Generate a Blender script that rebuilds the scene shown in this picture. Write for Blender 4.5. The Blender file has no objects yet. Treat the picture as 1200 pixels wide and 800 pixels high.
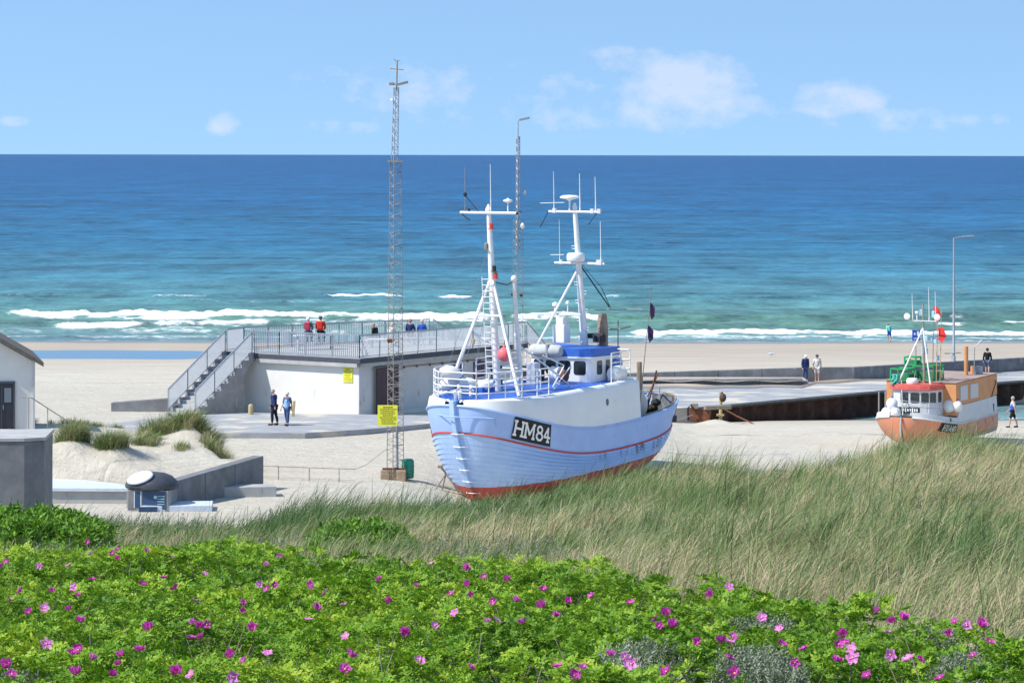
import bpy, bmesh, math, random
import numpy as np
from mathutils import Vector, Matrix, Euler

random.seed(7); RNG = np.random.default_rng(11)
SC = bpy.context.scene
COL = SC.collection
F = 3400.0            # focal length in photo pixels (1200 wide)
CAMZ = 16.0           # eye height above the sea
HOR = 181.0

# ------------------------------------------------------------------ camera
cam_d = bpy.data.cameras.new("camera"); cam = bpy.data.objects.new("camera", cam_d); COL.objects.link(cam)
cam_d.sensor_width = 36.0; cam_d.lens = F / 1200.0 * 36.0
cam_d.shift_y = -(400.0 - HOR) / 1200.0
cam_d.clip_start = 0.5; cam_d.clip_end = 120000.0
cam.matrix_world = Matrix.Translation((0, 0, CAMZ)) @ Euler((math.radians(90), 0, 0)).to_matrix().to_4x4() @ Matrix.Rotation(math.radians(0.10), 4, 'Z')
SC.camera = cam

# ------------------------------------------------------------------ light
SUN_H = Vector((-0.93, -0.37)).normalized(); ELEV = math.radians(50)
sun_dir = Vector((SUN_H.x * math.cos(ELEV), SUN_H.y * math.cos(ELEV), math.sin(ELEV)))
sd = bpy.data.lights.new("sun", 'SUN'); sd.energy = 4.7; sd.angle = math.radians(0.53); sd.color = (1.0, 0.955, 0.89)
so = bpy.data.objects.new("sun", sd); COL.objects.link(so)
so.rotation_euler = (-sun_dir).to_track_quat('-Z', 'Y').to_euler(); so.location = (0, 0, 60)
SC.view_settings.view_transform = 'Standard'; SC.view_settings.look = 'None'
SC.view_settings.exposure = 0.26; SC.view_settings.gamma = 1.0; SC.view_settings.use_curve_mapping = False

W = bpy.data.worlds.new("World"); SC.world = W; W.use_nodes = True
nt = W.node_tree; nt.nodes.clear()
def wn(t, **k):
    n = nt.nodes.new(t)
    for a, b in k.items(): setattr(n, a, b)
    return n
wout = wn('ShaderNodeOutputWorld'); bg = wn('ShaderNodeBackground'); bg.inputs[1].default_value = 0.135
sky = wn('ShaderNodeTexSky'); sky.sky_type = 'NISHITA'; sky.sun_disc = False
sky.sun_elevation = ELEV; sky.sun_rotation = math.atan2(SUN_H.x, SUN_H.y)
sky.air_density = 1.0; sky.dust_density = 0.0; sky.ozone_density = 4.0; sky.altitude = 0
nt.links.new(bg.outputs[0], wout.inputs[0])
def wm(op, a, b=None, c=None, clamp=False):
    n = wn('ShaderNodeMath'); n.operation = op; n.use_clamp = clamp
    for i, v in enumerate((a, b, c)):
        if v is None: continue
        if isinstance(v, (int, float)): n.inputs[i].default_value = v
        else: nt.links.new(v, n.inputs[i])
    return n.outputs[0]
tc = wn('ShaderNodeTexCoord'); sep = wn('ShaderNodeSeparateXYZ'); nt.links.new(tc.outputs['Generated'], sep.inputs[0])
yy = wm('MAXIMUM', sep.outputs[1], 0.02)
az = wm('DIVIDE', sep.outputs[0], yy); el = wm('DIVIDE', sep.outputs[2], yy)     # tangents of bearing and elevation over the sea
comb = wn('ShaderNodeCombineXYZ'); nt.links.new(az, comb.inputs[0]); nt.links.new(wm('MULTIPLY', el, 1.25), comb.inputs[1])
def wnoise(scale, detail, rough, off):
    n = wn('ShaderNodeTexNoise'); n.noise_dimensions = '3D'
    n.inputs['Scale'].default_value = scale; n.inputs['Detail'].default_value = detail; n.inputs['Roughness'].default_value = rough
    mp = wn('ShaderNodeMapping'); mp.inputs['Location'].default_value = (off, off * 1.7, off * .3)
    nt.links.new(comb.outputs[0], mp.inputs[0]); nt.links.new(mp.outputs[0], n.inputs['Vector'])
    return n.outputs[0]
n_big = wnoise(26, 9, .62, 3.1); n_fine = wnoise(85, 7, .6, 7.7)
def blob(px, py, sx, sy, amp):      # a cloud bank: bearing, elevation, spread
    a = wm('DIVIDE', wm('SUBTRACT', az, (px - 600) / F), sx / F)
    b = wm('DIVIDE', wm('SUBTRACT', el, (181 - py) / F), sy / F)
    r = wm('ADD', wm('MULTIPLY', a, a), wm('MULTIPLY', b, b))
    return wm('MULTIPLY', wm('EXPONENT', wm('MULTIPLY', wm('MULTIPLY', r, r), -.55)), amp)
acc = None
for B in [(800, 100, 78, 30, .95), (735, 66, 38, 11, .6), (860, 125, 60, 17, .8), (700, 134, 120, 15, .62), (975, 118, 52, 20, 1.1), (1060, 136, 50, 10, .55),
          (1155, 138, 30, 8, .6), (262, 146, 19, 12, .95), (490, 105, 80, 34, .50), (645, 112, 66, 26, .52), (380, 150, 70, 8, .45), (16, 143, 16, 6, .7), (540, 138, 30, 14, .5), (770, 134, 230, 20, .60), (1000, 142, 160, 13, .50), (830, 80, 40, 18, .7), (745, 75, 42, 14, .7), (590, 95, 60, 22, .40), (930, 128, 40, 14, .62), (400, 100, 60, 26, .38)]:
    v = blob(*B); acc = v if acc is None else wm('MAXIMUM', acc, v)
nz = wm('ADD', wm('MULTIPLY', wm('SUBTRACT', n_big, .5), 3.4), wm('MULTIPLY', wm('SUBTRACT', n_fine, .5), 2.6))
dens = wm('MULTIPLY', wm('ADD', wm('SUBTRACT', acc, .37), wm('MULTIPLY', nz, .8)), 1.15, clamp=True)
dens = wm('MULTIPLY', dens, wm('MULTIPLY', acc, 3.0, clamp=True))
dens = wm('MULTIPLY', dens, .46)
rgbm = wn('ShaderNodeMix'); rgbm.data_type = 'RGBA'
nt.links.new(dens, rgbm.inputs[0])
tint = wn('ShaderNodeMix'); tint.data_type = 'RGBA'; tint.blend_type = 'MULTIPLY'; tint.inputs[0].default_value = 1.0
nt.links.new(sky.outputs[0], tint.inputs[6]); tint.inputs[7].default_value = (1.93, 1.90, 1.62, 1)
SKY_TINT = tint
# the clear marine air of the photograph: look the sky up a little higher, so the band over the sea is blue, not yellow
svc = wn('ShaderNodeVectorMath'); svc.operation = 'MULTIPLY_ADD'; svc.inputs[1].default_value = (1, 1, 1.8); svc.inputs[2].default_value = (0, 0, .37)
nt.links.new(tc.outputs['Generated'], svc.inputs[0])
svn = wn('ShaderNodeVectorMath'); svn.operation = 'NORMALIZE'; nt.links.new(svc.outputs[0], svn.inputs[0]); nt.links.new(svn.outputs[0], sky.inputs[0])
nt.links.new(tint.outputs[2], rgbm.inputs[6]); rgbm.inputs[7].default_value = (5.6, 5.7, 6.4, 1)
nt.links.new(rgbm.outputs[2], bg.inputs[0])
W.cycles.sampling_method = 'AUTOMATIC'

# ------------------------------------------------------------------ placing helpers
def G(px, py, z):      # point on the level z seen at a photo pixel
    D = F * (CAMZ - z) / (py - HOR)
    return Vector(((px - 600) / F * D, D, z))
def sstep(a, b, x):
    t = np.clip((x - a) / (b - a), 0, 1); return t * t * (3 - 2 * t)

# value noise
_perm = RNG.random((256, 256))
def vnoise(x, y):
    xi = np.floor(x).astype(int); yi = np.floor(y).astype(int); fx = x - xi; fy = y - yi
    fx = fx * fx * (3 - 2 * fx); fy = fy * fy * (3 - 2 * fy)
    g = lambda i, j: _perm[i & 255, j & 255]
    return (g(xi, yi) * (1 - fx) + g(xi + 1, yi) * fx) * (1 - fy) + (g(xi, yi + 1) * (1 - fx) + g(xi + 1, yi + 1) * fx) * fy
def fbm(x, y, o=4, seed=0.0):
    s = 0; a = .5; t = 0
    for k in range(o):
        s = s + a * vnoise(x * 2 ** k + seed + 17.3 * k, y * 2 ** k + seed * 1.3 + 5.1 * k); t += a; a *= .5
    return s / t - .5

# ------------------------------------------------------------------ materials
def mat(name, color, rough=.6, spec=.4, metal=0, noise=None, bump=None, emit=None, wear=None, alpha=None):
    """noise=(scale, amount) shades the colour; bump=(scale, distance); wear=(scale, threshold, colour)"""
    m = bpy.data.materials.new(name); m.use_nodes = True; t = m.node_tree; n = t.nodes; b = n['Principled BSDF']
    b.inputs['Base Color'].default_value = (*color, 1); b.inputs['Roughness'].default_value = rough
    b.inputs['Specular IOR Level'].default_value = spec; b.inputs['Metallic'].default_value = metal
    co = n.new('ShaderNodeTexCoord'); src = None
    def tex(s, det=5, sc=(1, 1, 1)):
        mp = n.new('ShaderNodeMapping'); mp.inputs['Scale'].default_value = sc
        t.links.new(co.outputs['Object'], mp.inputs[0])
        x = n.new('ShaderNodeTexNoise'); x.inputs['Scale'].default_value = s; x.inputs['Detail'].default_value = det; x.inputs['Roughness'].default_value = .62
        t.links.new(mp.outputs[0], x.inputs['Vector']); return x.outputs[0]
    if noise:
        r = n.new('ShaderNodeValToRGB'); a = noise[1]
        r.color_ramp.elements[0].position = .3; r.color_ramp.elements[1].position = .7
        r.color_ramp.elements[0].color = (*[max(0, c * (1 - a)) for c in color], 1)
        r.color_ramp.elements[1].color = (*[min(1, c * (1 + a * .7)) for c in color], 1)
        t.links.new(tex(noise[0], 7), r.inputs[0]); src = r.outputs[0]
    if wear:
        mx = n.new('ShaderNodeMix'); mx.data_type = 'RGBA'
        rr = n.new('ShaderNodeValToRGB'); rr.color_ramp.elements[0].position = wear[1]; rr.color_ramp.elements[1].position = min(1, wear[1] + .08)
        sc = wear[3] if len(wear) > 3 else (1, 1, 1)
        t.links.new(tex(wear[0], 6, sc), rr.inputs[0]); t.links.new(rr.outputs[0], mx.inputs[0])
        if src: t.links.new(src, mx.inputs[6])
        else: mx.inputs[6].default_value = (*color, 1)
        mx.inputs[7].default_value = (*wear[2], 1); src = mx.outputs[2]
    if src: t.links.new(src, b.inputs['Base Color'])
    if bump:
        bp = n.new('ShaderNodeBump'); bp.inputs['Distance'].default_value = bump[1]; bp.inputs['Strength'].default_value = .8
        t.links.new(tex(bump[0], 6), bp.inputs['Height']); t.links.new(bp.outputs[0], b.inputs['Normal'])
    return m
M = {}
M['white'] = mat('white_paint', (.80, .80, .79), .42, .5, noise=(1.3, .06), wear=(7, .66, (.52, .47, .40)))
M['white_side'] = mat('white_shelter_paint', (.80, .80, .80), .45, .4, noise=(.9, .05), wear=(2.2, .70, (.62, .60, .57), (1.5, 1.5, .35)))
M['tube_white'] = mat('white_tube', (.78, .78, .77), .4, .5, noise=(4, .12), wear=(9, .68, (.34, .2, .12)))
M['deck_blue'] = mat('deck_blue', (.035, .13, .50), .5, .4, noise=(2, .3), wear=(5, .63, (.32, .36, .42)))
M['trim_blue'] = mat('trim_blue', (.04, .14, .52), .45, .4, noise=(3, .15))
M['bul_blue'] = mat('bulwark_blue', (.37, .52, .84), .5, .35, noise=(1.2, .08), wear=(5, .64, (.30, .38, .55), (1, 1, .3)))
M['stripe_red'] = mat('stripe_red', (.55, .07, .05), .5, .3)
M['glass'] = mat('window_glass', (.02, .03, .035), .06, .8)
M['black'] = mat('black_plate', (.012, .015, .022), .5, .3)
M['dark'] = mat('dark_gear', (.035, .035, .04), .7, .3, noise=(6, .5))
M['galv'] = mat('galvanised_steel', (.33, .36, .40), .5, .4, metal=.35, noise=(8, .2))
M['galv_old'] = mat('old_lattice_steel', (.30, .28, .25), .6, .3, metal=.2, noise=(5, .3), wear=(6, .6, (.25, .13, .07)))
M['funnel'] = mat('funnel_brown', (.30, .235, .18), .7, .25, noise=(2.5, .35), wear=(4, .62, (.12, .08, .06)))
M['orange_buoy'] = mat('pink_buoy', (.85, .16, .17), .5, .4, noise=(6, .15))
M['fender'] = mat('white_fender', (.78, .77, .74), .55, .3, noise=(5, .1))
M['canvas'] = mat('grey_canvas', (.5, .51, .5), .8, .2, noise=(5, .15))
M['rope_green'] = mat('green_rope', (.1, .42, .33), .85, .1, noise=(20, .4))
M['wood_grey'] = mat('weathered_wood', (.30, .25, .19), .85, .15, noise=(7, .35), bump=(25, .01))
M['wood_pale'] = mat('pale_wood', (.52, .40, .22), .85, .15, noise=(7, .25))
M['rust'] = mat('rusty_steel', (.17, .07, .04), .85, .2, noise=(5, .4))
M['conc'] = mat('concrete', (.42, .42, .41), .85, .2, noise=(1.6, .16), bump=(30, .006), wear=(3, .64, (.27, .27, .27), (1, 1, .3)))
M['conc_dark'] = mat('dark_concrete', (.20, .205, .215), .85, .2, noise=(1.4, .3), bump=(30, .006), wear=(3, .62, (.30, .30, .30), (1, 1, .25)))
M['conc_side'] = mat('stair_concrete', (.30, .30, .31), .85, .2, noise=(1.5, .22), bump=(30, .006), wear=(4, .6, (.38, .38, .38), (1, 1, .2)))
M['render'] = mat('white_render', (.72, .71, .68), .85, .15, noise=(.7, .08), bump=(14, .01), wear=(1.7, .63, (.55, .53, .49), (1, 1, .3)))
M['render_shaded_old'] = mat('shaded_worn_render', (.60, .60, .60), .85, .15, noise=(.6, .12), bump=(14, .01), wear=(1.7, .60, (.43, .42, .41), (1, 1, .4)))  # greyer render: unlit-side shade put into the colour, plus wear streaks
M['fascia'] = mat('dark_fascia', (.07, .08, .10), .6, .3, noise=(4, .2))
M['door_br'] = mat('purple_brown_door', (.085, .05, .06), .55, .3, noise=(3, .15))
M['door_dk'] = mat('dark_blue_door', (.035, .04, .055), .45, .4, noise=(3, .15))
M['roof_grey'] = mat('grey_roof', (.16, .145, .125), .8, .2, noise=(5, .3), bump=(20, .01))
M['sign_y'] = mat('yellow_sign', (.78, .76, .06), .5, .4, noise=(3, .08))
M['ink'] = mat('sign_ink', (.25, .23, .03), .6, .2)
M['orange'] = mat('orange_hull', (.70, .25, .14), .5, .35, noise=(2, .12), wear=(6, .68, (.45, .2, .12)))
M['orange_box'] = mat('orange_shelter', (.60, .28, .12), .55, .35, noise=(1.5, .12), wear=(5, .70, (.33, .16, .08)))
M['roof_pink'] = mat('faded_roof', (.36, .27, .235), .8, .2, noise=(2, .2))
M['red_band'] = mat('faded_red', (.62, .12, .10), .55, .3, noise=(4, .15))
M['grey_white'] = mat('grey_white_paint', (.62, .63, .64), .55, .3, noise=(2, .1), wear=(5, .66, (.4, .32, .25), (1, 1, .4)))
M['pane_grey'] = mat('grey_panel', (.5, .5, .53), .3, .5)
M['green'] = mat('green_crate', (.03, .36, .12), .5, .4, noise=(6, .2))
M['teal'] = mat('green_barrel', (.03, .25, .16), .45, .4, noise=(5, .2))
M['bin_dark'] = mat('dark_bin_plastic', (.055, .06, .075), .45, .4, noise=(6, .2))
M['bin_lid'] = mat('pale_lid', (.55, .60, .66), .4, .5, noise=(6, .08))
M['bin_blue'] = mat('blue_panel', (.03, .07, .15), .4, .4)
M['pale_blue'] = mat('pale_blue_slab', (.55, .60, .68), .7, .3, noise=(5, .1))
M['flag_red'] = mat('red_flag', (.75, .06, .05), .8, .1)
M['flag_dark'] = mat('dark_flag', (.05, .03, .08), .8, .1)
M['sky_blue'] = mat('pale_blue_gear', (.35, .6, .78), .6, .3)
M['sign_b'] = mat('blue_sign', (.02, .08, .42), .4, .4)
M['skin'] = mat('skin', (.55, .30, .22), .6, .3)
def cloth(name, c): 
    if name not in M: M[name] = mat(name, c, .85, .15, noise=(9, .18))
    return M[name]

# ------------------------------------------------------------------ object helpers
def link(name, me, m=None, parent=None):
    o = bpy.data.objects.new(name, me); COL.objects.link(o)
    if m is not None:
        for q in (m if isinstance(m, (list, tuple)) else [m]): me.materials.append(q)
    if parent is not None: o.parent = parent
    return o
def tag(o, label=None, cat=None, group=None, kind=None):
    if label: o['label'] = label
    if cat: o['category'] = cat
    if group: o['group'] = group
    if kind: o['kind'] = kind
    return o
def thing(name, label, cat, loc=(0, 0, 0), rz=0.0, group=None):
    o = bpy.data.objects.new(name, None); COL.objects.link(o); o.location = loc; o.rotation_euler = (0, 0, rz)
    o.empty_display_size = .3
    return tag(o, label, cat, group)
def copy_tree(o, parent=None):
    c = o.copy(); COL.objects.link(c)
    if parent is not None: c.parent = parent
    for ch in list(o.children): copy_tree(ch, c)
    return c
class MB:
    def __init__(s): s.v = []; s.f = []; s.mi = []; s.cur = 0
    def add(s, vs, fs):
        b = len(s.v); s.v += [tuple(v) for v in vs]
        for f in fs: s.f.append([b + i for i in f]); s.mi.append(s.cur)
        return s
    def box(s, c, d, R=None):
        c = Vector(c); x, y, z = [k / 2 for k in d]
        P = [Vector((a * x, b * y, e * z)) for a in (-1, 1) for b in (-1, 1) for e in (-1, 1)]
        if R is not None: P = [R @ p for p in P]
        return s.add([c + p for p in P], [(0, 1, 3, 2), (4, 6, 7, 5), (0, 4, 5, 1), (2, 3, 7, 6), (0, 2, 6, 4), (1, 5, 7, 3)])
    def bar(s, a, b, w, h=None):       # square bar from a to b
        a = Vector(a); b = Vector(b); h = h or w; d = b - a; L = d.length
        if L < 1e-5: return s
        q = d.to_track_quat('X', 'Z').to_matrix()
        return s.box((a + b) / 2, (L, w, h), q)
    def tube(s, pts, r, n=8, caps=True):
        pts = [Vector(p) for p in pts]; k = len(pts); rr = r if isinstance(r, (list, tuple)) else [r] * k
        vs = []; fs = []
        up = None
        for i, p in enumerate(pts):
            d = (pts[min(i + 1, k - 1)] - pts[max(i - 1, 0)]).normalized()
            if up is None: up = Vector((0, 0, 1)) if abs(d.z) < .9 else Vector((1, 0, 0))
            a = d.cross(up).normalized(); b2 = a.cross(d).normalized(); up = b2 if abs(b2.dot(up)) > .1 else up
            for j in range(n):
                t = 2 * math.pi * j / n; vs.append(p + rr[i] * (math.cos(t) * a + math.sin(t) * b2))
        for i in range(k - 1):
            for j in range(n): fs.append((i * n + j, i * n + (j + 1) % n, (i + 1) * n + (j + 1) % n, (i + 1) * n + j))
        if caps: fs.append(tuple(range(n))[::-1]); fs.append(tuple((k - 1) * n + j for j in range(n)))
        return s.add(vs, fs)
    def lathe(s, c, prof, n=16, sx=1, sy=1, axis='Z', R=None):   # prof: (radius, height)
        c = Vector(c); vs = []; fs = []
        for r, h in prof:
            for j in range(n):
                t = 2 * math.pi * j / n; p = Vector((r * sx * math.cos(t), r * sy * math.sin(t), h))
                if axis == 'X': p = Vector((p.z, p.x, p.y))
                if axis == 'Y': p = Vector((p.x, p.z, p.y))
                if R is not None: p = R @ p
                vs.append(c + p)
        for i in range(len(prof) - 1):
            for j in range(n): fs.append((i * n + j, i * n + (j + 1) % n, (i + 1) * n + (j + 1) % n, (i + 1) * n + j))
        fs.append(tuple(range(n))[::-1]); fs.append(tuple((len(prof) - 1) * n + j for j in range(n)))
        return s.add(vs, fs)
    def ball(s, c, r, n=14, sz=1.0, R=None):
        m_ = 8; return s.lathe(c, [(max(.02 * r, r * math.sin(math.pi * i / m_)), -r * sz * math.cos(math.pi * i / m_)) for i in range(m_ + 1)], n, R=R)
    def prism(s, poly, z0, z1):        # vertical prism over a plan polygon
        n = len(poly); vs = [(p[0], p[1], z0) for p in poly] + [(p[0], p[1], z1) for p in poly]
        fs = [tuple(range(n))[::-1], tuple(range(n, 2 * n))] + [(i, (i + 1) % n, n + (i + 1) % n, n + i) for i in range(n)]
        return s.add(vs, fs)
    def build(s, name, m, parent=None, smooth=False, bevel=0):
        me = bpy.data.meshes.new(name); me.from_pydata(s.v, [], s.f); me.update()
        bm = bmesh.new(); bm.from_mesh(me); bmesh.ops.recalc_face_normals(bm, faces=bm.faces); bm.to_mesh(me); bm.free()
        if smooth: me.polygons.foreach_set('use_smooth', [True] * len(me.polygons))
        o = link(name, me, m, parent)
        if isinstance(m, (list, tuple)): me.polygons.foreach_set('material_index', s.mi)
        if bevel:
            bv = o.modifiers.new('bevel', 'BEVEL'); bv.width = bevel; bv.segments = 2; bv.limit_method = 'ANGLE'; bv.angle_limit = math.radians(40)
        if smooth:
            try:
                for e in me.edges: pass
                me.set_sharp_from_angle(angle=math.radians(45))
            except Exception: pass
        return o
def grid_mesh(name, X, Y, Z, m, attrs=None, smooth=True, kind=None, parent=None):
    R, C = X.shape; me = bpy.data.meshes.new(name)
    co = np.stack([X, Y, Z], -1).reshape(-1, 3).astype(np.float32)
    i = np.arange(R * C).reshape(R, C)
    q = np.stack([i[:-1, :-1], i[:-1, 1:], i[1:, 1:], i[1:, :-1]], -1).reshape(-1, 4)
    fill(me, co, q, None)
    if attrs:
        for k, v in attrs.items():
            a = me.attributes.new(k, 'FLOAT', 'POINT'); a.data.foreach_set('value', v.reshape(-1).astype(np.float32))
    if smooth: me.polygons.foreach_set('use_smooth', np.ones(len(q), dtype=bool))
    o = link(name, me, m, parent)
    if kind: o['kind'] = kind
    return o
def fill(me, co, quads, tris):
    nv = len(co); nq = 0 if quads is None else len(quads); nt_ = 0 if tris is None else len(tris)
    me.vertices.add(nv); me.vertices.foreach_set('co', np.ascontiguousarray(co, dtype=np.float32).reshape(-1))
    loops = np.concatenate([a.reshape(-1) for a in (quads, tris) if a is not None]).astype(np.int32)
    me.loops.add(len(loops)); me.loops.foreach_set('vertex_index', loops)
    st = np.concatenate([np.arange(nq) * 4, nq * 4 + np.arange(nt_) * 3]).astype(np.int32)
    me.polygons.add(nq + nt_); me.polygons.foreach_set('loop_start', st)
    try: me.polygons.foreach_set('loop_total', np.concatenate([np.full(nq, 4), np.full(nt_, 3)]).astype(np.int32))
    except Exception: pass
    me.update(calc_edges=True)

# ================================================================== terrain
_kx = [-700, 0, 100, 200, 280, 350, 450, 560, 650, 720, 800, 850, 900, 950, 1000, 1060, 1130, 1200, 1900]
_ky = [612, 612, 618, 622, 622, 606, 600, 596, 582, 570, 560, 554, 566, 558, 548, 534, 526, 536, 536]
_rx = [-700, 0, 200, 400, 500, 700, 850, 1000, 1200, 1900]
_ry = [640, 640, 640, 648, 650, 660, 693, 712, 737, 760]
def pxl(x, y): return np.clip(600 + F * x / np.maximum(y, 12), -700, 1900)
def rose_end(x, y):        # distance where the thicket ends on this bearing
    t = (np.interp(pxl(x, y), _rx, _ry) - HOR) / F
    return 1.63 / (t - .0806)
def rose_top(x, y):        # top of the foliage
    return 13.0 - .0806 * (y - 17) + .34 * fbm(x * .7, y * .7, 3, 4.0) + .22 * fbm(x * 2.1, y * 2.1, 2, 9.0)
WA = np.array([-13.3, 112.6]); WB = np.array([-10.4, 119.2])      # foot of the retaining wall
def H(x, y):
    x = np.asarray(x, float); y = np.asarray(y, float)
    p = pxl(x, y); re = rose_end(x, y)
    # beach
    z = np.interp(y, [60, 118, 150, 165, 190, 225, 250, 275, 320, 420], [2.2, 2.25, 2.4, 2.0, 1.0, .30, -.02, -.7, -2.0, -5])
    # lower harbour side to the right
    hr = sstep(1, 10.5, x)
    zr = np.interp(y, [60, 118, 144, 161, 170, 176, 183, 190], [2.2, 2.1, 1.3, .9, .42, -.05, -.8, -1.0])
    zr = np.where(x < 20, np.maximum(zr, .42 - .06 * (x - 11)), zr)
    near = 1 - sstep(184, 189, y)
    z = z * (1 - hr * near) + zr * hr * near
    # pool strip behind the beach, left
    z = z - .36 * np.exp(-((y - 228) / 4.6) ** 2) * (1 - sstep(-26, -22, x)) 
    z = z + .10 * np.exp(-((y - 241) / 5) ** 2)
    z = z + .10 * fbm(x * .09, y * .12, 4, 2.0) * sstep(75, 100, y)
    z = z - .92 * np.exp(-(((x - 1.8) / 5.2) ** 4 + ((y - 124.) / 9.) ** 4))      # hollow where the cutter lies
    # terrace with the house, left
    d = WB - WA; n = np.array([-d[1], d[0]]) / np.hypot(*d)
    sd_ = (x - WA[0]) * n[0] + (y - WA[1]) * n[1]         # >0 on the terrace side
    side = np.where(y > 119.3, sstep(-.3, 1.6, -10.6 - (y - 119.3) * .30 - x), sstep(-.25, .25, sd_))
    t = side * np.where(x < -13.25, sstep(114.7, 115.4, y - np.clip(-13.3 - x, 0, 12) * .42), sstep(111.0, 112.4, y)) * (1 - sstep(127, 139, y))
    z = z + t * (.75 + .55 * sstep(-12.5, -20, x) + .5 * sstep(112, 122, y) + .25 * fbm(x * .35, y * .35, 3, 6.))
    hum = .75 * np.exp(-(((x + 13.7) / 1.5) ** 2 + ((y - 125) / 3.2) ** 2)) + .45 * np.exp(-(((x + 17.9) / .9) ** 2 + ((y - 118.5) / 1.6) ** 2)) + .45 * np.exp(-(((x + 16.0) / .8) ** 2 + ((y - 118.6) / 1.5) ** 2))
    z = z + hum * (t > .2)
    # sand drifts along the pier
    z = z + .28 * np.exp(-(((x - 11.6) / .9) ** 2 + ((y - 165.0) / 1.0) ** 2))
    # foreground dune
    yc = np.interp(p, _kx, _ky); Dc = 60 + 12 * sstep(300, 1000, p)
    zc = CAMZ - (yc - HOR) / F * Dc
    zr0 = 13.0 - .0806 * (re - 17) - .75
    g = np.where(y < re, 13.0 - .0806 * (y - 17) - .75, zr0 + (zc - zr0) * (y - re) / (Dc - re))
    g = g + .45 * fbm(x * .22, y * .22, 4, 8.0) * sstep(re, re + 8, y) * (1 - .6 * sstep(Dc - 8, Dc, y))
    back = zc - .27 * (y - Dc) - .02 * np.clip(y - Dc, 0, 4) ** 2
    g = np.where(y < Dc, g, back)
    g = np.where(y < 12, 13.0 + .0806 * 5 - .75 + (12 - y) * .12, g)
    k = .6      # smooth max
    m = np.maximum(g, z); h = np.maximum(k - np.abs(g - z), 0) / k
    return np.where(y > 108, z, m + h * h * k * .25)
def Hs(x, y): return float(H(np.array([float(x)]), np.array([float(y)]))[0])

def lin(a, b, s): return np.arange(a, b, s)
ys = np.concatenate([[-60, -20, -5], lin(2, 60, .3), lin(60, 110, .4), lin(110, 130, .2), lin(130, 262, .5), lin(262, 421, 4)])
xs = np.concatenate([[-600, -400, -250, -160, -120, -100], lin(-85, -40, 1.0), lin(-40, -20, .4), lin(-20, -8, .2), lin(-8, 40, .4), lin(40, 85, 1.0), [85, 100, 120, 160, 250, 400, 600]])
X, Y = np.meshgrid(xs, ys); Z = H(X, Y)
ms = bpy.data.materials.new('sand'); ms.use_nodes = True
def nodes(m): return m.node_tree, m.node_tree.nodes, m.node_tree.links, m.node_tree.nodes['Principled BSDF']
def N(t, ty, **k):
    n = t.nodes.new(ty)
    for a, b in k.items(): setattr(n, a, b)
    return n
def noise_n(t, vec, scale, det=5, rough=.6, sc=(1, 1, 1)):
    mp = N(t, 'ShaderNodeMapping'); mp.inputs['Scale'].default_value = sc; t.links.new(vec, mp.inputs[0])
    x = N(t, 'ShaderNodeTexNoise'); x.inputs['Scale'].default_value = scale; x.inputs['Detail'].default_value = det; x.inputs['Roughness'].default_value = rough
    t.links.new(mp.outputs[0], x.inputs['Vector']); return x.outputs[0]
def mixc(t, f, a, b):
    m = N(t, 'ShaderNodeMix', data_type='RGBA')
    for i, v in ((0, f), (6, a), (7, b)):
        if isinstance(v, tuple): m.inputs[i].default_value = (*v, 1)
        elif isinstance(v, (int, float)): m.inputs[i].default_value = v
        else: t.links.new(v, m.inputs[i])
    return m.outputs[2]
def mth(t, op, a, b=None, clamp=False):
    n = N(t, 'ShaderNodeMath', operation=op, use_clamp=clamp)
    for i, v in enumerate((a, b)):
        if v is None: continue
        if isinstance(v, (int, float)): n.inputs[i].default_value = v
        else: t.links.new(v, n.inputs[i])
    return n.outputs[0]
def mrange(t, v, a, b, c=0., d=1.):
    n = N(t, 'ShaderNodeMapRange'); t.links.new(v, n.inputs[0])
    for i, q in enumerate((a, b, c, d)): n.inputs[1 + i].default_value = q
    return n.outputs[0]
t, nn, L, bs = nodes(ms)
co = N(t, 'ShaderNodeTexCoord').outputs['Object']; sp = N(t, 'ShaderNodeSeparateXYZ'); L.new(co, sp.inputs[0])
attr_v = N(t, 'ShaderNodeAttribute', attribute_name='veg').outputs['Fac']
n1 = noise_n(t, co, .12, 6, .6, (1, 2.5, 1)); n2 = noise_n(t, co, 1.6, 6, .65, (1, 1.6, 1)); n3 = noise_n(t, co, .5, 5, .6, (.25, 1.6, 1))
dry = mixc(t, mrange(t, n2, .35, .7), (.50, .455, .375), (.62, .575, .485))
dry = mixc(t, mrange(t, n1, .42, .62), dry, (.55, .49, .395))
# wetness follows height over the sea and old tide lines
wet = mth(t, 'ADD', mrange(t, sp.outputs[2], .95, .12), mth(t, 'MULTIPLY', mth(t, 'SUBTRACT', n3, .5), 1.3), clamp=True)
damp = mixc(t, wet, dry, (.40, .335, .265))
wetm = mrange(t, sp.outputs[2], .14, .02)
c2 = mixc(t, wetm, damp, (.20, .165, .13))
tidel = mth(t, 'MULTIPLY', mrange(t, mth(t, 'ABSOLUTE', mth(t, 'SUBTRACT', sp.outputs[2], 1.02)), .06, .0), mrange(t, noise_n(t, co, .9, 6, .7, (.35, 1.5, 1)), .52, .6))
c2 = mixc(t, mth(t, 'MULTIPLY', tidel, .75), c2, (.15, .12, .09))
soil = mixc(t, mrange(t, n2, .35, .65), (.16, .14, .08), (.34, .28, .19))
c3 = mixc(t, attr_v, c2, soil)
L.new(c3, bs.inputs['Base Color'])
L.new(mrange(t, wetm, 0, 1, .9, .18), bs.inputs['Roughness']); bs.inputs['Specular IOR Level'].default_value = .3
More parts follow.
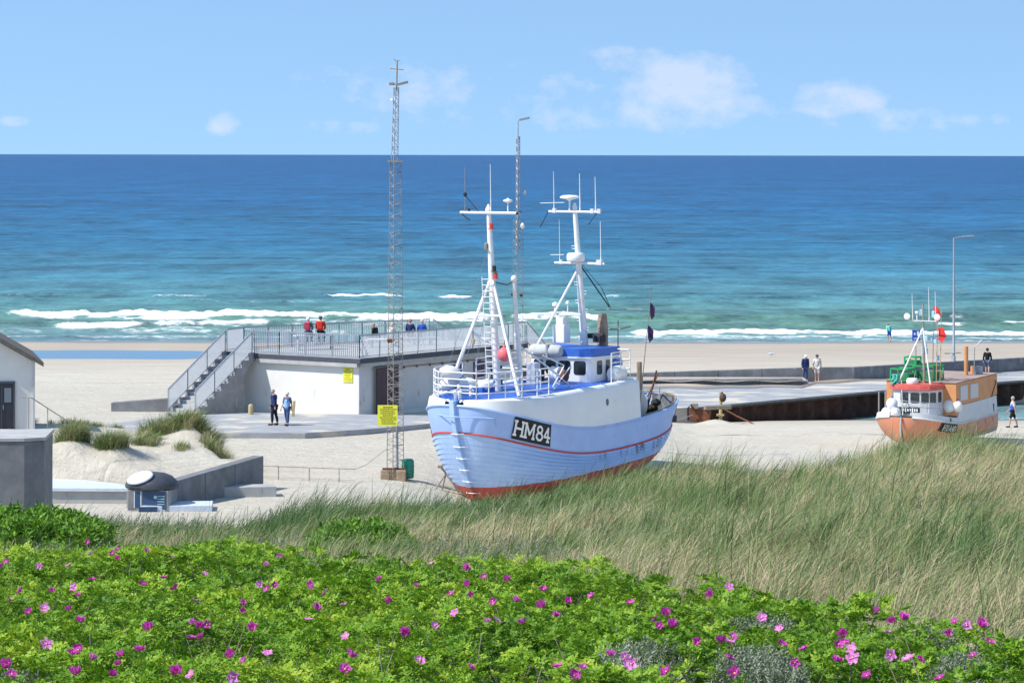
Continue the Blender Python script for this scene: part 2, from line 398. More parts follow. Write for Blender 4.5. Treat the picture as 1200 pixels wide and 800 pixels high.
# vehicle ruts winding over the landing beach
def rut(a, b, c_, f_, wd):
    ph = mth(t, 'SINE', mth(t, 'MULTIPLY', sp.outputs[0], f_)); q = mth(t, 'SUBTRACT', sp.outputs[1], mth(t, 'ADD', mth(t, 'MULTIPLY', ph, c_), mth(t, 'ADD', mth(t, 'MULTIPLY', sp.outputs[0], b), a)))
    return mrange(t, mth(t, 'ABSOLUTE', mth(t, 'SUBTRACT', mth(t, 'ABSOLUTE', q), 1.0)), wd, 0.)
ruts = rut(130, .35, 1.4, .21, .32)
for r_ in ((134, .1, 1.1, .3, .3), (124, -.25, 1.6, .17, .3), (139, .55, 1.0, .25, .3), (127, .7, .8, .4, .28), (203, .12, 1.5, .09, .35), (212, -.05, 2.0, .07, .35)): ruts = mth(t, 'MAXIMUM', ruts, rut(*r_))
bp = N(t, 'ShaderNodeBump'); bp.inputs['Distance'].default_value = .10; bp.inputs['Strength'].default_value = 1
hh = mth(t, 'ADD', mth(t, 'MULTIPLY', noise_n(t, co, 2.6, 6, .72), 1.6), mth(t, 'MULTIPLY', noise_n(t, co, .5, 3, .5), 2.2))
hh = mth(t, 'SUBTRACT', hh, mth(t, 'MULTIPLY', ruts, .55))
L.new(mth(t, 'MULTIPLY', hh, mrange(t, sp.outputs[2], .25, 1.4, .05, 1.)), bp.inputs['Height']); L.new(bp.outputs[0], bs.inputs['Normal'])
veg = (1 - sstep(78, 88, Y)) 
tb = grid_mesh('ground', X, Y, Z, ms, {'veg': veg}, kind='structure')
tb['label'] = 'pale sand beach and dune ground'

# ================================================================== sea
def sea_rows():
    r = list(lin(168, 222, 1.0)) + list(lin(222, 345, .30)); d = 345.
    while d < 1200: d *= 1.004 + .000006 * (d - 345); r.append(d)
    while d < 60000: d *= 1.06; r.append(d)
    return np.array(r)
yr = sea_rows(); uc = np.concatenate([np.linspace(-1.2, -.30, 40)[:-1], np.linspace(-.30, .30, 760), np.linspace(.30, 1.2, 40)[1:]])
U, Y = np.meshgrid(uc, yr); X = U * Y
P = 600 + F * U
foam = np.zeros_like(X); Zs = np.zeros_like(X)
def wob(seed, amp, sc=.05): return amp * 2 * fbm(X * sc, X * 0 + seed, 3, seed)
def breaker(yp, segs, h, thick, seed, slope=0.0, soft=.5):
    """a breaking crest along the shore: yp = photo row of its crest; segs = (px0, px1, strength)"""
    global foam, Zs
    D0 = F * (CAMZ - h * .6) / (yp - HOR)
    c = D0 + wob(seed, 3.2, .035) + slope * (P - 600)
    st = np.zeros_like(X)
    for a, b, s in segs: st = np.maximum(st, s * sstep(a - 18, a + 18, P + 25 * fbm(X * .3, X * 0 + 3, 2, seed)) * (1 - sstep(b - 18, b + 18, P)))
    dd = Y - c          # >0 seaward
    prof = np.where(dd < 0, np.exp(-(dd / 1.5) ** 2), np.exp(-(dd / 5.5) ** 2))
    hh_ = h * (.55 + .45 * st)
    rag = fbm(X * .33, Y * .05, 4, seed + 1)
    Zs = Zs + prof * hh_ * np.clip(.75 + 1.0 * rag + .8 * fbm(X * 1.2, Y * .3, 3, seed), .1, 1.5)
    nf = fbm(X * .30, Y * .22, 4, seed + 3)
    nb = fbm(X * .5, Y * .25, 4, seed + 7)
    local = np.clip(thick * (1 + 2.2 * fbm(X * .06, X * 0, 3, seed + 5)), .8, 9)
    body = sstep(-local * 1.4, -.3, dd) * (1 - sstep(.1, .8, dd + 1.6 * nb))      # white face, tumbling shoreward
    f1 = st * np.clip(body * (1.15 + 1.7 * nf), 0, 1)
    tail = np.exp(-np.clip(-dd - local * .6, 0, 99) / (local * 2.8)) * (dd < 0)
    f2 = st * tail * sstep(-.06, .10, nf) * min(1, soft * 1.3)
    foam = np.maximum(foam, np.maximum(f1, f2))
breaker(345, [(375, 475, 1.), (505, 552, .95), (170, 250, .5), (700, 730, .7), (-60, 130, .35), (900, 1000, .2)], .45, 2.2, 1.0)
breaker(351, [(150, 400, .35), (430, 640, .3), (0, 90, .25)], .3, 2, 21.0, soft=.8)
breaker(367, [(20, 575, 1.), (600, 705, 1.), (1105, 1132, .7), (-60, 20, .3)], .55, 3.4, 2.0, soft=.75)
breaker(379, [(1100, 1132, .8), (740, 800, .2), (1185, 1240, .8), (60, 110, .4)], .45, 2.0, 5.0)
breaker(380, [(60, 320, .75), (330, 640, .5)], .35, 3.0, 3.0, soft=.8)
breaker(388, [(735, 1260, .9), (100, 420, .5), (-60, 60, .4)], .35, 2.6, 4.0, soft=.8)
breaker(394, [(560, 1260, .55), (-60, 540, .5)], .16, 2.0, 6.0, soft=.7)
# wash at the very edge
edge = 249.5 + wob(31.0, 2.0, .03)
foam = np.maximum(foam, .8 * np.exp(-((Y - edge) / .55) ** 2) * (.5 + fbm(X * .3, Y * .2, 3, 8.)))
# harbour basin
inb = (Y < 200)
foam = np.where(inb, .9 * sstep(.05, .2, fbm(X * .25, Y * .5, 4, 12.)) * np.exp(-((Y - 176) / 2.6) ** 2), foam)
# open-water swell, lower with distance
sw = .22 * fbm(X * .045, Y * .11, 3, 14.) + .10 * fbm(X * .3, Y * .4, 2, 15.)
Zs = Zs + sw * 2 * sstep(252, 275, Y) * (1 - sstep(1200, 2500, Y))
Zs = Zs * sstep(246, 254, Y)
Zs = np.where(Y < 200, 0, Zs)
# whitecaps far out
wc = sstep(.30, .38, fbm(X * .035, Y * .05, 4, 40.)) * sstep(300, 500, Y) * (1 - sstep(900, 2000, Y)) * .5
foam = np.maximum(foam, wc)
sea_m = bpy.data.materials.new('sea_water'); sea_m.use_nodes = True
t, nn, L, bs = nodes(sea_m)
co = N(t, 'ShaderNodeTexCoord').outputs['Object']; sp = N(t, 'ShaderNodeSeparateXYZ'); L.new(co, sp.inputs[0])
fo = N(t, 'ShaderNodeAttribute', attribute_name='foam').outputs['Fac']
lg = mth(t, 'LOGARITHM', sp.outputs[1], 10.0)
lg = mth(t, 'ADD', lg, mth(t, 'MULTIPLY', mth(t, 'SUBTRACT', noise_n(t, co, .012, 4, .6, (.35, 1, 1)), .5), .16))
rp = N(t, 'ShaderNodeValToRGB'); L.new(mrange(t, lg, 2.2, 3.9), rp.inputs[0])
def ramp(r, pts):
    e = r.color_ramp.elements
    while len(e) < len(pts): e.new(.5)
    for q, (p_, c) in zip(e, pts): q.position = p_; q.color = (*c, 1)
def lp(D): return (math.log10(D) - 2.2) / 1.7
ramp(rp, [(lp(170), (.12, .20, .20)), (lp(240), (.14, .24, .27)), (lp(275), (.12, .25, .18)), (lp(340), (.062, .185, .215)), (lp(480), (.018, .125, .215)), (lp(900), (.004, .086, .205)), (lp(2500), (.002, .068, .195)), (lp(7000), (.002, .062, .185))])
# calm and rough streaks, with wave-slope light and shade put into the colour
s1 = noise_n(t, co, .02, 6, .6, (.25, 1, 1)); s2 = noise_n(t, co, .30, 5, .7, (1, .8, 1)); s3 = noise_n(t, co, .09, 5, .7, (1, .45, 1)); s4 = noise_n(t, co, .025, 5, .7, (1, .25, 1))
var = mth(t, 'MULTIPLY', mth(t, 'SUBTRACT', s1, .5), .9)
s5 = noise_n(t, co, .11, 4, .55, (.10, 1, 1)); var = mth(t, 'ADD', var, mth(t, 'MULTIPLY', mth(t, 'SUBTRACT', s5, .5), 1.5))
for q_, a_ in ((s2, 2.0), (s3, 2.1), (s4, 1.6)): var = mth(t, 'ADD', var, mth(t, 'MULTIPLY', mth(t, 'SUBTRACT', q_, .5), a_))
cc = N(t, 'ShaderNodeHueSaturation'); L.new(rp.outputs[0], cc.inputs['Color']); L.new(mth(t, 'ADD', 1.0, var), cc.inputs['Value'])
fn = noise_n(t, co, .9, 7, .75, (.9, 1.1, 1))
fm = mth(t, 'MULTIPLY', mth(t, 'ADD', fo, mth(t, 'MULTIPLY', mth(t, 'SUBTRACT', fn, .5), 3.2)), fo)
fmk = mrange(t, fm, .16, .50)
L.new(mixc(t, fmk, cc.outputs[0], (.86, .87, .88)), bs.inputs['Base Color'])
L.new(mrange(t, fmk, 0, 1, .28, .8), bs.inputs['Roughness']); bs.inputs['IOR'].default_value = 1.33; bs.inputs['Specular IOR Level'].default_value = .11
bp = N(t, 'ShaderNodeBump'); bp.inputs['Strength'].default_value = 1; bp.inputs['Distance'].default_value = 1.0
w1 = noise_n(t, co, .35, 4, .6, (.45, 1, 1)); w2 = noise_n(t, co, 1.6, 4, .6, (.6, 1, 1)); w0 = noise_n(t, co, .07, 3, .55, (.4, 1, 1))
hh = mth(t, 'ADD', mth(t, 'ADD', mth(t, 'MULTIPLY', w1, 1.3), mth(t, 'MULTIPLY', w2, .28)), mth(t, 'MULTIPLY', w0, 3.2))
L.new(hh, bp.inputs['Height']); L.new(bp.outputs[0], bs.inputs['Normal'])
grid_mesh('sea_water', X, Y, Zs, sea_m, {'foam': foam}, kind='structure')['label'] = 'blue green open sea with breaking waves'
# tidal pool on the beach
pm = mat('pool_water', (.05, .10, .16), .03, .8, bump=(1.5, .012))
mb = MB(); mb.add([(-95, 218, .13), (-22.5, 218, .13), (-22.5, 240, .13), (-95, 240, .13)], [(0, 1, 2, 3)])
o = mb.build('pool_water', pm); o['kind'] = 'structure'

# ================================================================== foliage
def leaf_mat(name, stops, rough=.5, trans=.25, spec=.3):
    m = bpy.data.materials.new(name); m.use_nodes = True; t, nn, L, b = nodes(m)
    a = N(t, 'ShaderNodeAttribute', attribute_name='tint').outputs['Fac']
    r = N(t, 'ShaderNodeValToRGB'); ramp(r, stops); L.new(a, r.inputs[0])
    L.new(r.outputs[0], b.inputs['Base Color']); b.inputs['Roughness'].default_value = rough; b.inputs['Specular IOR Level'].default_value = spec
    if trans:
        tr = N(t, 'ShaderNodeBsdfTranslucent'); L.new(r.outputs[0], tr.inputs['Color'])
        mx = N(t, 'ShaderNodeMixShader'); mx.inputs[0].default_value = trans
        L.new(b.outputs[0], mx.inputs[1]); L.new(tr.outputs[0], mx.inputs[2]); L.new(mx.outputs[0], nn['Material Output'].inputs[0])
    return m
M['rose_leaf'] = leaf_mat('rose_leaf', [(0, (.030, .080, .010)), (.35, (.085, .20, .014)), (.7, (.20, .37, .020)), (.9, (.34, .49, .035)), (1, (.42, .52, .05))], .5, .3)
M['bush_leaf'] = leaf_mat('bush_leaf', [(0, (.05, .12, .012)), (.5, (.14, .30, .025)), (1, (.30, .48, .04))], .42, .3)
M['willow_leaf'] = leaf_mat('willow_leaf', [(0, (.11, .14, .08)), (.5, (.26, .30, .20)), (1, (.44, .47, .36))], .6, .15)
M['blade'] = leaf_mat('grass_blade', [(0, (.035, .085, .02)), (.3, (.09, .17, .042)), (.5, (.19, .265, .09)), (.64, (.34, .33, .15)), (.8, (.52, .42, .25)), (1, (.64, .52, .34))], .55, .25)
M['tuft_blade'] = M['blade']
M['twig'] = mat('grey_twig', (.27, .23, .19), .8, .2, noise=(9, .3))
M['petal'] = leaf_mat('petal', [(0, (.45, .03, .30)), (.55, (.70, .10, .50)), (1, (.85, .38, .72))], .6, .3)
M['stamen'] = mat('stamen', (.8, .6, .15), .7)

def scatter_mesh(name, tv, tf3, P, R, S, T, m, parent=None, tf4=None, ttint=None):
    """bake one template (tv verts, tf3 triangles, tf4 quads) at points P with 3x3 matrices R, scales S and tints T"""
    n = len(P); k = len(tv)
    co = np.einsum('nij,kj->nki', R, tv) * S[:, None, None] + P[:, None, :]
    off = (np.arange(n) * k)[:, None, None]
    tr = (off + tf3[None]).reshape(-1, 3) if tf3 is not None and len(tf3) else None
    qd = (off + tf4[None]).reshape(-1, 4) if tf4 is not None and len(tf4) else None
    tint_ = T[:, None] + (ttint[None] if ttint is not None else np.zeros((1, k)))
    return co.reshape(-1, 3), qd, tr, np.clip(tint_, 0, 1).reshape(-1)
def bake(name, chunks, m, parent=None, kind=None):
    co = []; qs = []; ts = []; ti = []; b = 0
    for c, q, t_, tt in chunks:
        co.append(c); ti.append(tt)
        if q is not None: qs.append(q + b)
        if t_ is not None: ts.append(t_ + b)
        b += len(c)
    me = bpy.data.meshes.new(name)
    fill(me, np.concatenate(co), np.concatenate(qs) if qs else None, np.concatenate(ts) if ts else None)
    a = me.attributes.new('tint', 'FLOAT', 'POINT'); a.data.foreach_set('value', np.concatenate(ti).astype(np.float32))
    o = link(name, me, m, parent)
    if kind: o['kind'] = kind
    return o
def rots(n, up_tilt=.5):
    """random frames: local z near up, tilted by up to up_tilt, any heading"""
    a = RNG.random(n) * 2 * np.pi; tl = RNG.random(n) ** .7 * up_tilt; ta = RNG.random(n) * 2 * np.pi
    z = np.stack([np.sin(tl) * np.cos(ta), np.sin(tl) * np.sin(ta), np.cos(tl)], -1)
    x0 = np.stack([np.cos(a), np.sin(a), np.zeros(n)], -1)
    y = np.cross(z, x0); y /= np.linalg.norm(y, axis=1, keepdims=True); x = np.cross(y, z)
    return np.stack([x, y, z], -1)

def leaflet(base, dirv, side, ln, wd, fold):
    b = np.array(base); d = np.array(dirv) / np.linalg.norm(dirv); s = np.array(side); u = np.cross(s, d)
    return [b, b + d * ln * .45 + s * wd * .5 + u * fold * wd, b + d * ln - u * ln * .12, b + d * ln * .45 - s * wd * .5 + u * fold * wd]
def rose_sprig(seed, n_leaf=6, n_pair=3, L=.085, lw=.021, ll=.032):
    """rosette of compound leaves at a shoot tip"""
    r = np.random.default_rng(seed); V = []; T3 = []; tt = []
    for i in range(n_leaf):
        a = i * 2.4 + r.random() * .5; rise = r.uniform(.1, .95)
        d = np.array([math.cos(a) * math.cos(rise), math.sin(a) * math.cos(rise), math.sin(rise)])
        s = np.cross(d, [0, 0, 1]); s /= np.linalg.norm(s) + 1e-6; up = np.cross(s, d)
        lt = r.uniform(-.12, .12)
        for k in range(n_pair + 1):
            f = .30 + .7 * k / n_pair; base = d * L * f - np.array([0, 0, 1]) * L * .35 * f * f
            dirs = [(d * .55 + s, s)] + [(d * .55 - s, s)] if k < n_pair else [(d, s)]
            for dv, _ in dirs:
                dv = dv / np.linalg.norm(dv) + r.normal(0, .12, 3); sd2 = np.cross(dv, up + r.normal(0, .25, 3)); sd2 /= np.linalg.norm(sd2)
                q = leaflet(base, dv, sd2, ll * r.uniform(.8, 1.15), lw * r.uniform(.85, 1.1), r.uniform(.05, .3))
                o = len(V); V += q; T3 += [(o, o + 1, o + 2), (o, o + 2, o + 3)]; tt += [lt + r.uniform(-.07, .07)] * 4
    return np.array(V), np.array(T3), np.array(tt)

# silvery willow patches among the roses: (photo px, row, radius m)
WILLOW = [(758, 762, .27, .30), (890, 775, .30, .34), (902, 722, .26, .20), (1118, 752, .16, .14), (1145, 797, .20, .22), (818, 802, .15, .2), (22, 772, .14, .12), (1105, 728, .12, .12)]
def on_rose(px, py, lift=0.0):
    """point of the foliage surface seen at a photo pixel"""
    u = (px - 600) / F; tt = (py - HOR) / F; D = np.arange(13, 33, .02)
    zr = rose_top(u * D, D) + lift; hit = np.nonzero(CAMZ - tt * D <= zr)[0]
    k = hit[0] if len(hit) else len(D) - 1
    return u * D[k], D[k], zr[k]
WP = [(on_rose(a, min(b, 800), .05), r, h) for a, b, r, h in WILLOW]
def willow_w(x, y):
    w = np.zeros_like(x)
    for (cx, cy, cz), r, h in WP:
        w = np.maximum(w, np.exp(-(((x - cx) / r) ** 2 + ((y - cy) / (r * 1.6)) ** 2)) + .35 * fbm(x * 3, y * 3, 2, 55.) * (((x - cx) ** 2 + (y - cy) ** 2) < 1.5))
    return w
thicket = thing('rose_thicket', 'dense bright green wild rose thicket with magenta flowers filling the foreground', 'rose thicket', (0, 20, Hs(0, 20)))
loc = np.array(thicket.location)
nc = 36000
yy_ = np.sqrt(RNG.uniform(14.2 ** 2, 33 ** 2, nc)); xx_ = RNG.uniform(-.27, .27, nc) * yy_ + RNG.normal(0, .1, nc)
keep = (yy_ < rose_end(xx_, yy_) + .6 * fbm(xx_ * .8, yy_ * 0 + 2, 3, 3.) + .15) & (yy_ > 14.2)
xx_ = xx_[keep]; yy_ = yy_[keep]
ww = willow_w(xx_, yy_); keep = ww < .42 + .15 * RNG.random(len(xx_)); xx_ = xx_[keep]; yy_ = yy_[keep]
zt = rose_top(xx_, yy_)
gap = fbm(xx_ * 1.5, yy_ * 1.5, 3, 66.)
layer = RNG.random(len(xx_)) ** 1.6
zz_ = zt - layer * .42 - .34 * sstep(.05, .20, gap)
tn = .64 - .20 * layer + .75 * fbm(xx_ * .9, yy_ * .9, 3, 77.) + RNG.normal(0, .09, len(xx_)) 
P3 = np.stack([xx_, yy_, zz_], -1) - loc
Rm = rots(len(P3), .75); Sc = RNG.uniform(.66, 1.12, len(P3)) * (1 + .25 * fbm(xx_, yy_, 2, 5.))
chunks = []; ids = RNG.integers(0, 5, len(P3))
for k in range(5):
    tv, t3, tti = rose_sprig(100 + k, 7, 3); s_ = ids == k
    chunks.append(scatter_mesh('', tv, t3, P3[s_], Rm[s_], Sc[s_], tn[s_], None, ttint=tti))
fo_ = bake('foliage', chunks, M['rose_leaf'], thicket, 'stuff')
# stems inside the thicket
mb = MB()
for i in range(1300):
    y = math.sqrt(random.uniform(14.5 ** 2, 31 ** 2)); x = random.uniform(-.22, .22) * y
    if y > float(rose_end(np.array([x]), np.array([y]))[0]): continue
    z = float(rose_top(np.array([x]), np.array([y]))[0]); p = Vector((x, y, z - .7)) - Vector(loc)
    a = random.uniform(0, 6.28); l = random.uniform(.5, .72)
    q = p + Vector((math.cos(a) * .22, math.sin(a) * .22, l * .6)); r = q + Vector((math.cos(a + .6) * .14, math.sin(a + .6) * .14, l * .45))
    mb.tube([p, q, r], [.006, .005, .0025], 4, False)
mb.build('stems', M['twig'], thicket)['kind'] = 'stuff'

# flowers ---------------------------------------------------------------
def flower_mesh(seed, openness):
    r = random.Random(seed); mb = MB()
    for k in range(5):
        a = k * 2 * math.pi / 5 + r.uniform(-.15, .15); R_ = .043 * r.uniform(.85, 1.1); cup = openness
        d = Vector((math.cos(a), math.sin(a), 0)); s = Vector((-d.y, d.x, 0)); vs = []
        for f, w in ((.08, .2), (.38, .68), (.72, .92), (1.0, .70)):
            for g in (-1, -.35, .35, 1):
                z = cup * f * f * R_ + .006 * r.uniform(-1, 1) + (.006 if abs(g) == 1 else 0)
                notch = -.12 * R_ if (f == 1.0 and abs(g) < .5) else 0
                vs.append(d * (f * R_ * (1 - .25 * cup) + notch) + s * (g * w * R_) + Vector((0, 0, z + .0015 * k)))
        fs = [(i * 4 + j, i * 4 + j + 1, i * 4 + j + 5, i * 4 + j + 4) for i in range(3) for j in range(3)]
        mb.add(vs, fs)
    np_ = len(mb.f); mb.cur = 1; mb.lathe((0, 0, .004), [(.003, 0), (.007, .003), (.006, .008), (.002, .010)], 8)
    me = bpy.data.meshes.new('flower'); me.from_pydata(mb.v, [], mb.f); me.update()
    me.materials.append(M['petal']); me.materials.append(M['stamen']); me.polygons.foreach_set('material_index', mb.mi)
    a = me.attributes.new('tint', 'FLOAT', 'POINT')
    tv = r.uniform(.1, .9); a.data.foreach_set('value', [min(1, max(0, tv + r.uniform(-.2, .2))) for _ in mb.v]); return me
FM = [flower_mesh(i, o) for i, o in enumerate((.15, .25, .5, .9, .35, 1.3))]
FL = []
def fl(ox, oy, k, lst):
    for a, b, s in lst: FL.append((ox + a / k, oy + b / k, {'s': .5, 'm': .8, 'L': 1.1, 'X': 1.35}[s]))
fl(0, 560, 3, [(312,236,'m'),(321,278,'L'),(398,275,'m'),(415,265,'s'),(417,296,'s'),(243,318,'L'),(605,287,'m'),(518,265,'s'),(26,305,'m'),(5,320,'s'),(140,321,'m'),(328,370,'m'),(578,365,'m'),(503,388,'L'),(620,402,'L'),(723,346,'m'),(914,387,'m'),(942,400,'m'),(968,388,'m'),(990,283,'s'),(937,318,'s'),(1090,386,'m'),(1147,412,'L'),(1100,398,'s'),(75,413,'m'),(184,411,'s'),(262,396,'m'),(38,445,'m'),(276,428,'s'),(106,487,'m'),(158,471,'L'),(248,478,'s'),(282,520,'L'),(166,600,'L'),(280,626,'L'),(255,640,'m'),(325,656,'s'),(428,643,'m'),(420,670,'s'),(493,625,'L'),(525,547,'L'),(674,578,'L'),(683,525,'s'),(705,533,'m'),(730,530,'m'),(712,573,'s'),(690,446,'L'),(855,455,'m'),(857,478,'s'),(888,544,'X'),(1112,473,'X'),(1087,510,'m'),(820,638,'m'),(862,660,'s'),(944,630,'m'),(20,684,'L'),(45,710,'L'),(268,710,'L'),(622,702,'L'),(675,710,'m'),(822,714,'L'),(400,712,'s')])
fl(400, 560, 3, [(320,310,'L'),(438,328,'L'),(502,355,'m'),(450,385,'m'),(588,372,'m'),(714,403,'L'),(388,421,'L'),(459,420,'s'),(265,393,'s'),(136,369,'m'),(169,441,'m'),(402,484,'m'),(536,444,'m'),(548,512,'L'),(516,518,'s'),(641,521,'L'),(708,464,'L'),(752,497,'s'),(797,450,'m'),(883,425,'L'),(1019,448,'L'),(1146,492,'L'),(1165,534,'L'),(1107,508,'m'),(1120,530,'m'),(612,444,'s'),(330,531,'m'),(227,556,'L'),(10,460,'m'),(17,571,'m'),(16,692,'X'),(35,640,'L'),(278,656,'X'),(457,680,'s'),(762,676,'L'),(948,637,'m'),(1000,640,'m'),(1021,669,'X'),(820,711,'L'),(1148,693,'L'),(850,685,'s')])
fl(800, 520, 2.857, [(158,489,'L'),(100,518,'L'),(266,592,'L'),(328,630,'m'),(170,656,'m'),(158,675,'L'),(132,677,'m'),(53,672,'m'),(158,728,'X'),(178,781,'X'),(334,682,'L'),(377,745,'m'),(410,697,'L'),(537,647,'L'),(525,680,'L'),(568,696,'L'),(573,725,'X'),(517,739,'L'),(545,675,'m'),(689,640,'L'),(738,596,'L'),(708,607,'m'),(914,602,'m'),(952,618,'L'),(1000,622,'L'),(1031,672,'L'),(697,716,'L'),(760,733,'X'),(796,735,'s'),(975,720,'m'),(890,645,'m'),(621,788,'m'),(656,567,'s'),(865,797,'m')])
FL.sort(key=lambda q: -q[2]); rest_v = []; rest_f = []; rest_m = []; rest_t = []
for i, (px, py, s) in enumerate(FL):
    x, y, z = on_rose(px, py, .07)
    me = FM[random.randrange(6)] if s > .6 else FM[random.choice((3, 5))]
    # blossoms tilt up and partly toward the light and the path
    tilt = Euler((random.uniform(-.2, 1.2), random.uniform(-.9, .7), 0)).to_matrix().to_4x4(); sc = .36 + .34 * s
    Mx = Matrix.Translation(Vector((x, y, z + .02)) - Vector(loc)) @ tilt @ Matrix.Rotation(random.uniform(0, 6.28), 4, 'Z') @ Matrix.Scale(sc, 4)
    if i < 100:
        o = bpy.data.objects.new('flower', me); COL.objects.link(o); o.parent = thicket; o.matrix_local = Mx
    else:
        b = len(rest_v); rest_v += [tuple(Mx @ v.co) for v in me.vertices]
        for p_ in me.polygons: rest_f.append([b + j for j in p_.vertices]); rest_m.append(p_.material_index)
        rest_t += [random.uniform(.2, .9)] * len(me.vertices)
me = bpy.data.meshes.new('flowers'); me.from_pydata(rest_v, [], rest_f); me.update(); a = me.attributes.new('tint', 'FLOAT', 'POINT'); a.data.foreach_set('value', rest_t)
o = link('flowers', me, [M['petal'], M['stamen']], thicket); me.polygons.foreach_set('material_index', rest_m); o['kind'] = 'stuff'

# silvery willow shrubs ---------------------------------------------------
def willow_sprig(seed):
    r = np.random.default_rng(seed); V = []; T3 = []; tt = []
    for i in range(13):
        a = i * 2.4; f = i / 12; base = np.array([0, 0, .11 * f]); rise = .5 + .5 * f
        d = np.array([math.cos(a) * math.cos(rise), math.sin(a) * math.cos(rise), math.sin(rise)]); s = np.cross(d, [0, 0, 1]); s /= np.linalg.norm(s)
        q = leaflet(base, d, s, .034, .013, .1); o = len(V); V += q; T3 += [(o, o + 1, o + 2), (o, o + 2, o + 3)]; tt += [r.uniform(-.15, .15)] * 4
    return np.array(V), np.array(T3), np.array(tt)
WL = ['wide silvery grey willow shrub in the rose thicket below the blue boat\'s stern', 'largest silvery grey willow shrub, low in the thicket left of the orange boat', 'low silvery willow patch just above the largest willow shrub',
      'silvery willow patch among roses near the lower right corner', 'silvery willow shrub cut by the lower edge at the right', 'small silvery willow tuft at the bottom edge between the two wide willow shrubs',
      'small grey willow tuft among roses at the lower left edge', 'small willow patch at the right rim of the thicket beside the dune grass']
for ((cx, cy, cz), r_, h_), lb in zip(WP, WL):
    n = int(1900 * (r_ / .6) ** 2)
    a = RNG.random(n) * 2 * np.pi; q = np.sqrt(RNG.random(n)); x = cx + q * np.cos(a) * r_; y = cy + q * np.sin(a) * r_ * 1.6
    z = rose_top(x, y) - .16 + h_ * np.sqrt(1 - q * q * .9) * .55 + .12 * fbm(x * 4, y * 4, 2, 3.) - RNG.random(n) ** 2 * .22
    r0 = thing('willow_shrub', lb, 'shrub', (cx, cy, Hs(cx, cy)), 0, 'silvery willow shrubs among the roses')
    tv, t3, tti = willow_sprig(int(cx * 100) % 97)
    Pq = np.stack([x, y, z], -1) - np.array(r0.location)
    bake('foliage', [scatter_mesh('', tv, t3, Pq, rots(n, .9), RNG.uniform(.55, 1.0, n), .42 + RNG.normal(0, .15, n) + .8 * fbm(x * 3, y * 3, 2, 8.), None, ttint=tti)], M['willow_leaf'], r0)
    mb = MB()
    for i in range(40):
        a = random.uniform(0, 6.28); l = random.uniform(.2, .9) * r_; b = Vector((0, 0, random.uniform(0, .1)))
        mb.tube([b, b + Vector((math.cos(a) * l * .5, math.sin(a) * l * .7, .35)), b + Vector((math.cos(a) * l, math.sin(a) * l * 1.4, .55))], [.008, .006, .003], 4, False)
    mb.build('stem', M['twig'], r0)

# leafy shrub at the left edge and the low green patch -------------------------
def big_leaf_sprig(seed):
    r = np.random.default_rng(seed); V = []; T3 = []; tt = []
    for i in range(9):
        a = i * 2.4; f = i / 8; base = np.array([0, 0, .12 * f]); rise = .25 + .6 * f
        d = np.array([math.cos(a) * math.cos(rise), math.sin(a) * math.cos(rise), math.sin(rise)]); s = np.cross(d, [0, 0, 1]); s /= np.linalg.norm(s)
        q = leaflet(base, d, s, .11, .045, .15); o = len(V); V += q; T3 += [(o, o + 1, o + 2), (o, o + 2, o + 3)]; tt += [r.uniform(-.15, .15)] * 4
    return np.array(V), np.array(T3), np.array(tt)
for (px, py, D, rx_, ry_, h_, n, lb, lift) in [(34, 644, 46, 1.35, 1.7, .55, 1900, 'bright green leafy shrub at the left edge below the concrete block', 0), (425, 652, 45, .85, 1.3, .30, 520, 'low fresh green shrub in the dune grass left of the blue boat', 0)]:
    cx = (px - 600) / F * D; cy = D; gz = Hs(cx, cy)
    ztop = CAMZ - (py - HOR) / F * D
    r0 = thing('leafy_shrub', lb, 'shrub', (cx, cy, gz))
    a = RNG.random(n) * 2 * np.pi; q = np.sqrt(RNG.random(n)); x = q * np.cos(a) * rx_; y = q * np.sin(a) * ry_
    top = (ztop - gz) * .5 + h_ * np.sqrt(1 - q * q * .92) + .5 * fbm((x + cx) * 1.7, (y + cy) * 1.7, 3, 4.)
    z = top - RNG.random(n) ** 1.7 * h_ * .8
    tv, t3, tti = big_leaf_sprig(5)
    bake('foliage', [scatter_mesh('', tv, t3, np.stack([x, y, z], -1), rots(n, .9), RNG.uniform(.7, 1.2, n), .55 + RNG.normal(0, .15, n), None, ttint=tti)], M['bush_leaf'], r0)
    mb = MB()
    for i in range(30):
        a = random.uniform(0, 6.28); l = random.uniform(.3, .9)
        mb.tube([(0, 0, 0), (math.cos(a) * l * rx_ * .5, math.sin(a) * l * ry_ * .5, h_ * .5), (math.cos(a) * l * rx_, math.sin(a) * l * ry_, h_ * .9)], [.015, .01, .004], 5, False)
    mb.build('stem', M['twig'], r0)

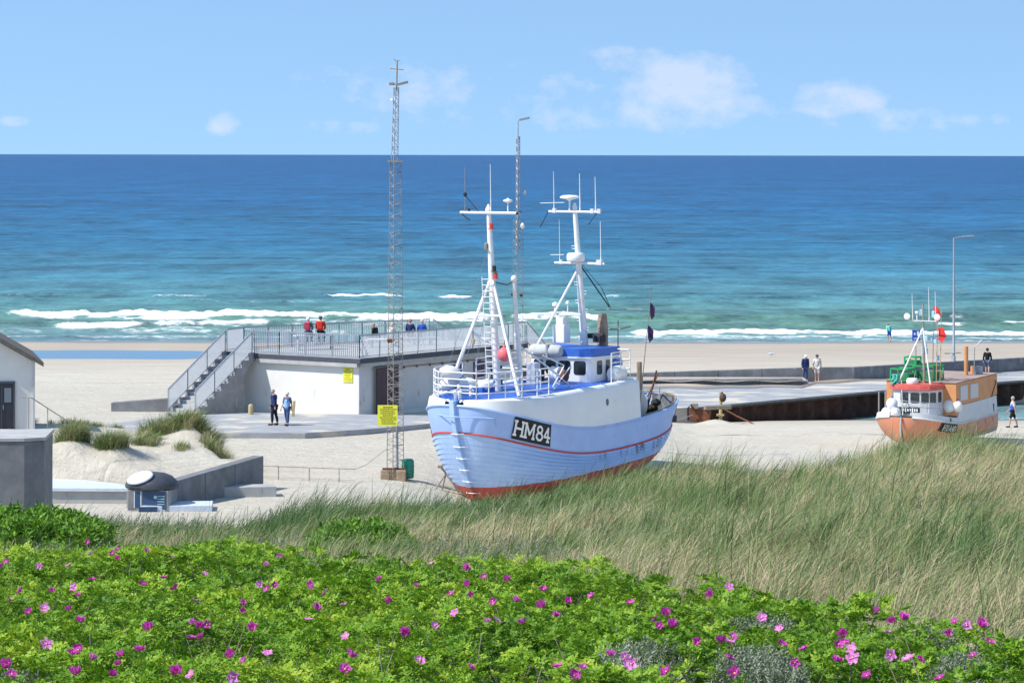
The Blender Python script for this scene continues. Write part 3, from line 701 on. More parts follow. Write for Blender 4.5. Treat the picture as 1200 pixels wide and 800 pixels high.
# dune grass ---------------------------------------------------------------
def blades(x, y, z, h, lean, ang, wid, tint):
    """curved tapering blades, 4 levels"""
    n = len(x); d = np.stack([np.cos(ang), np.sin(ang), np.zeros(n)], -1); fa = ang + np.pi / 2 + RNG.normal(0, .8, n)
    s = np.stack([np.cos(fa), np.sin(fa), np.zeros(n)], -1)
    # blades mostly show their flat side somewhere, any heading
    s2 = np.stack([np.cos(RNG.random(n) * 6.28), np.sin(RNG.random(n) * 6.28), np.zeros(n)], -1); s = np.where(RNG.random(n)[:, None] < .5, s, s2)
    s /= np.linalg.norm(s, axis=1, keepdims=True) + 1e-6
    base = np.stack([x, y, z], -1); V = []
    for f in (0, .4, .75):
        c = base + d * (lean * h * f ** 1.8)[:, None] + np.array([0, 0, 1]) * (h * (f - .35 * lean * f ** 2.2))[:, None]
        w = (wid * (1 - .55 * f))[:, None] * s * .5
        V += [c - w, c + w]
    V.append(base + d * (lean * h)[:, None] + np.array([0, 0, 1]) * (h * (1 - .42 * lean))[:, None])
    co = np.stack(V, 1).reshape(-1, 3); o = (np.arange(n) * 7)[:, None, None]
    q = (o + np.array([[0, 1, 3, 2], [2, 3, 5, 4]])[None]).reshape(-1, 4); t3 = (o + np.array([[4, 5, 6]])[None]).reshape(-1, 3)
    tt = np.repeat(tint[:, None], 7, 1) + np.array([-.02, -.02, 0, 0, .02, .02, .05])[None]
    return co, q, t3, np.clip(tt, 0, 1).reshape(-1)
def crest_D(x, y): return 60 + 12 * sstep(300, 1000, pxl(x, y))
chunks = []
def field(n, hmin, hmax, tint_c, tint_s, lean_c, wid, dens_seed, thr, clump=True, y0=20., y1=84., ang0=.15, angs=.7, tintn=.5):
    n = int(n * 1.2); y = np.sqrt(RNG.uniform(y0 ** 2, y1 ** 2, n)); x = RNG.uniform(-.285, .285, n) * y
    if clump:      # gather into tussocks
        k = n // 26; cy = np.sqrt(RNG.uniform(y0 ** 2, y1 ** 2, k)); cx = RNG.uniform(-.285, .285, k) * cy; i = RNG.integers(0, k, n)
        sp_ = RNG.random(n) ** .8 * .16; a = RNG.random(n) * 6.28; x = cx[i] + sp_ * np.cos(a); y = cy[i] + sp_ * np.sin(a); hs = RNG.uniform(.45, 1.2, k)[i]; ct = RNG.normal(0, .15, k)[i]; ca = RNG.normal(0, .8, k)[i]
    else: hs = RNG.uniform(.7, 1.1, n); ct = 0; ca = np.zeros(n)
    p = pxl(x, y)
    ok = (y > rose_end(x, y) - .4) & (y < crest_D(x, y) + 7 + 3 * fbm(x * .3, y * .3, 2, 1.)) & (fbm(x * .35, y * .35, 3, dens_seed) > thr)
    ok &= willow_w(x, y) < 1.2
    x = x[ok]; y = y[ok]; hs = hs[ok]; ca = ca[ok]; ct = ct[ok] if clump else 0; n = len(x); p = p[ok]
    h = RNG.uniform(hmin, hmax, n) * hs * (1 + 1.1 * fbm(x * .35, y * .35, 3, 31.))
    # lower on the left dune, where the crest thins out
    h *= np.interp(p, [0, 90, 150, 300, 345, 480, 540, 600, 720, 1200], [.8, .75, .75, .8, 1.15, 1.05, .9, 1.0, 1.2, 1.2])
    ang = ang0 + ca + RNG.normal(0, angs * .6, n) + 1.2 * fbm(x * .25, y * .25, 2, 90.)
    lean = np.clip(lean_c + RNG.normal(0, .22, n), .05, 1.3)
    tn = tint_c + ct + tintn * fbm(x * .28, y * .18, 4, 51.) * 2 + RNG.normal(0, tint_s, n)
    # greener along the crest and on the left
    tn = tn - .16 * sstep(-14, -3, y - crest_D(x, y)) - .12 * (1 - sstep(250, 600, p))
    return blades(x, y, H(x, y) - .02, h, lean, ang, wid * RNG.uniform(.7, 1.2, n) * (.75 + y / 110), tn)
chunks.append(field(170000, .28, .60, .66, .17, .85, .0072, 33., -.6, angs=1.0))
chunks.append(field(170000, .10, .34, .76, .16, 1.05, .008, 44., -.6, clump=False, angs=1.7))
chunks.append(field(85000, .36, .72, .40, .15, .55, .0075, 22., -.06, tintn=.45, angs=.8))
chunks.append(field(13000, .50, 1.0, .36, .12, .5, .010, 12., -.25, clump=False, tintn=.3, angs=.9))
chunks.append(field(9000, .45, .85, .52, .08, .65, .011, 5., -.3, clump=False, tintn=.15, angs=1.2))
gr = bake('grass', chunks, M['blade'], None, 'stuff'); gr['label'] = 'green and straw coloured dune grass'
# grey-green low herbs between the grass
n = 15000
y = np.sqrt(RNG.uniform(21 ** 2, 74 ** 2, n)); x = RNG.uniform(-.23, .23, n) * y
ok = (y > rose_end(x, y)) & (y < crest_D(x, y)) & (fbm(x * .5, y * .4, 3, 71.) > .07); x = x[ok]; y = y[ok]; n = len(x)
tv, t3, tti = willow_sprig(3)
o = bake('ground_cover', [scatter_mesh('', tv, t3, np.stack([x, y, H(x, y) + RNG.random(n) * .22], -1), rots(n, .9), RNG.uniform(.7, 1.7, n), .40 + RNG.normal(0, .15, n), None, ttint=tti)], M['willow_leaf'], None, 'stuff')

# separate marram tussocks on the terrace sand
def tussock(px, D, rx_, ry_, n, hmax, lb, cat='grass tuft', tc=.42, group=None, spread=None):
    cx = (px - 600) / F * D; gz = Hs(cx, D); r0 = thing('grass_tuft', lb, cat, (cx, D, gz), 0, group)
    k = max(4, n // 60); a = RNG.random(k) * 6.28; q = np.sqrt(RNG.random(k)); tx = q * np.cos(a) * rx_; ty = q * np.sin(a) * ry_; i = RNG.integers(0, k, n)
    x = tx[i] + RNG.normal(0, .13, n); y = ty[i] + RNG.normal(0, .13, n)
    ang = np.arctan2(y, x) * .6 + RNG.normal(0, .8, n); 
    c = blades(x, y, H(x + cx, y + D) - gz - .02, RNG.uniform(.35, 1, n) * hmax * RNG.uniform(.45, 1.15, k)[i], np.clip(.7 + RNG.normal(0, .3, n), .1, 1.3), ang, RNG.uniform(.012, .024, n), tc + .08 + RNG.normal(0, .15, n) + .2 * RNG.normal(0, 1, k)[i] * .5)
    bake('blades', [c], M['blade'], r0)
TG = 'marram tufts on the sand terrace'
tussock(85, 119, .62, .6, 2600, 1.15, 'rounded marram tuft on sand behind the domed bin, left one of the close pair', group=TG)
tussock(131, 118.6, .55, .55, 2300, 1.0, 'rounded marram tuft on sand directly above the domed bin, right one of the close pair', group=TG)
tussock(213, 125.6, 1.75, 2.0, 8000, 1.15, 'broad marram grass clump crowning the sand hummock in front of the stairs', group=TG)
tussock(172, 122.5, .5, .9, 1000, .65, 'thin marram tuft on the left flank of the sand hummock', group=TG)
tussock(258, 122.5, .75, 1.1, 1900, .85, 'marram tuft on the right flank of the hummock above the retaining wall', group=TG)
tussock(212, 121, .35, .35, 350, .5, 'small sparse marram tuft on bare sand in the middle of the hummock', group=TG)
tussock(90, 128, 1.1, .8, 900, .42, 'low thin strip of grass on sand right of the white house', group=TG)
tussock(20, 127, .9, .5, 500, .5, 'low grass at the foot of the white house wall', group=TG)
tussock(125, 131, .7, .5, 400, .4, 'sparse low grass on sand before the grey slab, left of the big clump', group=TG)

# ================================================================== paving and piers
def plan(name, pts, z0, z1, m, label=None, bevel=.0):
    """kerbed slab over a plan polygon; pts = (x, y)"""
    mb = MB(); mb.prism(pts, z0, z1); o = mb.build(name, m, bevel=bevel); o['kind'] = 'structure'
    if label: o['label'] = label
    return o
M['asph'] = mat('grey_paving', (.33, .34, .355), .85, .2, noise=(1.1, .15), bump=(25, .006), wear=(.55, .52, (.56, .50, .41), (.5, 1, 1)))
zS = 2.62
near = [G(108, 508, zS), G(200, 508.5, zS), G(266, 507.5, zS), G(358, 507.5, zS), G(430, 503, zS), G(497, 497, zS)]
far = [G(560, 487, zS), G(497, 486.5, zS), G(300, 484, zS), G(200, 488, zS), G(108, 500, zS)]
plan('promenade', [(p.x, p.y) for p in near + far], 1.9, zS, M['asph'], 'grey promenade slab before the building')
PZ = 1.5
pn = [G(700, 486, PZ), G(785, 478, PZ), G(818, 476.5, PZ), G(1050, 455, PZ), G(1200, 444, PZ), G(1500, 424, PZ)]
pf = [G(1500, 415.5, PZ), G(1200, 433.5, PZ), G(1000, 445.5, PZ), G(945, 447, PZ), G(700, 447, PZ)]
plan('pier_road', [(p.x, p.y) for p in pn + pf], .2, PZ, M['asph'], 'grey concrete pier deck beside the harbour')
# sand blown over the pier: a thin drift along the parapet
mb = MB()
def strip(mb, P, Q, dz=0.0):
    n = len(P); b = [(p.x, p.y, p.z + dz) for p in P] + [(q.x, q.y, q.z + dz) for q in Q]
    mb.add(b, [(i, i + 1, n + i + 1, n + i) for i in range(n - 1)])
dr = thing('sand_drift', 'thin drift of blown pale sand lying along the pier parapet', 'sand drift', tuple(G(900, 448, PZ)))
P_ = []; Q_ = []; T_ = []
for i in range(45):
    px = 690 + i * 11; a = G(px, max(433, 447 - max(0, px - 945) * .05), PZ + .0) ; k = max(.0, 1 - max(0, px - 700) / 480) 
    w = (3.2 * k + .2) * (1 + .35 * math.sin(i * .9) * math.sin(i * .37 + 1)); a = a - Vector((0, 2.9 * max(0, min(1, (950 - px) / 12)), 0)); P_.append(a); Q_.append(Vector((a.x, a.y - w, PZ - .004))); T_.append(Vector((a.x, a.y - .9 * min(1, w), PZ + .12 * (.4 + k) * (1 + .5 * math.sin(i * .53) * math.sin(i * .21 + 2)))))
P2_ = [G(690 + k * 12, 447, PZ) + Vector((0, .2, .30)) for k in range(22)]; Q2_ = [p + Vector((0, -2.9, -.04 + .05 * math.sin(k * 1.3))) for k, p in enumerate(P2_)]
for seq in (P_, T_, Q_, P2_, Q2_): 
    for v in seq: v -= Vector(dr.location)
strip(mb, P_, T_); strip(mb, T_, Q_); strip(mb, P2_, Q2_); mb.build('mound', ms, dr, True)

def wall_run(name, pts, z0, zt, th, m, label, cat='wall', cap=None):
    """a wall along plan points; zt = list of top heights"""
    r0 = thing(name, label, cat, (pts[0][0], pts[0][1], z0))
    o = Vector(r0.location); mb = MB(); n = len(pts); L_ = []; R_ = []
    for i, p in enumerate(pts):
        a = Vector(pts[max(i - 1, 0)]); b = Vector(pts[min(i + 1, n - 1)]); d = (b - a).normalized(); nrm = Vector((-d.y, d.x)) * th / 2
        L_.append(Vector(p) + nrm); R_.append(Vector(p) - nrm)
    vs = []
    for i in range(n): vs += [(L_[i].x - o.x, L_[i].y - o.y, 0), (R_[i].x - o.x, R_[i].y - o.y, 0), (R_[i].x - o.x, R_[i].y - o.y, zt[i] - z0), (L_[i].x - o.x, L_[i].y - o.y, zt[i] - z0)]
    fs = [(0, 1, 2, 3), tuple(4 * (n - 1) + k for k in (3, 2, 1, 0))]
    for i in range(n - 1):
        for k in range(4): fs.append((4 * i + k, 4 * i + (k + 1) % 4, 4 * i + 4 + (k + 1) % 4, 4 * i + 4 + k))
    mb.add(vs, fs); mb.build('wall_face', m, r0, bevel=.03)
    # casting joints
    mj = MB()
    for i in range(n - 1):
        a = Vector(pts[i]); b = Vector(pts[i + 1]); L = (b - a).length; k = max(1, int(L / 2.4)); d = (b - a).normalized(); nr = Vector((d.y, -d.x)) * (th / 2 + .002)
        for j in range(1, k):
            f = j / k; p = a + (b - a) * f + nr; zt_ = zt[i] + (zt[i + 1] - zt[i]) * f
            mj.box((p.x - o.x, p.y - o.y, (zt_ - z0) / 2), (.03, .012, zt_ - z0 - .03), Matrix.Rotation(math.atan2(d.y, d.x), 3, 'Z'))
    if mj.v: mj.build('joint', M['fascia'], r0)
    return r0
pp = [G(580, 449, 1.3), G(740, 447, 1.4), G(945, 446, PZ), G(1000, 445.5, PZ), G(1200, 433.2, PZ), G(1500, 415, PZ)]
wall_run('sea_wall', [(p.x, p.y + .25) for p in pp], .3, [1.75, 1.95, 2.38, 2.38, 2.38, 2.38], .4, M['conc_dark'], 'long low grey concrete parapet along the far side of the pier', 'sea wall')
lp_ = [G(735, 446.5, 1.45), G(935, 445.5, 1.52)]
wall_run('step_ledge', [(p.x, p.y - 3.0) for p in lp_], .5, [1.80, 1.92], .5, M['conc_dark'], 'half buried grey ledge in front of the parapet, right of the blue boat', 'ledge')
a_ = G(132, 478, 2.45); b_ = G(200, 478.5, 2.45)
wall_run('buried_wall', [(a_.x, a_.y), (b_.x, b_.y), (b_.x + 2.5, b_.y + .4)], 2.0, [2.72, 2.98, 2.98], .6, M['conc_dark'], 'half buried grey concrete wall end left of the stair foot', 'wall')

# rusty sheet piling under the pier edge
sp0 = thing('sheet_piling', 'dark rusty corrugated sheet pile wall holding the pier above the water', 'sheet piling', (pn[2].x, pn[2].y, -1))
o = Vector(sp0.location); mb = MB(); edge = [pn[2], pn[3], pn[4], pn[5]]; vs = []; run = 0
for i in range(len(edge) - 1):
    a, b = Vector(edge[i]), Vector(edge[i + 1]); L = (b - a).length; k = int(L / .22); d = (b - a).normalized(); nr = Vector((d.y, -d.x, 0))
    for j in range(k):
        ph = (run % 6); run += 1; off = (.0, .0, .16, .28, .28, .16)[ph] + .04
        p = a + (b - a) * (j / k) + nr * off; vs.append(p)
allv = [(p.x - o.x, p.y - o.y, 0) for p in vs] + [(p.x - o.x, p.y - o.y, 2.32) for p in vs]; n = len(vs)
mb.add(allv, [(i, i + 1, n + i + 1, n + i) for i in range(n - 1)])
M['pile'] = mat('rusty_piling', (.07, .038, .028), .85, .2, noise=(2, .5), wear=(3, .62, (.13, .055, .03), (1, 1, .25)))
mb.build('pile_face', M['pile'], sp0)
mb = MB()
for i in range(3):
    a, b = edge[i] - o, edge[i + 1] - o; d = (b - a).normalized(); nr = Vector((d.y, -d.x, 0)) * .18
    mb.bar((a.x + nr.x, a.y + nr.y, 2.38), (b.x + nr.x, b.y + nr.y, 2.38), .46, .12)
mb.build('capping_beam', mat('capping', (.07, .065, .055), .8, .2, noise=(3, .4)), sp0)
# end of the piling on the sand
e0 = thing('timber_baulk', 'short rust brown timber and steel end piece of the piling half in sand', 'timber', (10.15, 165.3, Hs(10.15, 165.3) - .1))
mb = MB(); mb.box((.55, .2, .55), (1.3, .35, .75), Euler((0, .12, -.2)).to_matrix()); mb.build('baulk', M['rust'], e0, bevel=.03)
mb = MB(); mb.box((1.6, .05, 1.02), (1.6, .3, .22), Euler((0, 0, .3)).to_matrix()); mb.box((.3, .0, 1.1), (.35, .3, .3)); mb.build('cap', M['wood_grey'], e0, bevel=.02)
mb = MB(); mb.tube([(-.1, -.2, .3), (-.12, -.2, 1.0), (.05, -.25, 1.2), (.2, -.2, .9)], .06, 8); mb.build('chain', M['dark'], e0, True)
ps = thing('mooring_post', 'pale leaning wooden post with a dark pulley at its top', 'post', (11.95, 166.1, Hs(11.95, 166.1)))
mb = MB(); mb.tube([(0, 0, -.2), (.03, 0, .8), (.0, 0, 1.72)], [.11, .10, .09], 10); mb.box((0, -.03, .42), (.42, .3, .1)); mb.build('post', M['wood_pale'], ps)
mb = MB(); mb.ball((.14, -.08, 1.42), .20, 12, 1.3); mb.tube([(.1, -.05, 1.75), (.14, -.05, 1.5)], .04, 6); mb.build('pulley', mat('pulley_brown', (.10, .07, .055), .8, .2, noise=(9, .3)), ps, True)
rp_ = thing('mooring_rope', 'rust brown slack rope running from the mooring post along the dark piling', 'rope', (12.0, 166.3, 1.2))
a = Vector((0, 0, 0)); b = Vector((2.6, 0, 0)); b2 = Vector(b); mb = MB()
mb.tube([(0, -.2, .35), (b.x * .35, -.3, -.15), (b.x * .7, -.6, -.55), (b.x, -1.4, -.9)], .045, 6); mb.build('rope', mat('rope_rust', (.26, .12, .07), .9, .1), rp_)
r2 = thing('mooring_line', 'thin grey rope lying from the timber end toward the blue boat stern', 'rope', (9.7, 165.0, Hs(9.7, 165.0)))
mb = MB(); mb.tube([(.6, 0, .5), (-1.0, -1.8, .12), (-2.6, -4.2, .95), (-3.2, -6, 1.3)], .025, 5); mb.build('rope', M['galv'], r2)

# ================================================================== viewing-platform building
C0 = Vector((-7.82, 149.46)); uu = Vector((.57, .82)).normalized(); vv = Vector((-.82, .57)).normalized()
GZ = 2.55; DZ = 5.45
Bd = thing('beach_building', 'low whitewashed concrete building with railed viewing terrace roof and outside stairs', 'building', (C0.x, C0.y, GZ))
def LB(p): return (p.x - C0.x, p.y - C0.y)           # world plan -> building plan
def B(a, b, z=0): p = uu * a + vv * b; return Vector((p.x, p.y, z))
Pl = Vector((-14.6, 156.6)); Bk = Vector((-4.65, 164.7)); Rr = C0 + uu * 15.3
lenA = 15.3
c_in = .28
wallp = [B(c_in, c_in), B(lenA - .3, c_in)] + [Vector((*LB(Bk + Vector((-.1, -.5))), 0)), Vector((*LB(Pl + Vector((.8, -.2))), 0)), B(c_in, 8.3)]
mb = MB(); mb.prism([(p.x, p.y) for p in wallp], -.9, 2.62); mb.build('wall', M['render'], Bd)
# same wall's unlit side: proud panel with shade painted in as greyer render
mb = MB(); mb.bar(B(c_in + .02, c_in - .012, 1.3), B(lenA - .35, c_in - .012, 1.3), .02, 2.6); mb.build('side_shade_panel', M['render_shaded_old'], Bd)
dk = [B(0, 0), B(lenA, 0), Vector((*LB(Bk), 0)), Vector((*LB(Pl), 0)), B(0, 9.15), ]
mb = MB(); mb.prism([(p.x, p.y) for p in dk], 2.66, 2.90); mb.build('roof_deck', M['fascia'], Bd)
mb = MB(); mb.prism([(p.x * .997 + .01, p.y * .999 + .01) for p in dk], 2.903, 2.93); mb.build('deck_paving', M['conc'], Bd)
mb = MB(); mb.bar(B(.14, .2, 2.55), B(.14, 6.9, 2.55), .28, .2); mb.bar(B(.2, .13, 2.56), B(lenA - .3, .13, 2.56), .22, .18); mb.build('cornice', M['conc'], Bd)
# steel door in the shaded side, drain pipe, lamp line
def onside(a, z, off=.0): return B(a, c_in - .03 - off, z)
dw = thing_door = MB(); mb = MB(); mb.bar(onside(1.75, 1.12, .03), onside(3.45, 1.12, .03), .05, 2.36); d_o = mb.build('door', M['door_br'], Bd)
mb = MB(); mb.bar(onside(2.60, .0 + .02, .06), onside(2.60, 2.28, .06), .02, .025); mb.box(onside(2.75, 1.15, .09), (.05, .12, .05)); mb.build('handle', M['galv'], d_o)
mb = MB(); mb.bar(onside(1.68, -.05, .05), onside(1.68, 2.36, .05), .10, .09); mb.bar(onside(3.52, -.05, .05), onside(3.52, 2.36, .05), .10, .09); mb.bar(onside(1.63, 2.36, .05), onside(3.57, 2.36, .05), .10, .09); mb.build('frame', M['fascia'], d_o)
mb = MB(); mb.tube([onside(1.42, 2.4, .12), onside(1.42, -.3, .12)], .055, 8); mb.tube([onside(1.42, 2.36, .12), onside(3.3, 2.44, .12)], .04, 8); mb.build('drain_pipe', mat('pipe', (.20, .17, .13), .6, .3), Bd, True)
mb = MB(); mb.tube([onside(3.9, 2.26, .07), onside(14, 2.26, .07)], .02, 6)
for k in range(9): mb.box(onside(4.0 + k * 1.15, 2.24, .09), (.09, .09, .12))
mb.build('conduit', M['rust'], Bd)
mb = MB(); mb.bar(onside(8.1, 1.05, .03), onside(9.3, 1.05, .03), .05, 2.2); mb.build('door', M['door_br'], Bd)
mb = MB(); mb.bar(onside(10.4, 1.05, .03), onside(11.4, 1.05, .03), .05, 2.2); mb.build('door', M['door_br'], Bd)
# warning sign on the sunlit wall
def sign(name, label, centre, right, w, h, parent=None, lines=7, up=Vector((0, 0, 1)), tilt=0):
    """flat sign; right = unit vector along its width as seen from the camera"""
    r0 = thing(name, label, 'sign', tuple(centre)) if parent is None else parent
    o = Vector((0, 0, 0)) if parent is None else centre
    nr = Vector((right.y, -right.x, 0)); R = Matrix((right, nr * -1, up)).transposed()
    if tilt: R = Matrix.Rotation(tilt, 3, nr) @ R
    mb = MB(); mb.box(o, (w, .025, h), R); p_ = mb.build('panel', M['sign_y'], r0)
    mb = MB(); rr = random.Random(5)
    for i in range(lines):
        zz = h * (.40 - .78 * i / (lines - 1)); ln = w * (.5 if i in (0, 4) else .8) * rr.uniform(.75, 1)
        xx = -ln / 2
        while xx < ln / 2:      # worn lines of illegible small print
            wl = rr.uniform(.03, .11) * w / .9; mb.box(o + R @ Vector((xx + wl / 2, -.016, zz)), (wl, .004, h * (.05 if i else .065)), R); xx += wl + .02 * w
    mb.build('lettering', M['ink'], p_ if parent is None else p_)
    return r0
sign('warning_sign', 'yellow notice fixed to the white wall near its right corner', Vector((C0.x, C0.y, GZ)) + B(c_in - .03, .98, 2.02), -vv.to_3d(), .62, .74)

M['bars'] = mat('galvanised_bars', (.50, .53, .57), .5, .4, metal=.1, noise=(8, .12))
# railings with vertical bars
def railing(P, Q, name='railing', h=1.18, z0=2.93, parent=None, step=.115, posts=1.6, mid=False, rbar=.0085):
    P = Vector(P); Q = Vector(Q); L = (Q - P).length; mb = MB(); k = max(1, round(L / posts))
    up = Vector((0, 0, 1))
    for i in range(k + 1): p = P + (Q - P) * (i / k); mb.bar(p, p + up * h, .05)
    mb.bar(P + up * h, Q + up * h, .05, .05); mb.bar(P + up * .08, Q + up * .08, .035, .04)
    if mid: mb.bar(P + up * (h * .5), Q + up * (h * .5), .035, .04)
    o = mb.build(name, M['galv'], parent)
    mb = MB(); n = int(L / step); Rz = Matrix.Rotation(math.atan2((Q - P).y, (Q - P).x), 3, 'Z')
    for i in range(1, n): p = P + (Q - P) * (i / n); mb.box(p + up * (h / 2 + .03), (.012, .055, h - .10), Rz)     # flat bars set edge-on
    mb.build('balusters', M['bars'], o)
    return o
e = .12; Z3 = Vector((0, 0, 2.93))
railing(B(e, e) + Z3, B(lenA - e, e) + Z3, parent=Bd)
railing(B(e, e) + Z3, B(e, 5.45) + Z3, parent=Bd, mid=True, step=.13)
railing(B(e, 5.45) + Z3, B(e, 7.15) + Z3, parent=Bd)
railing(B(e, 9.05) + Z3, Vector((*LB(Pl + Vector((.15, -.05))), 2.93)), parent=Bd)
railing(Vector((*LB(Pl + Vector((.15, -.05))), 2.93)), Vector((*LB(Bk + Vector((0, -.12))), 2.93)), parent=Bd)
# far stairs going down to the beach (only their railings show above the deck)
pB = Vector((*LB(Bk + Vector((0, -.12))), 2.93)); railing(pB + Vector((.2, 0, 0)), pB + Vector((2.1, 1.2, -1.5)), parent=Bd)
pR = B(lenA - e, e) + Z3; railing(pR + Vector((.1, .1, 0)), pR + Vector((1.6, 1.9, -1.9)), parent=Bd)
# outside stair
NS = 15; run_ = 4.5; riser = 2.9 / NS; tread = run_ / NS
def stringer(b0, b1, nb, depth_low):
    mb = MB(); H9 = 2.93; hb = H9 / nb; rb = run_ / nb; pts = [(0.0, H9)]
    for i in range(nb): pts += [(-rb * (i + .0) , H9 - hb * i), (-rb * i - .0, H9 - hb * (i + 1) + .0)] if False else []
    prof = []
    for i in range(nb): prof += [(-rb * (i + .55), H9 - hb * i + .0), (-rb * (i + .55), H9 - hb * (i + 1))]
    prof += [(-run_ - .15, .0), (-run_ - .15, -.7), (-.75, -.7), (-.75, 1.75), (-.3, 2.3), (.25, 2.62), (.27, 2.65), (0.27, H9)]
    n = len(prof); vs = [B(a, b0, z) for a, z in prof] + [B(a, b1, z) for a, z in prof]
    mb.add(vs, [tuple(range(n)), tuple(range(2 * n - 1, n - 1, -1))] + [(i, (i + 1) % n, n + (i + 1) % n, n + i) for i in range(n)])
    return mb
stringer(7.1, 7.32, 8, 0).build('stringer', M['conc_side'], Bd)
stringer(8.95, 9.17, 8, 0).build('stringer', M['conc_side'], Bd)
for i in range(NS):
    mb = MB(); z = 2.93 - riser * (i + 1); a = -tread * (i + .5)
    q = [B(a - tread / 2 - .02, 7.32, z), B(a + tread / 2, 7.32, z), B(a + tread / 2, 8.95, z), B(a - tread / 2 - .02, 8.95, z)]
    mb.add([p - Vector((0, 0, .21)) for p in q] + q, [(0, 1, 2, 3), (7, 6, 5, 4), (0, 4, 5, 1), (1, 5, 6, 2), (2, 6, 7, 3), (3, 7, 4, 0)]); mb.build('stair_tread', M['conc'], Bd)
for b in (7.21, 9.06):
    o = railing(B(.0, b, 2.93), B(-run_ - .05, b, .12), 'stair_railing', 1.12, parent=Bd, step=.10)
wp = thing('wooden_bollard', 'short pale wooden post standing in the sand under the stairs', 'bollard', tuple(G(294.5, 487.5, 2.55)))
mb = MB(); mb.lathe((0, 0, -.1), [(.13, 0), (.13, .62), (.10, .68), (.05, .70)], 10); mb.build('post', M['wood_pale'], wp)
wp = thing('wooden_bollard', 'pale wooden post against the white wall just right of the walking couple', 'bollard', tuple(G(344.5, 490, 2.55)))
mb = MB(); mb.box((0, 0, .4), (.14, .12, .95), Euler((0, .08, 0)).to_matrix()); mb.build('post', M['wood_pale'], wp, bevel=.01)
# benches on the terrace
for (x, y, w, h, lb) in [(-10.6, 156.2, 2.3, .80, 'white table-high bench on the terrace under the two seated people at left'), (-5.4, 160.0, 2.4, .45, 'pale bench on the terrace under the couple in dark blue'), (-7.0, 158.4, 2.0, .42, 'pale bench on the terrace left of the tall lattice mast')]:
    r0 = thing('bench', lb, 'bench', (x, y, GZ + 2.93), .35); mb = MB(); mb.box((0, 0, h - .03), (w, .5, .06)); mb.build('seat', M['white'], r0, bevel=.01)
    for s_ in (-1, 1): mb = MB(); mb.box((s_ * (w / 2 - .2), 0, (h - .06) / 2), (.08, .42, h - .06)); mb.build('leg', M['conc'], r0)

# ================================================================== white house at the left edge
hx = 39.5; Dh = 125.2; hw = (hx - 600) / F * Dh; hz = Hs(-21.5, 124.5) - .25
Hh = thing('white_house', 'whitewashed gabled hut with dark double door and grey eaves at the left edge', 'house', (hw, Dh, hz), math.radians(13))
Wd = 6.0; eave = 3.15; ridge = 4.9
mb = MB()       # gable front faces the camera: local x runs to -Wd, depth +y
fr = [(0, 0), (0, eave), (-Wd / 2, ridge), (-Wd, eave), (-Wd, 0)]; n = 5
vs = [(x, 0, z) for x, z in fr] + [(x, 7, z) for x, z in fr]
mb.add(vs, [(0, 1, 2, 3, 4), (9, 8, 7, 6, 5)] + [(i, (i + 1) % n, n + (i + 1) % n, n + i) for i in range(n)]); mb.build('wall', M['render'], Hh)
sl = (ridge - eave) / (Wd / 2)
for s_, nm in ((1, 'roof'), (-1, 'roof')):
    mb = MB(); x0 = -Wd / 2; x1 = (.42 if s_ > 0 else -Wd - .42); z1 = ridge - sl * (Wd / 2 + .42)
    prf = [(x0, ridge + .03), (x1, z1 + .03), (x1, z1 + .22), (x0, ridge + .22)]
    vs = [(x, -.35, z) for x, z in prf] + [(x, 7.3, z) for x, z in prf]
    mb.add(vs, [(0, 1, 2, 3), (7, 6, 5, 4)] + [(i, (i + 1) % 4, 4 + (i + 1) % 4, 4 + i) for i in range(4)]); mb.build(nm, M['roof_grey'], Hh)
xl = -1.34; mb = MB(); mb.box((xl, -.01, 1.18), (1.0 + .0, .06, 2.1)); d_ = mb.build('door', M['door_dk'], Hh)
mb = MB()
for dx in (-.52, .52): mb.box((xl + dx, -.045, 1.2), (.07, .07, 2.2))
mb.box((xl, -.045, 2.27), (1.11, .07, .08)); mb.box((xl, -.045, 1.18), (.035, .05, 2.08)); mb.build('frame', M['fascia'], d_)
for dx in (-.25, .25):
    mb = MB(); mb.box((xl + dx, -.045, 1.72), (.30, .02, .62)); mb.build('pane', mat('dusty_pane', (.16, .20, .24), .2, .6) if 'dusty' not in M else M['dusty'], d_)
mb = MB(); mb.tube([(xl + .06, -.09, 1.1), (xl + .06, -.09, 1.3)], .015, 6); mb.build('handle', M['galv'], d_)
mb = MB(); mb.box((xl, -.5, .05), (1.6, .9, .16)); mb.build('doorstep', M['conc'], Hh)
mb = MB(); mb.box((0.02, -.02, 1.6), (.10, .10, 3.1)); mb.build('corner_trim', M['render_shaded_old'], Hh)
hr_ = thing('handrail', 'thin grey handrail sloping down from the white house across the sand', 'handrail', (hw - .1, Dh - .6, hz))
mb = MB(); mb.tube([(-.25, 0, 1.65), (.1, 0, 1.65), (1.95, .6, .35)], .025, 6); mb.build('rail', M['galv_old'], hr_)
for a, b in ((.0, 1.65), (.78, 1.15)):
    mb = MB(); mb.tube([(a, a * .3, -.4), (a, a * .3, b)], .02, 6); mb.build('post', M['galv_old'], hr_)

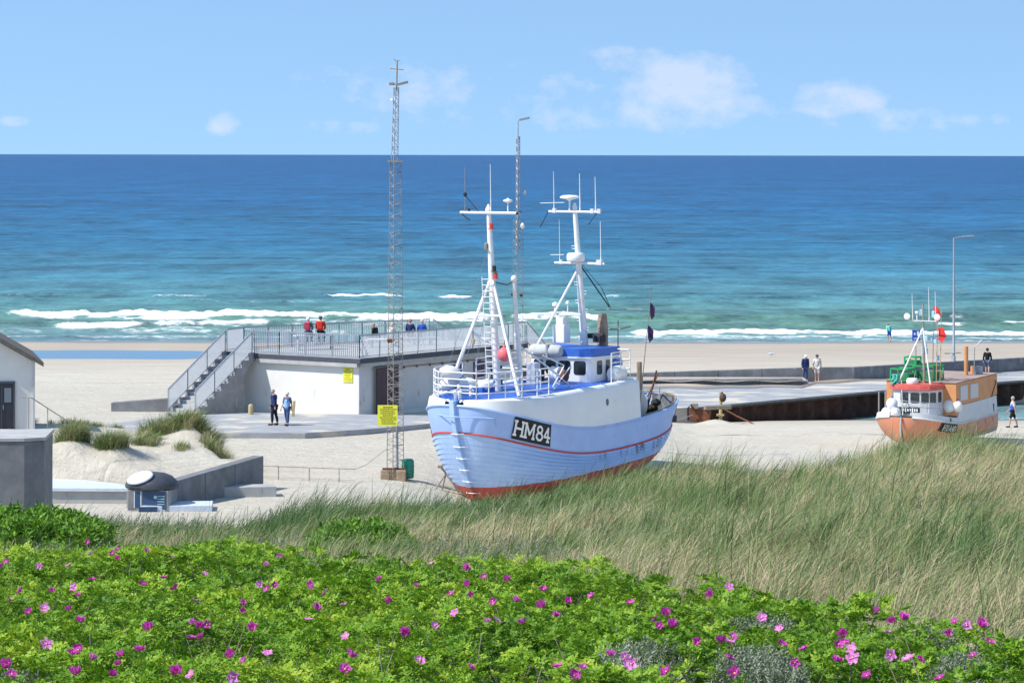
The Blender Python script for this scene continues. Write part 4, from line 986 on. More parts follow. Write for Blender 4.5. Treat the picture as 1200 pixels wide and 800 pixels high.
# ================================================================== concrete in the left foreground
bl = G(40.5, 510, 7.35); Db = bl.y
cb = thing('concrete_block', 'big grey concrete bunker block with pale flat top at the left edge', 'concrete block', (bl.x - .30, bl.y, 4.08))
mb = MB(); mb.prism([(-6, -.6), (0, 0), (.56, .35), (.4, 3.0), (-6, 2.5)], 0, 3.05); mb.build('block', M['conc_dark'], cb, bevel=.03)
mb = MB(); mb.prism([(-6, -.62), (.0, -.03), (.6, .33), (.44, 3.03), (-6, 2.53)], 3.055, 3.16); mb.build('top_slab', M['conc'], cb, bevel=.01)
mb = MB(); mb.bar((-.9, -.13, .0), (-.9, -.13, .95), .05, .06); mb.bar((-3.5, -.40, .98), (-.55, -.10, .98), .05, .07); mb.build('hatch_frame', M['rust'], cb)

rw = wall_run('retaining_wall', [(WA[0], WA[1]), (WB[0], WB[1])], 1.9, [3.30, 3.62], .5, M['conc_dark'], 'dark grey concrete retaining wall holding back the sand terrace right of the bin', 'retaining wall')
rw2 = wall_run('retaining_wall', [(-13.2, 113.2), (-13.7, 114.1), (-18.1, 114.3), (-24, 115.1)], 1.8, [3.2, 2.74, 2.74, 2.74], .45, M['conc'], 'pale topped low concrete retaining wall left of the domed bin', 'retaining wall')
ts_ = thing('concrete_apron', 'broad pale bluish concrete slab on top of the low wall left of the domed bin', 'slab', (-17, 114, 2.70))
mb = MB(); mb.prism([(2.4, -.2), (-1.1, -.05), (-7, .75), (-7, 4.6), (-1.7, 4.0), (1.4, 1.4)], .045, .19); mb.build('slab', M['pale_blue'], ts_, bevel=.02)
s1_ = G(264, 586, 2.2); s2_ = G(322, 582, 2.2)
st_ = thing('concrete_step', 'low pale concrete step beside the right end of the dark retaining wall', 'step', tuple((s1_ + s2_) / 2), math.radians(12))
mb = MB(); mb.box((0, .35, .22), (2.15, .9, .50)); mb.build('step', M['conc'], st_, bevel=.03)
pl_ = G(205, 600, 2.25)
pt = thing('paving_patch', 'low pale blue painted slab in front of the domed bin', 'slab', tuple(pl_), .08)
mb = MB(); mb.box((.1, .6, .10), (2.7, 1.5, .3)); mb.build('slab', M['pale_blue'], pt, bevel=.02)
mb = MB(); mb.box((-1.0, -.17, .09), (.7, .03, .24)); mb.build('blue_edge', M['bin_blue'], pt)

# domed waste container
bn_p = G(179, 596.5, 2.3); bn = thing('waste_container', 'round topped dark waste container with pale lid and blue information panel', 'waste container', tuple(bn_p), math.radians(-8))
mb = MB(); mb.prism([(-.78, -.62), (.78, -.62), (.85, -.5), (.85, .5), (.78, .62), (-.78, .62), (-.85, .5), (-.85, -.5)], -.2, .78); bd = mb.build('body', M['conc_side'], bn)
mb = MB(); mb.box((.26, -.635, .40), (.92, .02, .68)); pn_ = mb.build('panel', M['bin_blue'], bn)
mb = MB(); 
for k in range(4): mb.box((.52, -.65, .56 - k * .1), (.28, .006, .025))
mb.lathe((.30, -.65, .52), [(.07, 0), (.07, .006)], 10, axis='Y'); mb.build('lettering', mat('panel_print', (.35, .55, .62), .5), pn_)
mb = MB(); mb.box((-.40, -.635, .42), (.22, .02, .6)); mb.build('door', M['bin_blue'], bn)
mb = MB(); mb.box((-.53, -.64, .42), (.04, .03, .64)); mb.box((-.27, -.64, .42), (.04, .03, .64)); mb.build('door_frame', M['bin_lid'], bn)
mb = MB()
for k in range(9): mb.box((-.83 + k * .032, -.64 + max(0, 0), .42), (.012, .03, .66))
mb.build('slats', M['conc'], bn)
mb = MB(); mb.lathe((0, 0, .76), [(.9, 0), (1.04, .06), (1.06, .16), (.98, .32), (.80, .50), (.5, .62), (.2, .66), (.03, .665)], 28, 1.0, .80); mb.build('dome', M['bin_dark'], bn, True)
mb = MB(); mb.lathe((-.32, -.56, 1.23), [(.44, 0), (.47, .03), (.44, .07), (.2, .085), (.02, .09)], 20, 1.15, .72, R=Euler((math.radians(38), math.radians(-14), 0)).to_matrix()); mb.build('lid', M['bin_lid'], bn, True)
mb = MB(); mb.tube([(-.78, -.66, .93), (-.3, -.80, .90), (.25, -.74, .93)], .035, 8); mb.build('handle', M['bin_dark'], bn, True)
mb = MB(); mb.tube([(.3, -.62, 1.1), (.38, -.5, 1.2), (.42, -.4, 1.3)], .03, 8); mb.build('hinge', M['dark'], bn, True)

# low tube fence with a slack chain
lf0 = G(300, 561, 2.3); lf = thing('low_fence', 'low thin grey tube fence on the sand between the step and the lattice mast', 'fence', tuple(lf0))
mb = MB(); pts = []
for px in (300, 327, 363, 398, 417): p = G(px, 561 + (px - 300) * .035, 2.28) - lf0; pts.append(p)
mb.tube([p + Vector((0, 0, .55 - .0 * i)) for i, p in enumerate(pts)], .025, 6); mb.build('rail', M['galv_old'], lf)
for p in pts[1:4]:
    mb = MB(); mb.tube([p + Vector((0, 0, -.3)), p + Vector((0, 0, .55))], .022, 6); mb.build('post', M['galv_old'], lf)
mb = MB(); mb.tube([p + Vector((0, 0, .08)) for p in pts], .010, 4); mb.build('wire', M['galv_old'], lf)
tw0 = G(463, 560, 2.28)
ch0 = pts[-1] + lf0; chn = thing('slack_chain', 'slack thin chain from the low fence up to the lattice mast', 'chain', tuple(ch0))
mb = MB(); q = tw0 - ch0 + Vector((-.3, 0, 1.25)); mb.tube([Vector((0, 0, .55)), q * .33 + Vector((0, 0, .25)), q * .66 + Vector((0, 0, .14)), q], .012, 4); mb.build('chain', M['galv_old'], chn)

# ================================================================== lattice masts
def lattice(name_root, parts_parent, z0, z1, w0, w1, n, legs=3, rot=0.4, r=.019, m=None, nm='lattice', cx0=(0, 0), cx1=(0, 0)):
    mb = MB(); A = [rot + k * 2 * math.pi / legs for k in range(legs)]
    def pt(k, f):
        rr = (w0 + (w1 - w0) * f) / (2 * math.sin(math.pi / legs)) ; cx = cx0[0] + (cx1[0] - cx0[0]) * f; cy = cx0[1] + (cx1[1] - cx0[1]) * f
        return Vector((cx + rr * math.cos(A[k % legs]), cy + rr * math.sin(A[k % legs]), z0 + (z1 - z0) * f))
    for k in range(legs): mb.tube([pt(k, 0), pt(k, 1)], r, 6)
    o = mb.build(nm + '_leg' if False else nm, m, parts_parent); mb = MB()
    for i in range(n):
        for k in range(legs):
            a, b = (k, k + 1) if i % 2 == 0 else (k + 1, k)
            mb.tube([pt(a, i / n), pt(b, (i + 1) / n)], r * .5, 4)
            if i % 3 == 0: mb.tube([pt(k, i / n), pt(k + 1, i / n)], r * .5, 4)
    mb.build('bracing', m, o); return o
T1 = thing('lattice_mast', 'tallest rusty steel lattice mast with yellow notice board and floodlight', 'lattice mast', tuple(tw0))
lattice('', T1, .1, 13.4, .72, .46, 62, m=M['galv_old'], nm='lower_section')
mb = MB(); mb.box((0, 0, 13.42), (.62, .5, .08)); mb.build('platform_plate', M['galv_old'], T1)
lattice('', T1, 13.45, 16.55, .27, .20, 16, m=M['galv'], nm='upper_section', r=.022, cx0=(-.03, 0), cx1=(.04, 0))
mb = MB(); mb.tube([(.06, 0, 16.4), (.08, 0, 17.7)], .035, 6); mb.tube([(-.22, 0, 17.35), (.36, 0, 17.3)], .022, 6); mb.tube([(-.05, 0, 17.75), (.08, 0, 17.62), (.2, 0, 17.72)], .02, 6); mb.build('top_aerial', M['galv_old'], T1)
mb = MB(); mb.box((.30, 0, 16.72), (.5, .3, .10), Euler((0, -.25, 0)).to_matrix()); mb.box((-.16, 0, 16.7), (.2, .2, .12)); mb.tube([(-.2, 0, 16.68), (.2, 0, 16.68)], .03, 6); mb.build('floodlight', M['galv_old'], T1, bevel=.01)
mb = MB(); mb.lathe((-.13, 0, 15.95), [(.05, 0), (.08, .05), (.05, .12)], 8); mb.build('sensor', M['white'], T1)
lm = MB(); lm.box((-.72, -.15, 5.88), (.82, .22, .07)); lm.build('side_lamp', M['grey_white'], T1, bevel=.015)
mb = MB(); mb.tube([(-.38, -.15, 5.86), (.0, -.1, 5.86)], .03, 6); mb.box((-.2, -.14, 5.8), (.2, .1, .12)); mb.build('lamp_bracket', M['rust'], T1)
mb = MB(); mb.tube([(.12, -.05, .2), (.10, -.05, 2.3)], .055, 8); mb.build('conduit', M['galv'], T1, True)
for k, (x, y) in enumerate(((-.38, -.2), (.30, -.22), (.0, .35))):
    mb = MB(); mb.box((x, y, .12), (.40, .36, .50)); mb.build('footing', mat('brown_concrete', (.36, .27, .18), .9, .1, noise=(6, .3)) if 'brc' not in M else M['brc'], T1, bevel=.04)
mb = MB(); mb.bar((-.5, -.3, .42), (.48, -.3, .42), .06, .08); mb.build('base_frame', M['rust'], T1)
sign('', '', Vector((-.28, -.42, 2.68)), Vector((1, 0, 0)), .84, .88, parent=T1, lines=9)
bb = thing('plastic_barrel', 'green plastic barrel at the foot of the tall lattice mast', 'barrel', (tw0.x + .55, tw0.y + .35, tw0.z - .05))
mb = MB(); mb.lathe((0, 0, 0), [(.22, 0), (.26, .04), (.27, .4), (.26, .75), (.2, .82), (.05, .84)], 14); mb.build('drum', M['teal'], bb, True)
mb = MB(); [mb.lathe((0, 0, z), [(.275, 0), (.285, .02), (.275, .04)], 14) for z in (.25, .52)]; mb.build('hoop', M['teal'], bb)

t2p = Vector(((607 - 600) / F * 137, 137, 2.25)); T2 = thing('lattice_mast', 'slimmer lattice mast behind the blue boat with a street light head', 'lattice mast', tuple(t2p))
zt_ = 16 - (140 - 181) / F * 137 - 2.25; zm = 16 - (257 - 181) / F * 137 - 2.25
lattice('', T2, .1, zm, .46, .46, 44, m=M['galv_old'], nm='lower_section', r=.014)
zu = 16 - (160 - 181) / F * 137 - 2.25
lattice('', T2, zm - 1.5, zu, .17, .15, 30, m=M['galv'], nm='upper_section', r=.026)
mb = MB(); mb.tube([(0, 0, zu - .2), (0, 0, zt_ - .1), (.06, 0, zt_)], .03, 6); mb.build('pole', M['galv'], T2, True)
mb = MB(); mb.box((.30, 0, zt_ + .03), (.5, .2, .11), Euler((0, -.22, 0)).to_matrix()); mb.build('lamp_head', M['galv'], T2, bevel=.02)
zc_ = 16 - (227 - 181) / F * 137 - 2.25
mb = MB(); mb.tube([(0, 0, zc_), (.36, 0, zc_)], .02, 6); mb.lathe((.36, 0, zc_), [(.05, -.03), (.06, .06), (.05, .16)], 8); mb.build('camera_arm', M['galv'], T2)
mb = MB(); mb.ball((.22, -.1, zc_ - 1.52), .10, 10, 1.5); mb.build('camera_dome', M['white'], T2, True)
mb = MB(); mb.box((.12, -.1, zc_ - .85), (.15, .12, .06)); mb.box((-.26, -.1, 16 - (345 - 181) / F * 137 - 2.25), (.12, .12, .14)); mb.box((.16, -.1, 16 - (346 - 181) / F * 137 - 2.25), (.14, .12, .12)); mb.build('clamp', M['rust'], T2)
mb = MB(); zb_ = 16 - (401 - 181) / F * 137 - 2.25; mb.ball((-.0, -.3, zb_ + .35), .17, 10); mb.tube([(0, -.25, zb_ - .2), (0, -.25, zb_ + .2)], .09, 8); mb.box((0, -.2, zb_ - .2), (.34, .2, .25)); mb.build('beacon_lamp', M['grey_white'], T2, True)

# street lamp on the pier
sl_ = G(1118, 438, PZ); SL = thing('street_lamp', 'tall slim grey street lamp on the pier behind the orange boat', 'street lamp', tuple(sl_))
hL = 16 - (278 - 181) / F * sl_.y - PZ
mb = MB(); mb.tube([(0, 0, 0), (0, 0, 1.2), (.0, 0, 1.25), (0, 0, hL)], [.13, .13, .095, .055], 10); mb.build('pole', M['galv'], SL, True)
mb = MB(); mb.tube([(0, 0, hL - .02), (.35, 0, hL + .06), (.7, 0, hL + .1)], .035, 6); mb.box((.95, 0, hL + .12), (.75, .3, .09), Euler((0, -.08, 0)).to_matrix()); mb.build('lamp_head', M['galv'], SL, bevel=.02)
h2 = 16 - (339 - 181) / F * sl_.y - PZ; mb = MB(); mb.tube([(0, 0, h2), (.35, 0, h2)], .03, 6); mb.box((.6, 0, h2 + .05), (.5, .2, .06)); mb.build('floodlight', M['galv'], SL)
h3 = 16 - (413 - 181) / F * sl_.y - PZ; mb = MB(); mb.box((-.45, -.1, h3), (.35, .1, .07)); mb.box((.3, -.1, h3 + .05), (.3, .1, .05)); mb.tube([(-.6, -.1, h3), (.5, -.1, h3 + .04)], .02, 6); mb.build('bracket', M['galv_old'], SL)
bp_ = Vector(((1074 - 600) / F * 190, 190, Hs(26.5, 190))); bs_ = thing('blue_sign', 'small blue sign board on a thin pole behind the orange boat\'s mast', 'sign', tuple(bp_))
zz = 16 - (392 - 181) / F * 190 - bp_.z; mb = MB(); mb.tube([(-.02, .04, -.2), (-.02, .04, zz + .3)], .04, 6); mb.build('pole', M['galv'], bs_)
mb = MB(); mb.box((0, 0, zz), (.52, .03, .70)); pb = mb.build('board', M['sign_b'], bs_)
mb = MB(); mb.box((.12, -.018, zz + .12), (.14, .006, .3)); mb.box((-.1, -.018, zz + .1), (.1, .006, .14)); 
for k in range(2): mb.box((0, -.018, zz - .18 - k * .09), (.36, .006, .03))
mb.build('lettering', M['white'], pb)
# tideline seaweed is in the sand; one gull stands on the beach
gp = G(904, 416, .35); gl = thing('gull', 'small gull standing on the wet beach beyond the pier', 'bird', (gp.x, gp.y, Hs(gp.x, gp.y)))
mb = MB(); mb.lathe((0, 0, .22), [(.01, -.26), (.05, -.2), (.10, -.08), (.11, .03), (.08, .13), (.05, .17), (.065, .21), (.055, .27), (.02, .31), (.008, .36)], 10, .8, 1, axis='X'); mb.build('body', M['grey_white'], gl, True)
mb = MB(); mb.tube([(0, .03, .16), (0, .03, 0)], .008, 4); mb.tube([(0.03, -.03, .16), (.03, -.03, 0)], .008, 4); mb.build('leg', M['orange'], gl)
mb = MB(); mb.lathe((-.08, 0, .29), [(.01, -.2), (.07, -.06), (.07, .06), (.01, .14)], 8, .5, 1.2, axis='X'); mb.build('wing', M['galv'], gl, True)

# ================================================================== the blue cutter
class Hull:
    def __init__(s, L, B, zs, rake, stern, E, R, sf=.62, m=1.8, tr=0.0, n0=1.3, n1=1.15, zk=0.0, lowE=3.2, lowR=4.5):
        s.zk, s.lowE, s.lowR = zk, lowE, lowR
        s.L, s.B, s.zs, s.rake, s.stern, s.E, s.R, s.sf, s.m, s.tr, s.n0, s.n1 = L, B, zs, rake, stern, E, R, sf, m, tr, n0, n1
    def xs(s, z): return s.rake * (1 - np.clip((z - s.zk) / (s.zs(0.) - s.zk), 0, 1)) ** 1.5
    def xe(s, z): return s.L - s.stern * (1 - np.clip((z - s.zk) / (s.zs(s.L) - s.zk), 0, 1)) ** 2.3
    def b(s, d, z):
        q = np.clip((z - s.zk) / (s.zs(d) - s.zk), 0, 1)
        sec = (1 - (1 - np.minimum(q / s.sf, 1)) ** s.m) ** (1 / s.m)
        E = s.E + s.lowE * (1 - q) ** 1.5 * s.E / 4.5; n = s.n0 + s.n1 * q
        f = np.clip((d - s.xs(z)) / E, 0, 1); fb = (1 - (1 - f) ** n) ** (1 / n)
        r = np.clip((s.xe(z) - d) / (s.R + s.lowR * (1 - q) ** 1.5 * s.R / 4.5), 0, 1); n2 = 1.35 + 1.2 * q
        fr = (1 - (1 - r) ** n2) ** (1 / n2)
        fr = s.tr + (1 - s.tr) * fr if s.tr else fr
        return s.B * sec * fb * fr
    def pt(s, d, z, side=1, out=0.0):
        return Vector((-d, side * (float(s.b(np.float64(d), np.float64(z))) + out), z))
def hull_rows(h, rows, nst, clink=None, side=1, lo=None):
    """rows = functions z(d); returns grid of points from stem to stern"""
    t = (1 - np.cos(np.linspace(0, np.pi, nst))) / 2; G_ = []
    for j, zf in enumerate(rows):
        z = np.full(nst, .5)
        for _ in range(8): d = h.xs(z) + t * (h.xe(z) - h.xs(z)); z = zf(d)
        b = h.b(d, z) + .05 * (1 if not h.tr else 1)
        if clink is not None: b = b + clink[j] * np.minimum(1, np.minimum(t, 1 - t) * 14)
        G_.append(np.stack([-d, side * b, z], -1))
    return np.array(G_)
def skin_grid(mb, Gd, flip=False):
    r, c = Gd.shape[:2]; mb.add([tuple(p) for p in Gd.reshape(-1, 3)], [(i * c + j, i * c + j + 1, (i + 1) * c + j + 1, (i + 1) * c + j) for i in range(r - 1) for j in range(c - 1)])

def zs1(d): d = np.asarray(d, float); return np.where(d < 7.5, 2.38 + 1.32 * np.clip((7.5 - d) / 7.5, 0, 1) ** 1.9, 2.38 + .82 * np.clip((d - 7.5) / 8.8, 0, 1.1) ** 2)
ZK = -.62
h1 = Hull(16.1, 2.65, zs1, 1.75, 1.9, 4.3, 4.0, sf=.54, m=2.1, n0=2.0, n1=.5, zk=ZK, lowE=.9, lowR=2.6)
FWD = Vector((-.54, -.842))
boat = thing('fishing_boat', 'large pale blue wooden fishing cutter with white shelter deck beached on the sand', 'fishing boat', (-2.4, 120, 1.93), math.atan2(FWD.y, FWD.x))
stripe = lambda d: zs1(d) - 1.08
rows = []; cl = []
NSTR = 15
for k in range(NSTR):
    for ph in (0.0, .999):
        f = (k + ph) / NSTR
        rows.append(lambda d, f=f: ZK + (stripe(d) - ZK) * f); cl.append(.105 * (1 - ph))
up = [lambda d, f=f: stripe(d) + 1.08 * f for f in (0, .25, .5, .75, 1.0)]
# clinker planking paint: blue above, red below a rising waterline, tired marks near the scuppers
mh = bpy.data.materials.new('hull_paint'); mh.use_nodes = True; t, nn, L, bs = nodes(mh)
co = N(t, 'ShaderNodeTexCoord').outputs['Object']; sp = N(t, 'ShaderNodeSeparateXYZ'); L.new(co, sp.inputs[0])
wl = mth(t, 'ADD', sp.outputs[2], mth(t, 'MULTIPLY', sp.outputs[0], .052))
msk = mrange(t, wl, .13, .145)
nb_ = noise_n(t, co, 1.6, 5, .6, (.5, 1, 1.5)); blue = mixc(t, mrange(t, nb_, .35, .65), (.38, .55, .84), (.46, .62, .89))
red = mixc(t, mrange(t, noise_n(t, co, 2.5, 6, .7), .35, .65), (.42, .045, .04), (.55, .09, .07))
base = mixc(t, msk, red, blue)
st_ = noise_n(t, co, 2.2, 6, .7, (1.6, 1, .25)); reg = mth(t, 'MULTIPLY', mrange(t, sp.outputs[0], -6.6, -8.2), mrange(t, sp.outputs[0], -14.2, -12.4))
reg = mth(t, 'MULTIPLY', reg, mth(t, 'MULTIPLY', mrange(t, sp.outputs[2], .85, 1.1), mrange(t, sp.outputs[2], 1.9, 1.55)))
sm = mth(t, 'MULTIPLY', mrange(t, st_, .53, .57), reg)
base = mixc(t, mth(t, 'MULTIPLY', sm, .85), base, (.10, .085, .07))
lap_shade = N(t, 'ShaderNodeAttribute', attribute_name='lap_shade').outputs['Fac']       # shadow line under each plank lap, painted into the hull colour
base = mixc(t, mth(t, 'MULTIPLY', mrange(t, lap_shade, .82, .97), .26), base, (.10, .15, .30))
scuff = mrange(t, noise_n(t, co, 3.1, 7, .75, (.35, 1, 1.4)), .60, .66)
base = mixc(t, mth(t, 'MULTIPLY', scuff, .38), base, (.62, .66, .72))
L.new(base, bs.inputs['Base Color']); bs.inputs['Roughness'].default_value = .5; bs.inputs['Specular IOR Level'].default_value = .35
mb = MB()
for sd in (1, -1): skin_grid(mb, hull_rows(h1, rows, 72, cl, sd))
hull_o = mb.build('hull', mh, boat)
a_ = hull_o.data.attributes.new('lap_shade', 'FLOAT', 'POINT'); a_.data.foreach_set('value', [float((i // 72) % 2) for i in range(len(rows) * 72)] * 2)

mb = MB()
for sd in (1, -1): skin_grid(mb, hull_rows(h1, up, 72, None, sd))
mb.build('bulwark', M['bul_blue'], boat, True)
# stripe, sheer rails
def hull_tube(name, zf, r, m, d0, d1, out=.07, n=70, sides=(1, -1), parent=boat, h=h1, sq=1):
    mb = MB()
    for sd in sides:
        P = []
        for k in range(n + 1):
            z = .5; d = d0 + (d1 - d0) * (1 - math.cos(math.pi * k / n)) / 2
            z = float(zf(d)); dd = min(max(d, float(h.xs(z)) + .0), float(h.xe(z)) - .0)
            P.append(h.pt(dd, z, sd, out))
        mb.tube(P, r, 6)
    return mb.build(name, m, parent, True)
hull_tube('rubbing_strake', stripe, .04, M['stripe_red'], .0, 16.25, .075)
hull_tube('sheer_strake', lambda d: zs1(d) - .02, .06, M['bul_blue'], .0, 16.3, .05)
# stem bar and keel
mb = MB(); P = []
for k in range(15):
    z = 3.90 - 4.60 * k / 14; P.append((float(-h1.xs(min(z, 3.7))) + .10 + (.03 if z > 3.7 else 0), z))
for (x, z) in P: pass
vs = []; 
for x, z in P: vs += [(x + .06, .11, z), (x + .06, -.11, z), (x - .42, -.11, z), (x - .42, .11, z)]
fs = []
for k in range(14):
    for j in range(4): fs.append((4 * k + j, 4 * k + (j + 1) % 4, 4 * k + 4 + (j + 1) % 4, 4 * k + 4 + j))
fs += [(0, 1, 2, 3), (56, 59, 58, 57)]
mb.add(vs, fs); mb.build('stem', mh, boat, bevel=.015)
mb = MB(); mb.box((-8.1, 0, ZK - .12), (12.6, .26, .42)); mb.build('keel', M['stripe_red'], boat)
mb = MB(); mb.box((-14.9, 0, .45), (.6, .08, 1.5)); mb.build('rudder', M['stripe_red'], boat)
# iron steps on the stem
for i, z in enumerate((-.05, .45, .95, 1.45, 1.95, 2.5)):
    x = -float(h1.xs(z)) + .20; mb = MB()
    mb.tube([(x - .28, -.34, z + .01), (x - .02, -.16, z), (x, 0, z), (x - .02, .16, z), (x - .22, .38, z + .01)], .018, 5); mb.build('step_iron', M['tube_white'], boat)
mb = MB(); mb.tube([h1.pt(.7, 3.25, -1, .05), Vector((.20, -.25, 3.25)), Vector((.24, 0, 3.25)), Vector((.20, .3, 3.25)), h1.pt(.55, 3.2, 1, .10), h1.pt(.75, 2.8, 1, .06)], .022, 5); mb.build('bow_pipe', M['bul_blue'], boat)

# white shelter side round the foredeck
ht = lambda d: 3.93 + .06 * np.minimum(d, 1) + .27 * (d / 10.8) ** 2
def shelter(side, d1=10.8):
    n = 44; out = []
    for (ins, f, dz) in ((.0, 0, 0), (.05, .45, 0), (.10, .86, 0), (.15, 1, -.10), (.24, 1, -.02), (.38, 1, .0), (.5, 1, -.04), (.56, 1, -.11)):
        row = []
        for k in range(n):
            d = .02 + (d1 - .02) * (k / (n - 1)) ** 1.5; z0 = float(zs1(d)); z = z0 + (float(ht(d)) - z0) * f + dz
            b = float(h1.b(np.float64(d), np.float64(z0 - .01))); b = max(.02, b + .045 - ins * min(1, b / .9)); row.append((-d - (0.08 * f if k == 0 else 0), side * b, z))
        out.append(row)
    return np.array(out)
mb = MB()
for sd in (1, -1):
    g = shelter(sd); skin_grid(mb, g)
    e = [tuple(g[i, -1]) for i in range(7)] ; b0 = g[0, -1]; 
    mb.add(e + [(b0[0], sd * (abs(b0[1]) - 1.2), b0[2]), (b0[0] , sd * (abs(b0[1]) - 1.2), e[-1][2])], [tuple(range(7)) + (8, 7)])
mb.build('shelter_side', M['white_side'], boat, True)
# blue foredeck with camber
mb = MB(); n = 40; rowz = []
for k in range(n):
    d = .12 + 10.65 * (k / (n - 1)) ** 1.3; b = max(.02, float(h1.b(np.float64(d), zs1(d) - .01)) - .38 * min(1, float(h1.b(np.float64(d), zs1(d) - .01)) / .9))
    rowz.append([(-d, b * s, float(ht(d)) - .08 + .14 * (1 - s * s) * min(1, b / 2)) for s in np.linspace(-1, 1, 13)])
skin_grid(mb, np.array(rowz)); mb.build('foredeck', M['deck_blue'], boat, True)
# porthole and small fittings on the white side
def on_shelter(d, f, out=.01):
    z0 = float(zs1(d)); z = z0 + (float(ht(d)) - z0) * f; b = float(h1.b(np.float64(d), np.float64(z0 - .01))) + .045 - .11 * f; return Vector((-d, b + out, z))
mb = MB(); c = on_shelter(8.0, .57); mb.lathe(c, [(.001, .0), (.12, 0), (.12, .012), (.001, .013)], 14, .8, 1.25, axis='Y'); pa = mb.build('porthole', M['glass'], boat)
mb = MB(); c = on_shelter(8.75, .56); mb.box(c, (.22, .04, .05)); mb.build('vent', M['white'], boat)
# working deck aft, inner bulwark and cap
mb = MB(); rowz = []
for k in range(24):
    d = 10.7 + 5.35 * k / 23; b = max(.02, float(h1.b(np.float64(d), np.float64(zs1(d) - .75))) - .12)
    rowz.append([(-d, b * s, float(zs1(d)) - .75) for s in (-1, -.5, 0, .5, 1)])
skin_grid(mb, np.array(rowz)); mb.build('aft_deck', M['dark'], boat)
mb = MB()
for sd in (1, -1):
    g = []
    for f in (0, 1):
        g.append([(-d, sd * max(.01, float(h1.b(np.float64(min(d, 16.25)), np.float64(zs1(d) - .75 + .74 * f))) - .09), float(zs1(d)) - .75 + .76 * f) for d in np.linspace(10.7, 16.15, 26)])
    skin_grid(mb, np.array(g))
mb.build('inner_bulwark', mat('grimy_paint', (.16, .17, .18), .8, .2, noise=(4, .6)), boat)
hull_tube('cap_rail', lambda d: zs1(d) + .03, .055, M['wood_grey'], 10.9, 16.28, -.03)
# registration board
def arc_map(h, zf, d0, total, n=60, out=.09, side=1):
    """points along the hull side from d0, by arc length"""
    P = []; L_ = [0]; d = d0; step = .03; p = h.pt(d, float(zf(d)), side, out); P.append(p)
    while L_[-1] < total + .1: d += step; q = h.pt(d, float(zf(d)), side, out); L_.append(L_[-1] + (q - P[-1]).length); P.append(q)
    return P, L_
GL = {'H': [[(0, 0), (0, 1)], [(.62, 0), (.62, 1)], [(0, .5), (.62, .5)], [(-.1, 0), (.1, 0)], [(-.1, 1), (.1, 1)], [(.52, 0), (.72, 0)], [(.52, 1), (.72, 1)]],
      'M': [[(0, 0), (0, 1)], [(0, 1), (.38, .25)], [(.38, .25), (.76, 1)], [(.76, 0), (.76, 1)], [(-.1, 0), (.12, 0)], [(-.1, 1), (.05, 1)], [(.66, 0), (.86, 0)], [(.72, 1), (.86, 1)]],
      '8': [[(.3 + .25 * math.sin(a), .76 + .24 * math.cos(a)) for a in np.linspace(0, 6.2832, 13)], [(.3 + .30 * math.sin(a), .27 + .27 * math.cos(a)) for a in np.linspace(0, 6.2832, 13)]],
      '4': [[(.42, 0), (.42, 1)], [(.42, 1), (0, .32)], [(0, .32), (.62, .32)], [(.30, 0), (.54, 0)]],
      'G': [[(.6, .82), (.45, .97), (.25, 1), (.08, .85), (0, .5), (.08, .15), (.25, 0), (.45, .03), (.6, .15), (.6, .45), (.38, .45)]],
      '0': [[(.3 + .3 * math.sin(a), .5 + .5 * math.cos(a)) for a in np.linspace(0, 6.2832, 15)]]}
def plate(h, parent, text, d0, zf_mid, W_, H_, side=1, out=.10, sw=.085, adv=None, border=.0, skew=0, ink=None):
    P, Ls = arc_map(h, zf_mid, d0, W_, out=out, side=side)
    def S(u, v, o=0.0):      # u along (from bow), v up, o proud
        i = min(range(len(Ls)), key=lambda k: abs(Ls[k] - u)); p = P[i]; q = P[min(i + 1, len(P) - 1)]; r = P[max(i - 1, 0)]
        tg = (q - r).normalized(); nr = Vector((-tg.y, tg.x, 0)).normalized()
        if nr.y * side < 0: nr = -nr
        a = h.pt(-p.x, p.z + v * .98, side, out); db = (abs(a.y) - abs(p.y)) * side
        return p + Vector((0, db, v)) + nr * (o + .02) + tg * (u - Ls[i])
    mb = MB(); n = 14
    g = np.array([[tuple(S(W_ * k / n, H_ * (j - .5), oo)) for k in range(n + 1)] for j, oo in ((0, 0), (0, .03), (1, .03), (1, 0))]); skin_grid(mb, g)
    po = mb.build('number_board', M['black'], parent)
    mb = MB(); ch = H_ * .62; tot = sum(a for _, a in text); x = (W_ - tot * ch) / 2
    if side < 0: text_seq = text
    for c_, a_ in text:
        if c_ in GL:
            for st in GL[c_]:
                for (x0, y0), (x1, y1) in zip(st[:-1], st[1:]):
                    if side > 0: A = (x + x0 * ch, (y0 - .5) * ch); B_ = (x + x1 * ch, (y1 - .5) * ch)
                    else: A = (W_ - x - x0 * ch, (y0 - .5) * ch); B_ = (W_ - x - x1 * ch, (y1 - .5) * ch)
                    dx, dy = B_[0] - A[0], B_[1] - A[1]; l = math.hypot(dx, dy) or 1; w = sw * ch * .5; ex, ey = dx / l * w * .6, dy / l * w * .6; px_, py_ = -dy / l * w, dx / l * w
                    q = [(A[0] - ex + px_, A[1] - ey + py_), (B_[0] + ex + px_, B_[1] + ey + py_), (B_[0] + ex - px_, B_[1] + ey - py_), (A[0] - ex - px_, A[1] - ey - py_)]
                    mb.add([S(u, v, .036) for u, v in q] + [S(u, v, .042) for u, v in q], [(0, 1, 2, 3), (7, 6, 5, 4)])
        x += a_ * ch
    mb.build('lettering', ink or M['white'], po)
T84 = [('H', .93), ('M', 1.08), ('8', .80), ('4', .62)]
# letters run from the bow aft on this side
plate(h1, boat, T84, 1.30, lambda d: zs1(d) - .50, 2.15, .92, 1, .06, .16)
plate(h1, boat, T84, 1.6, lambda d: zs1(d) - .52, 1.86, .82, -1, .06, .15)

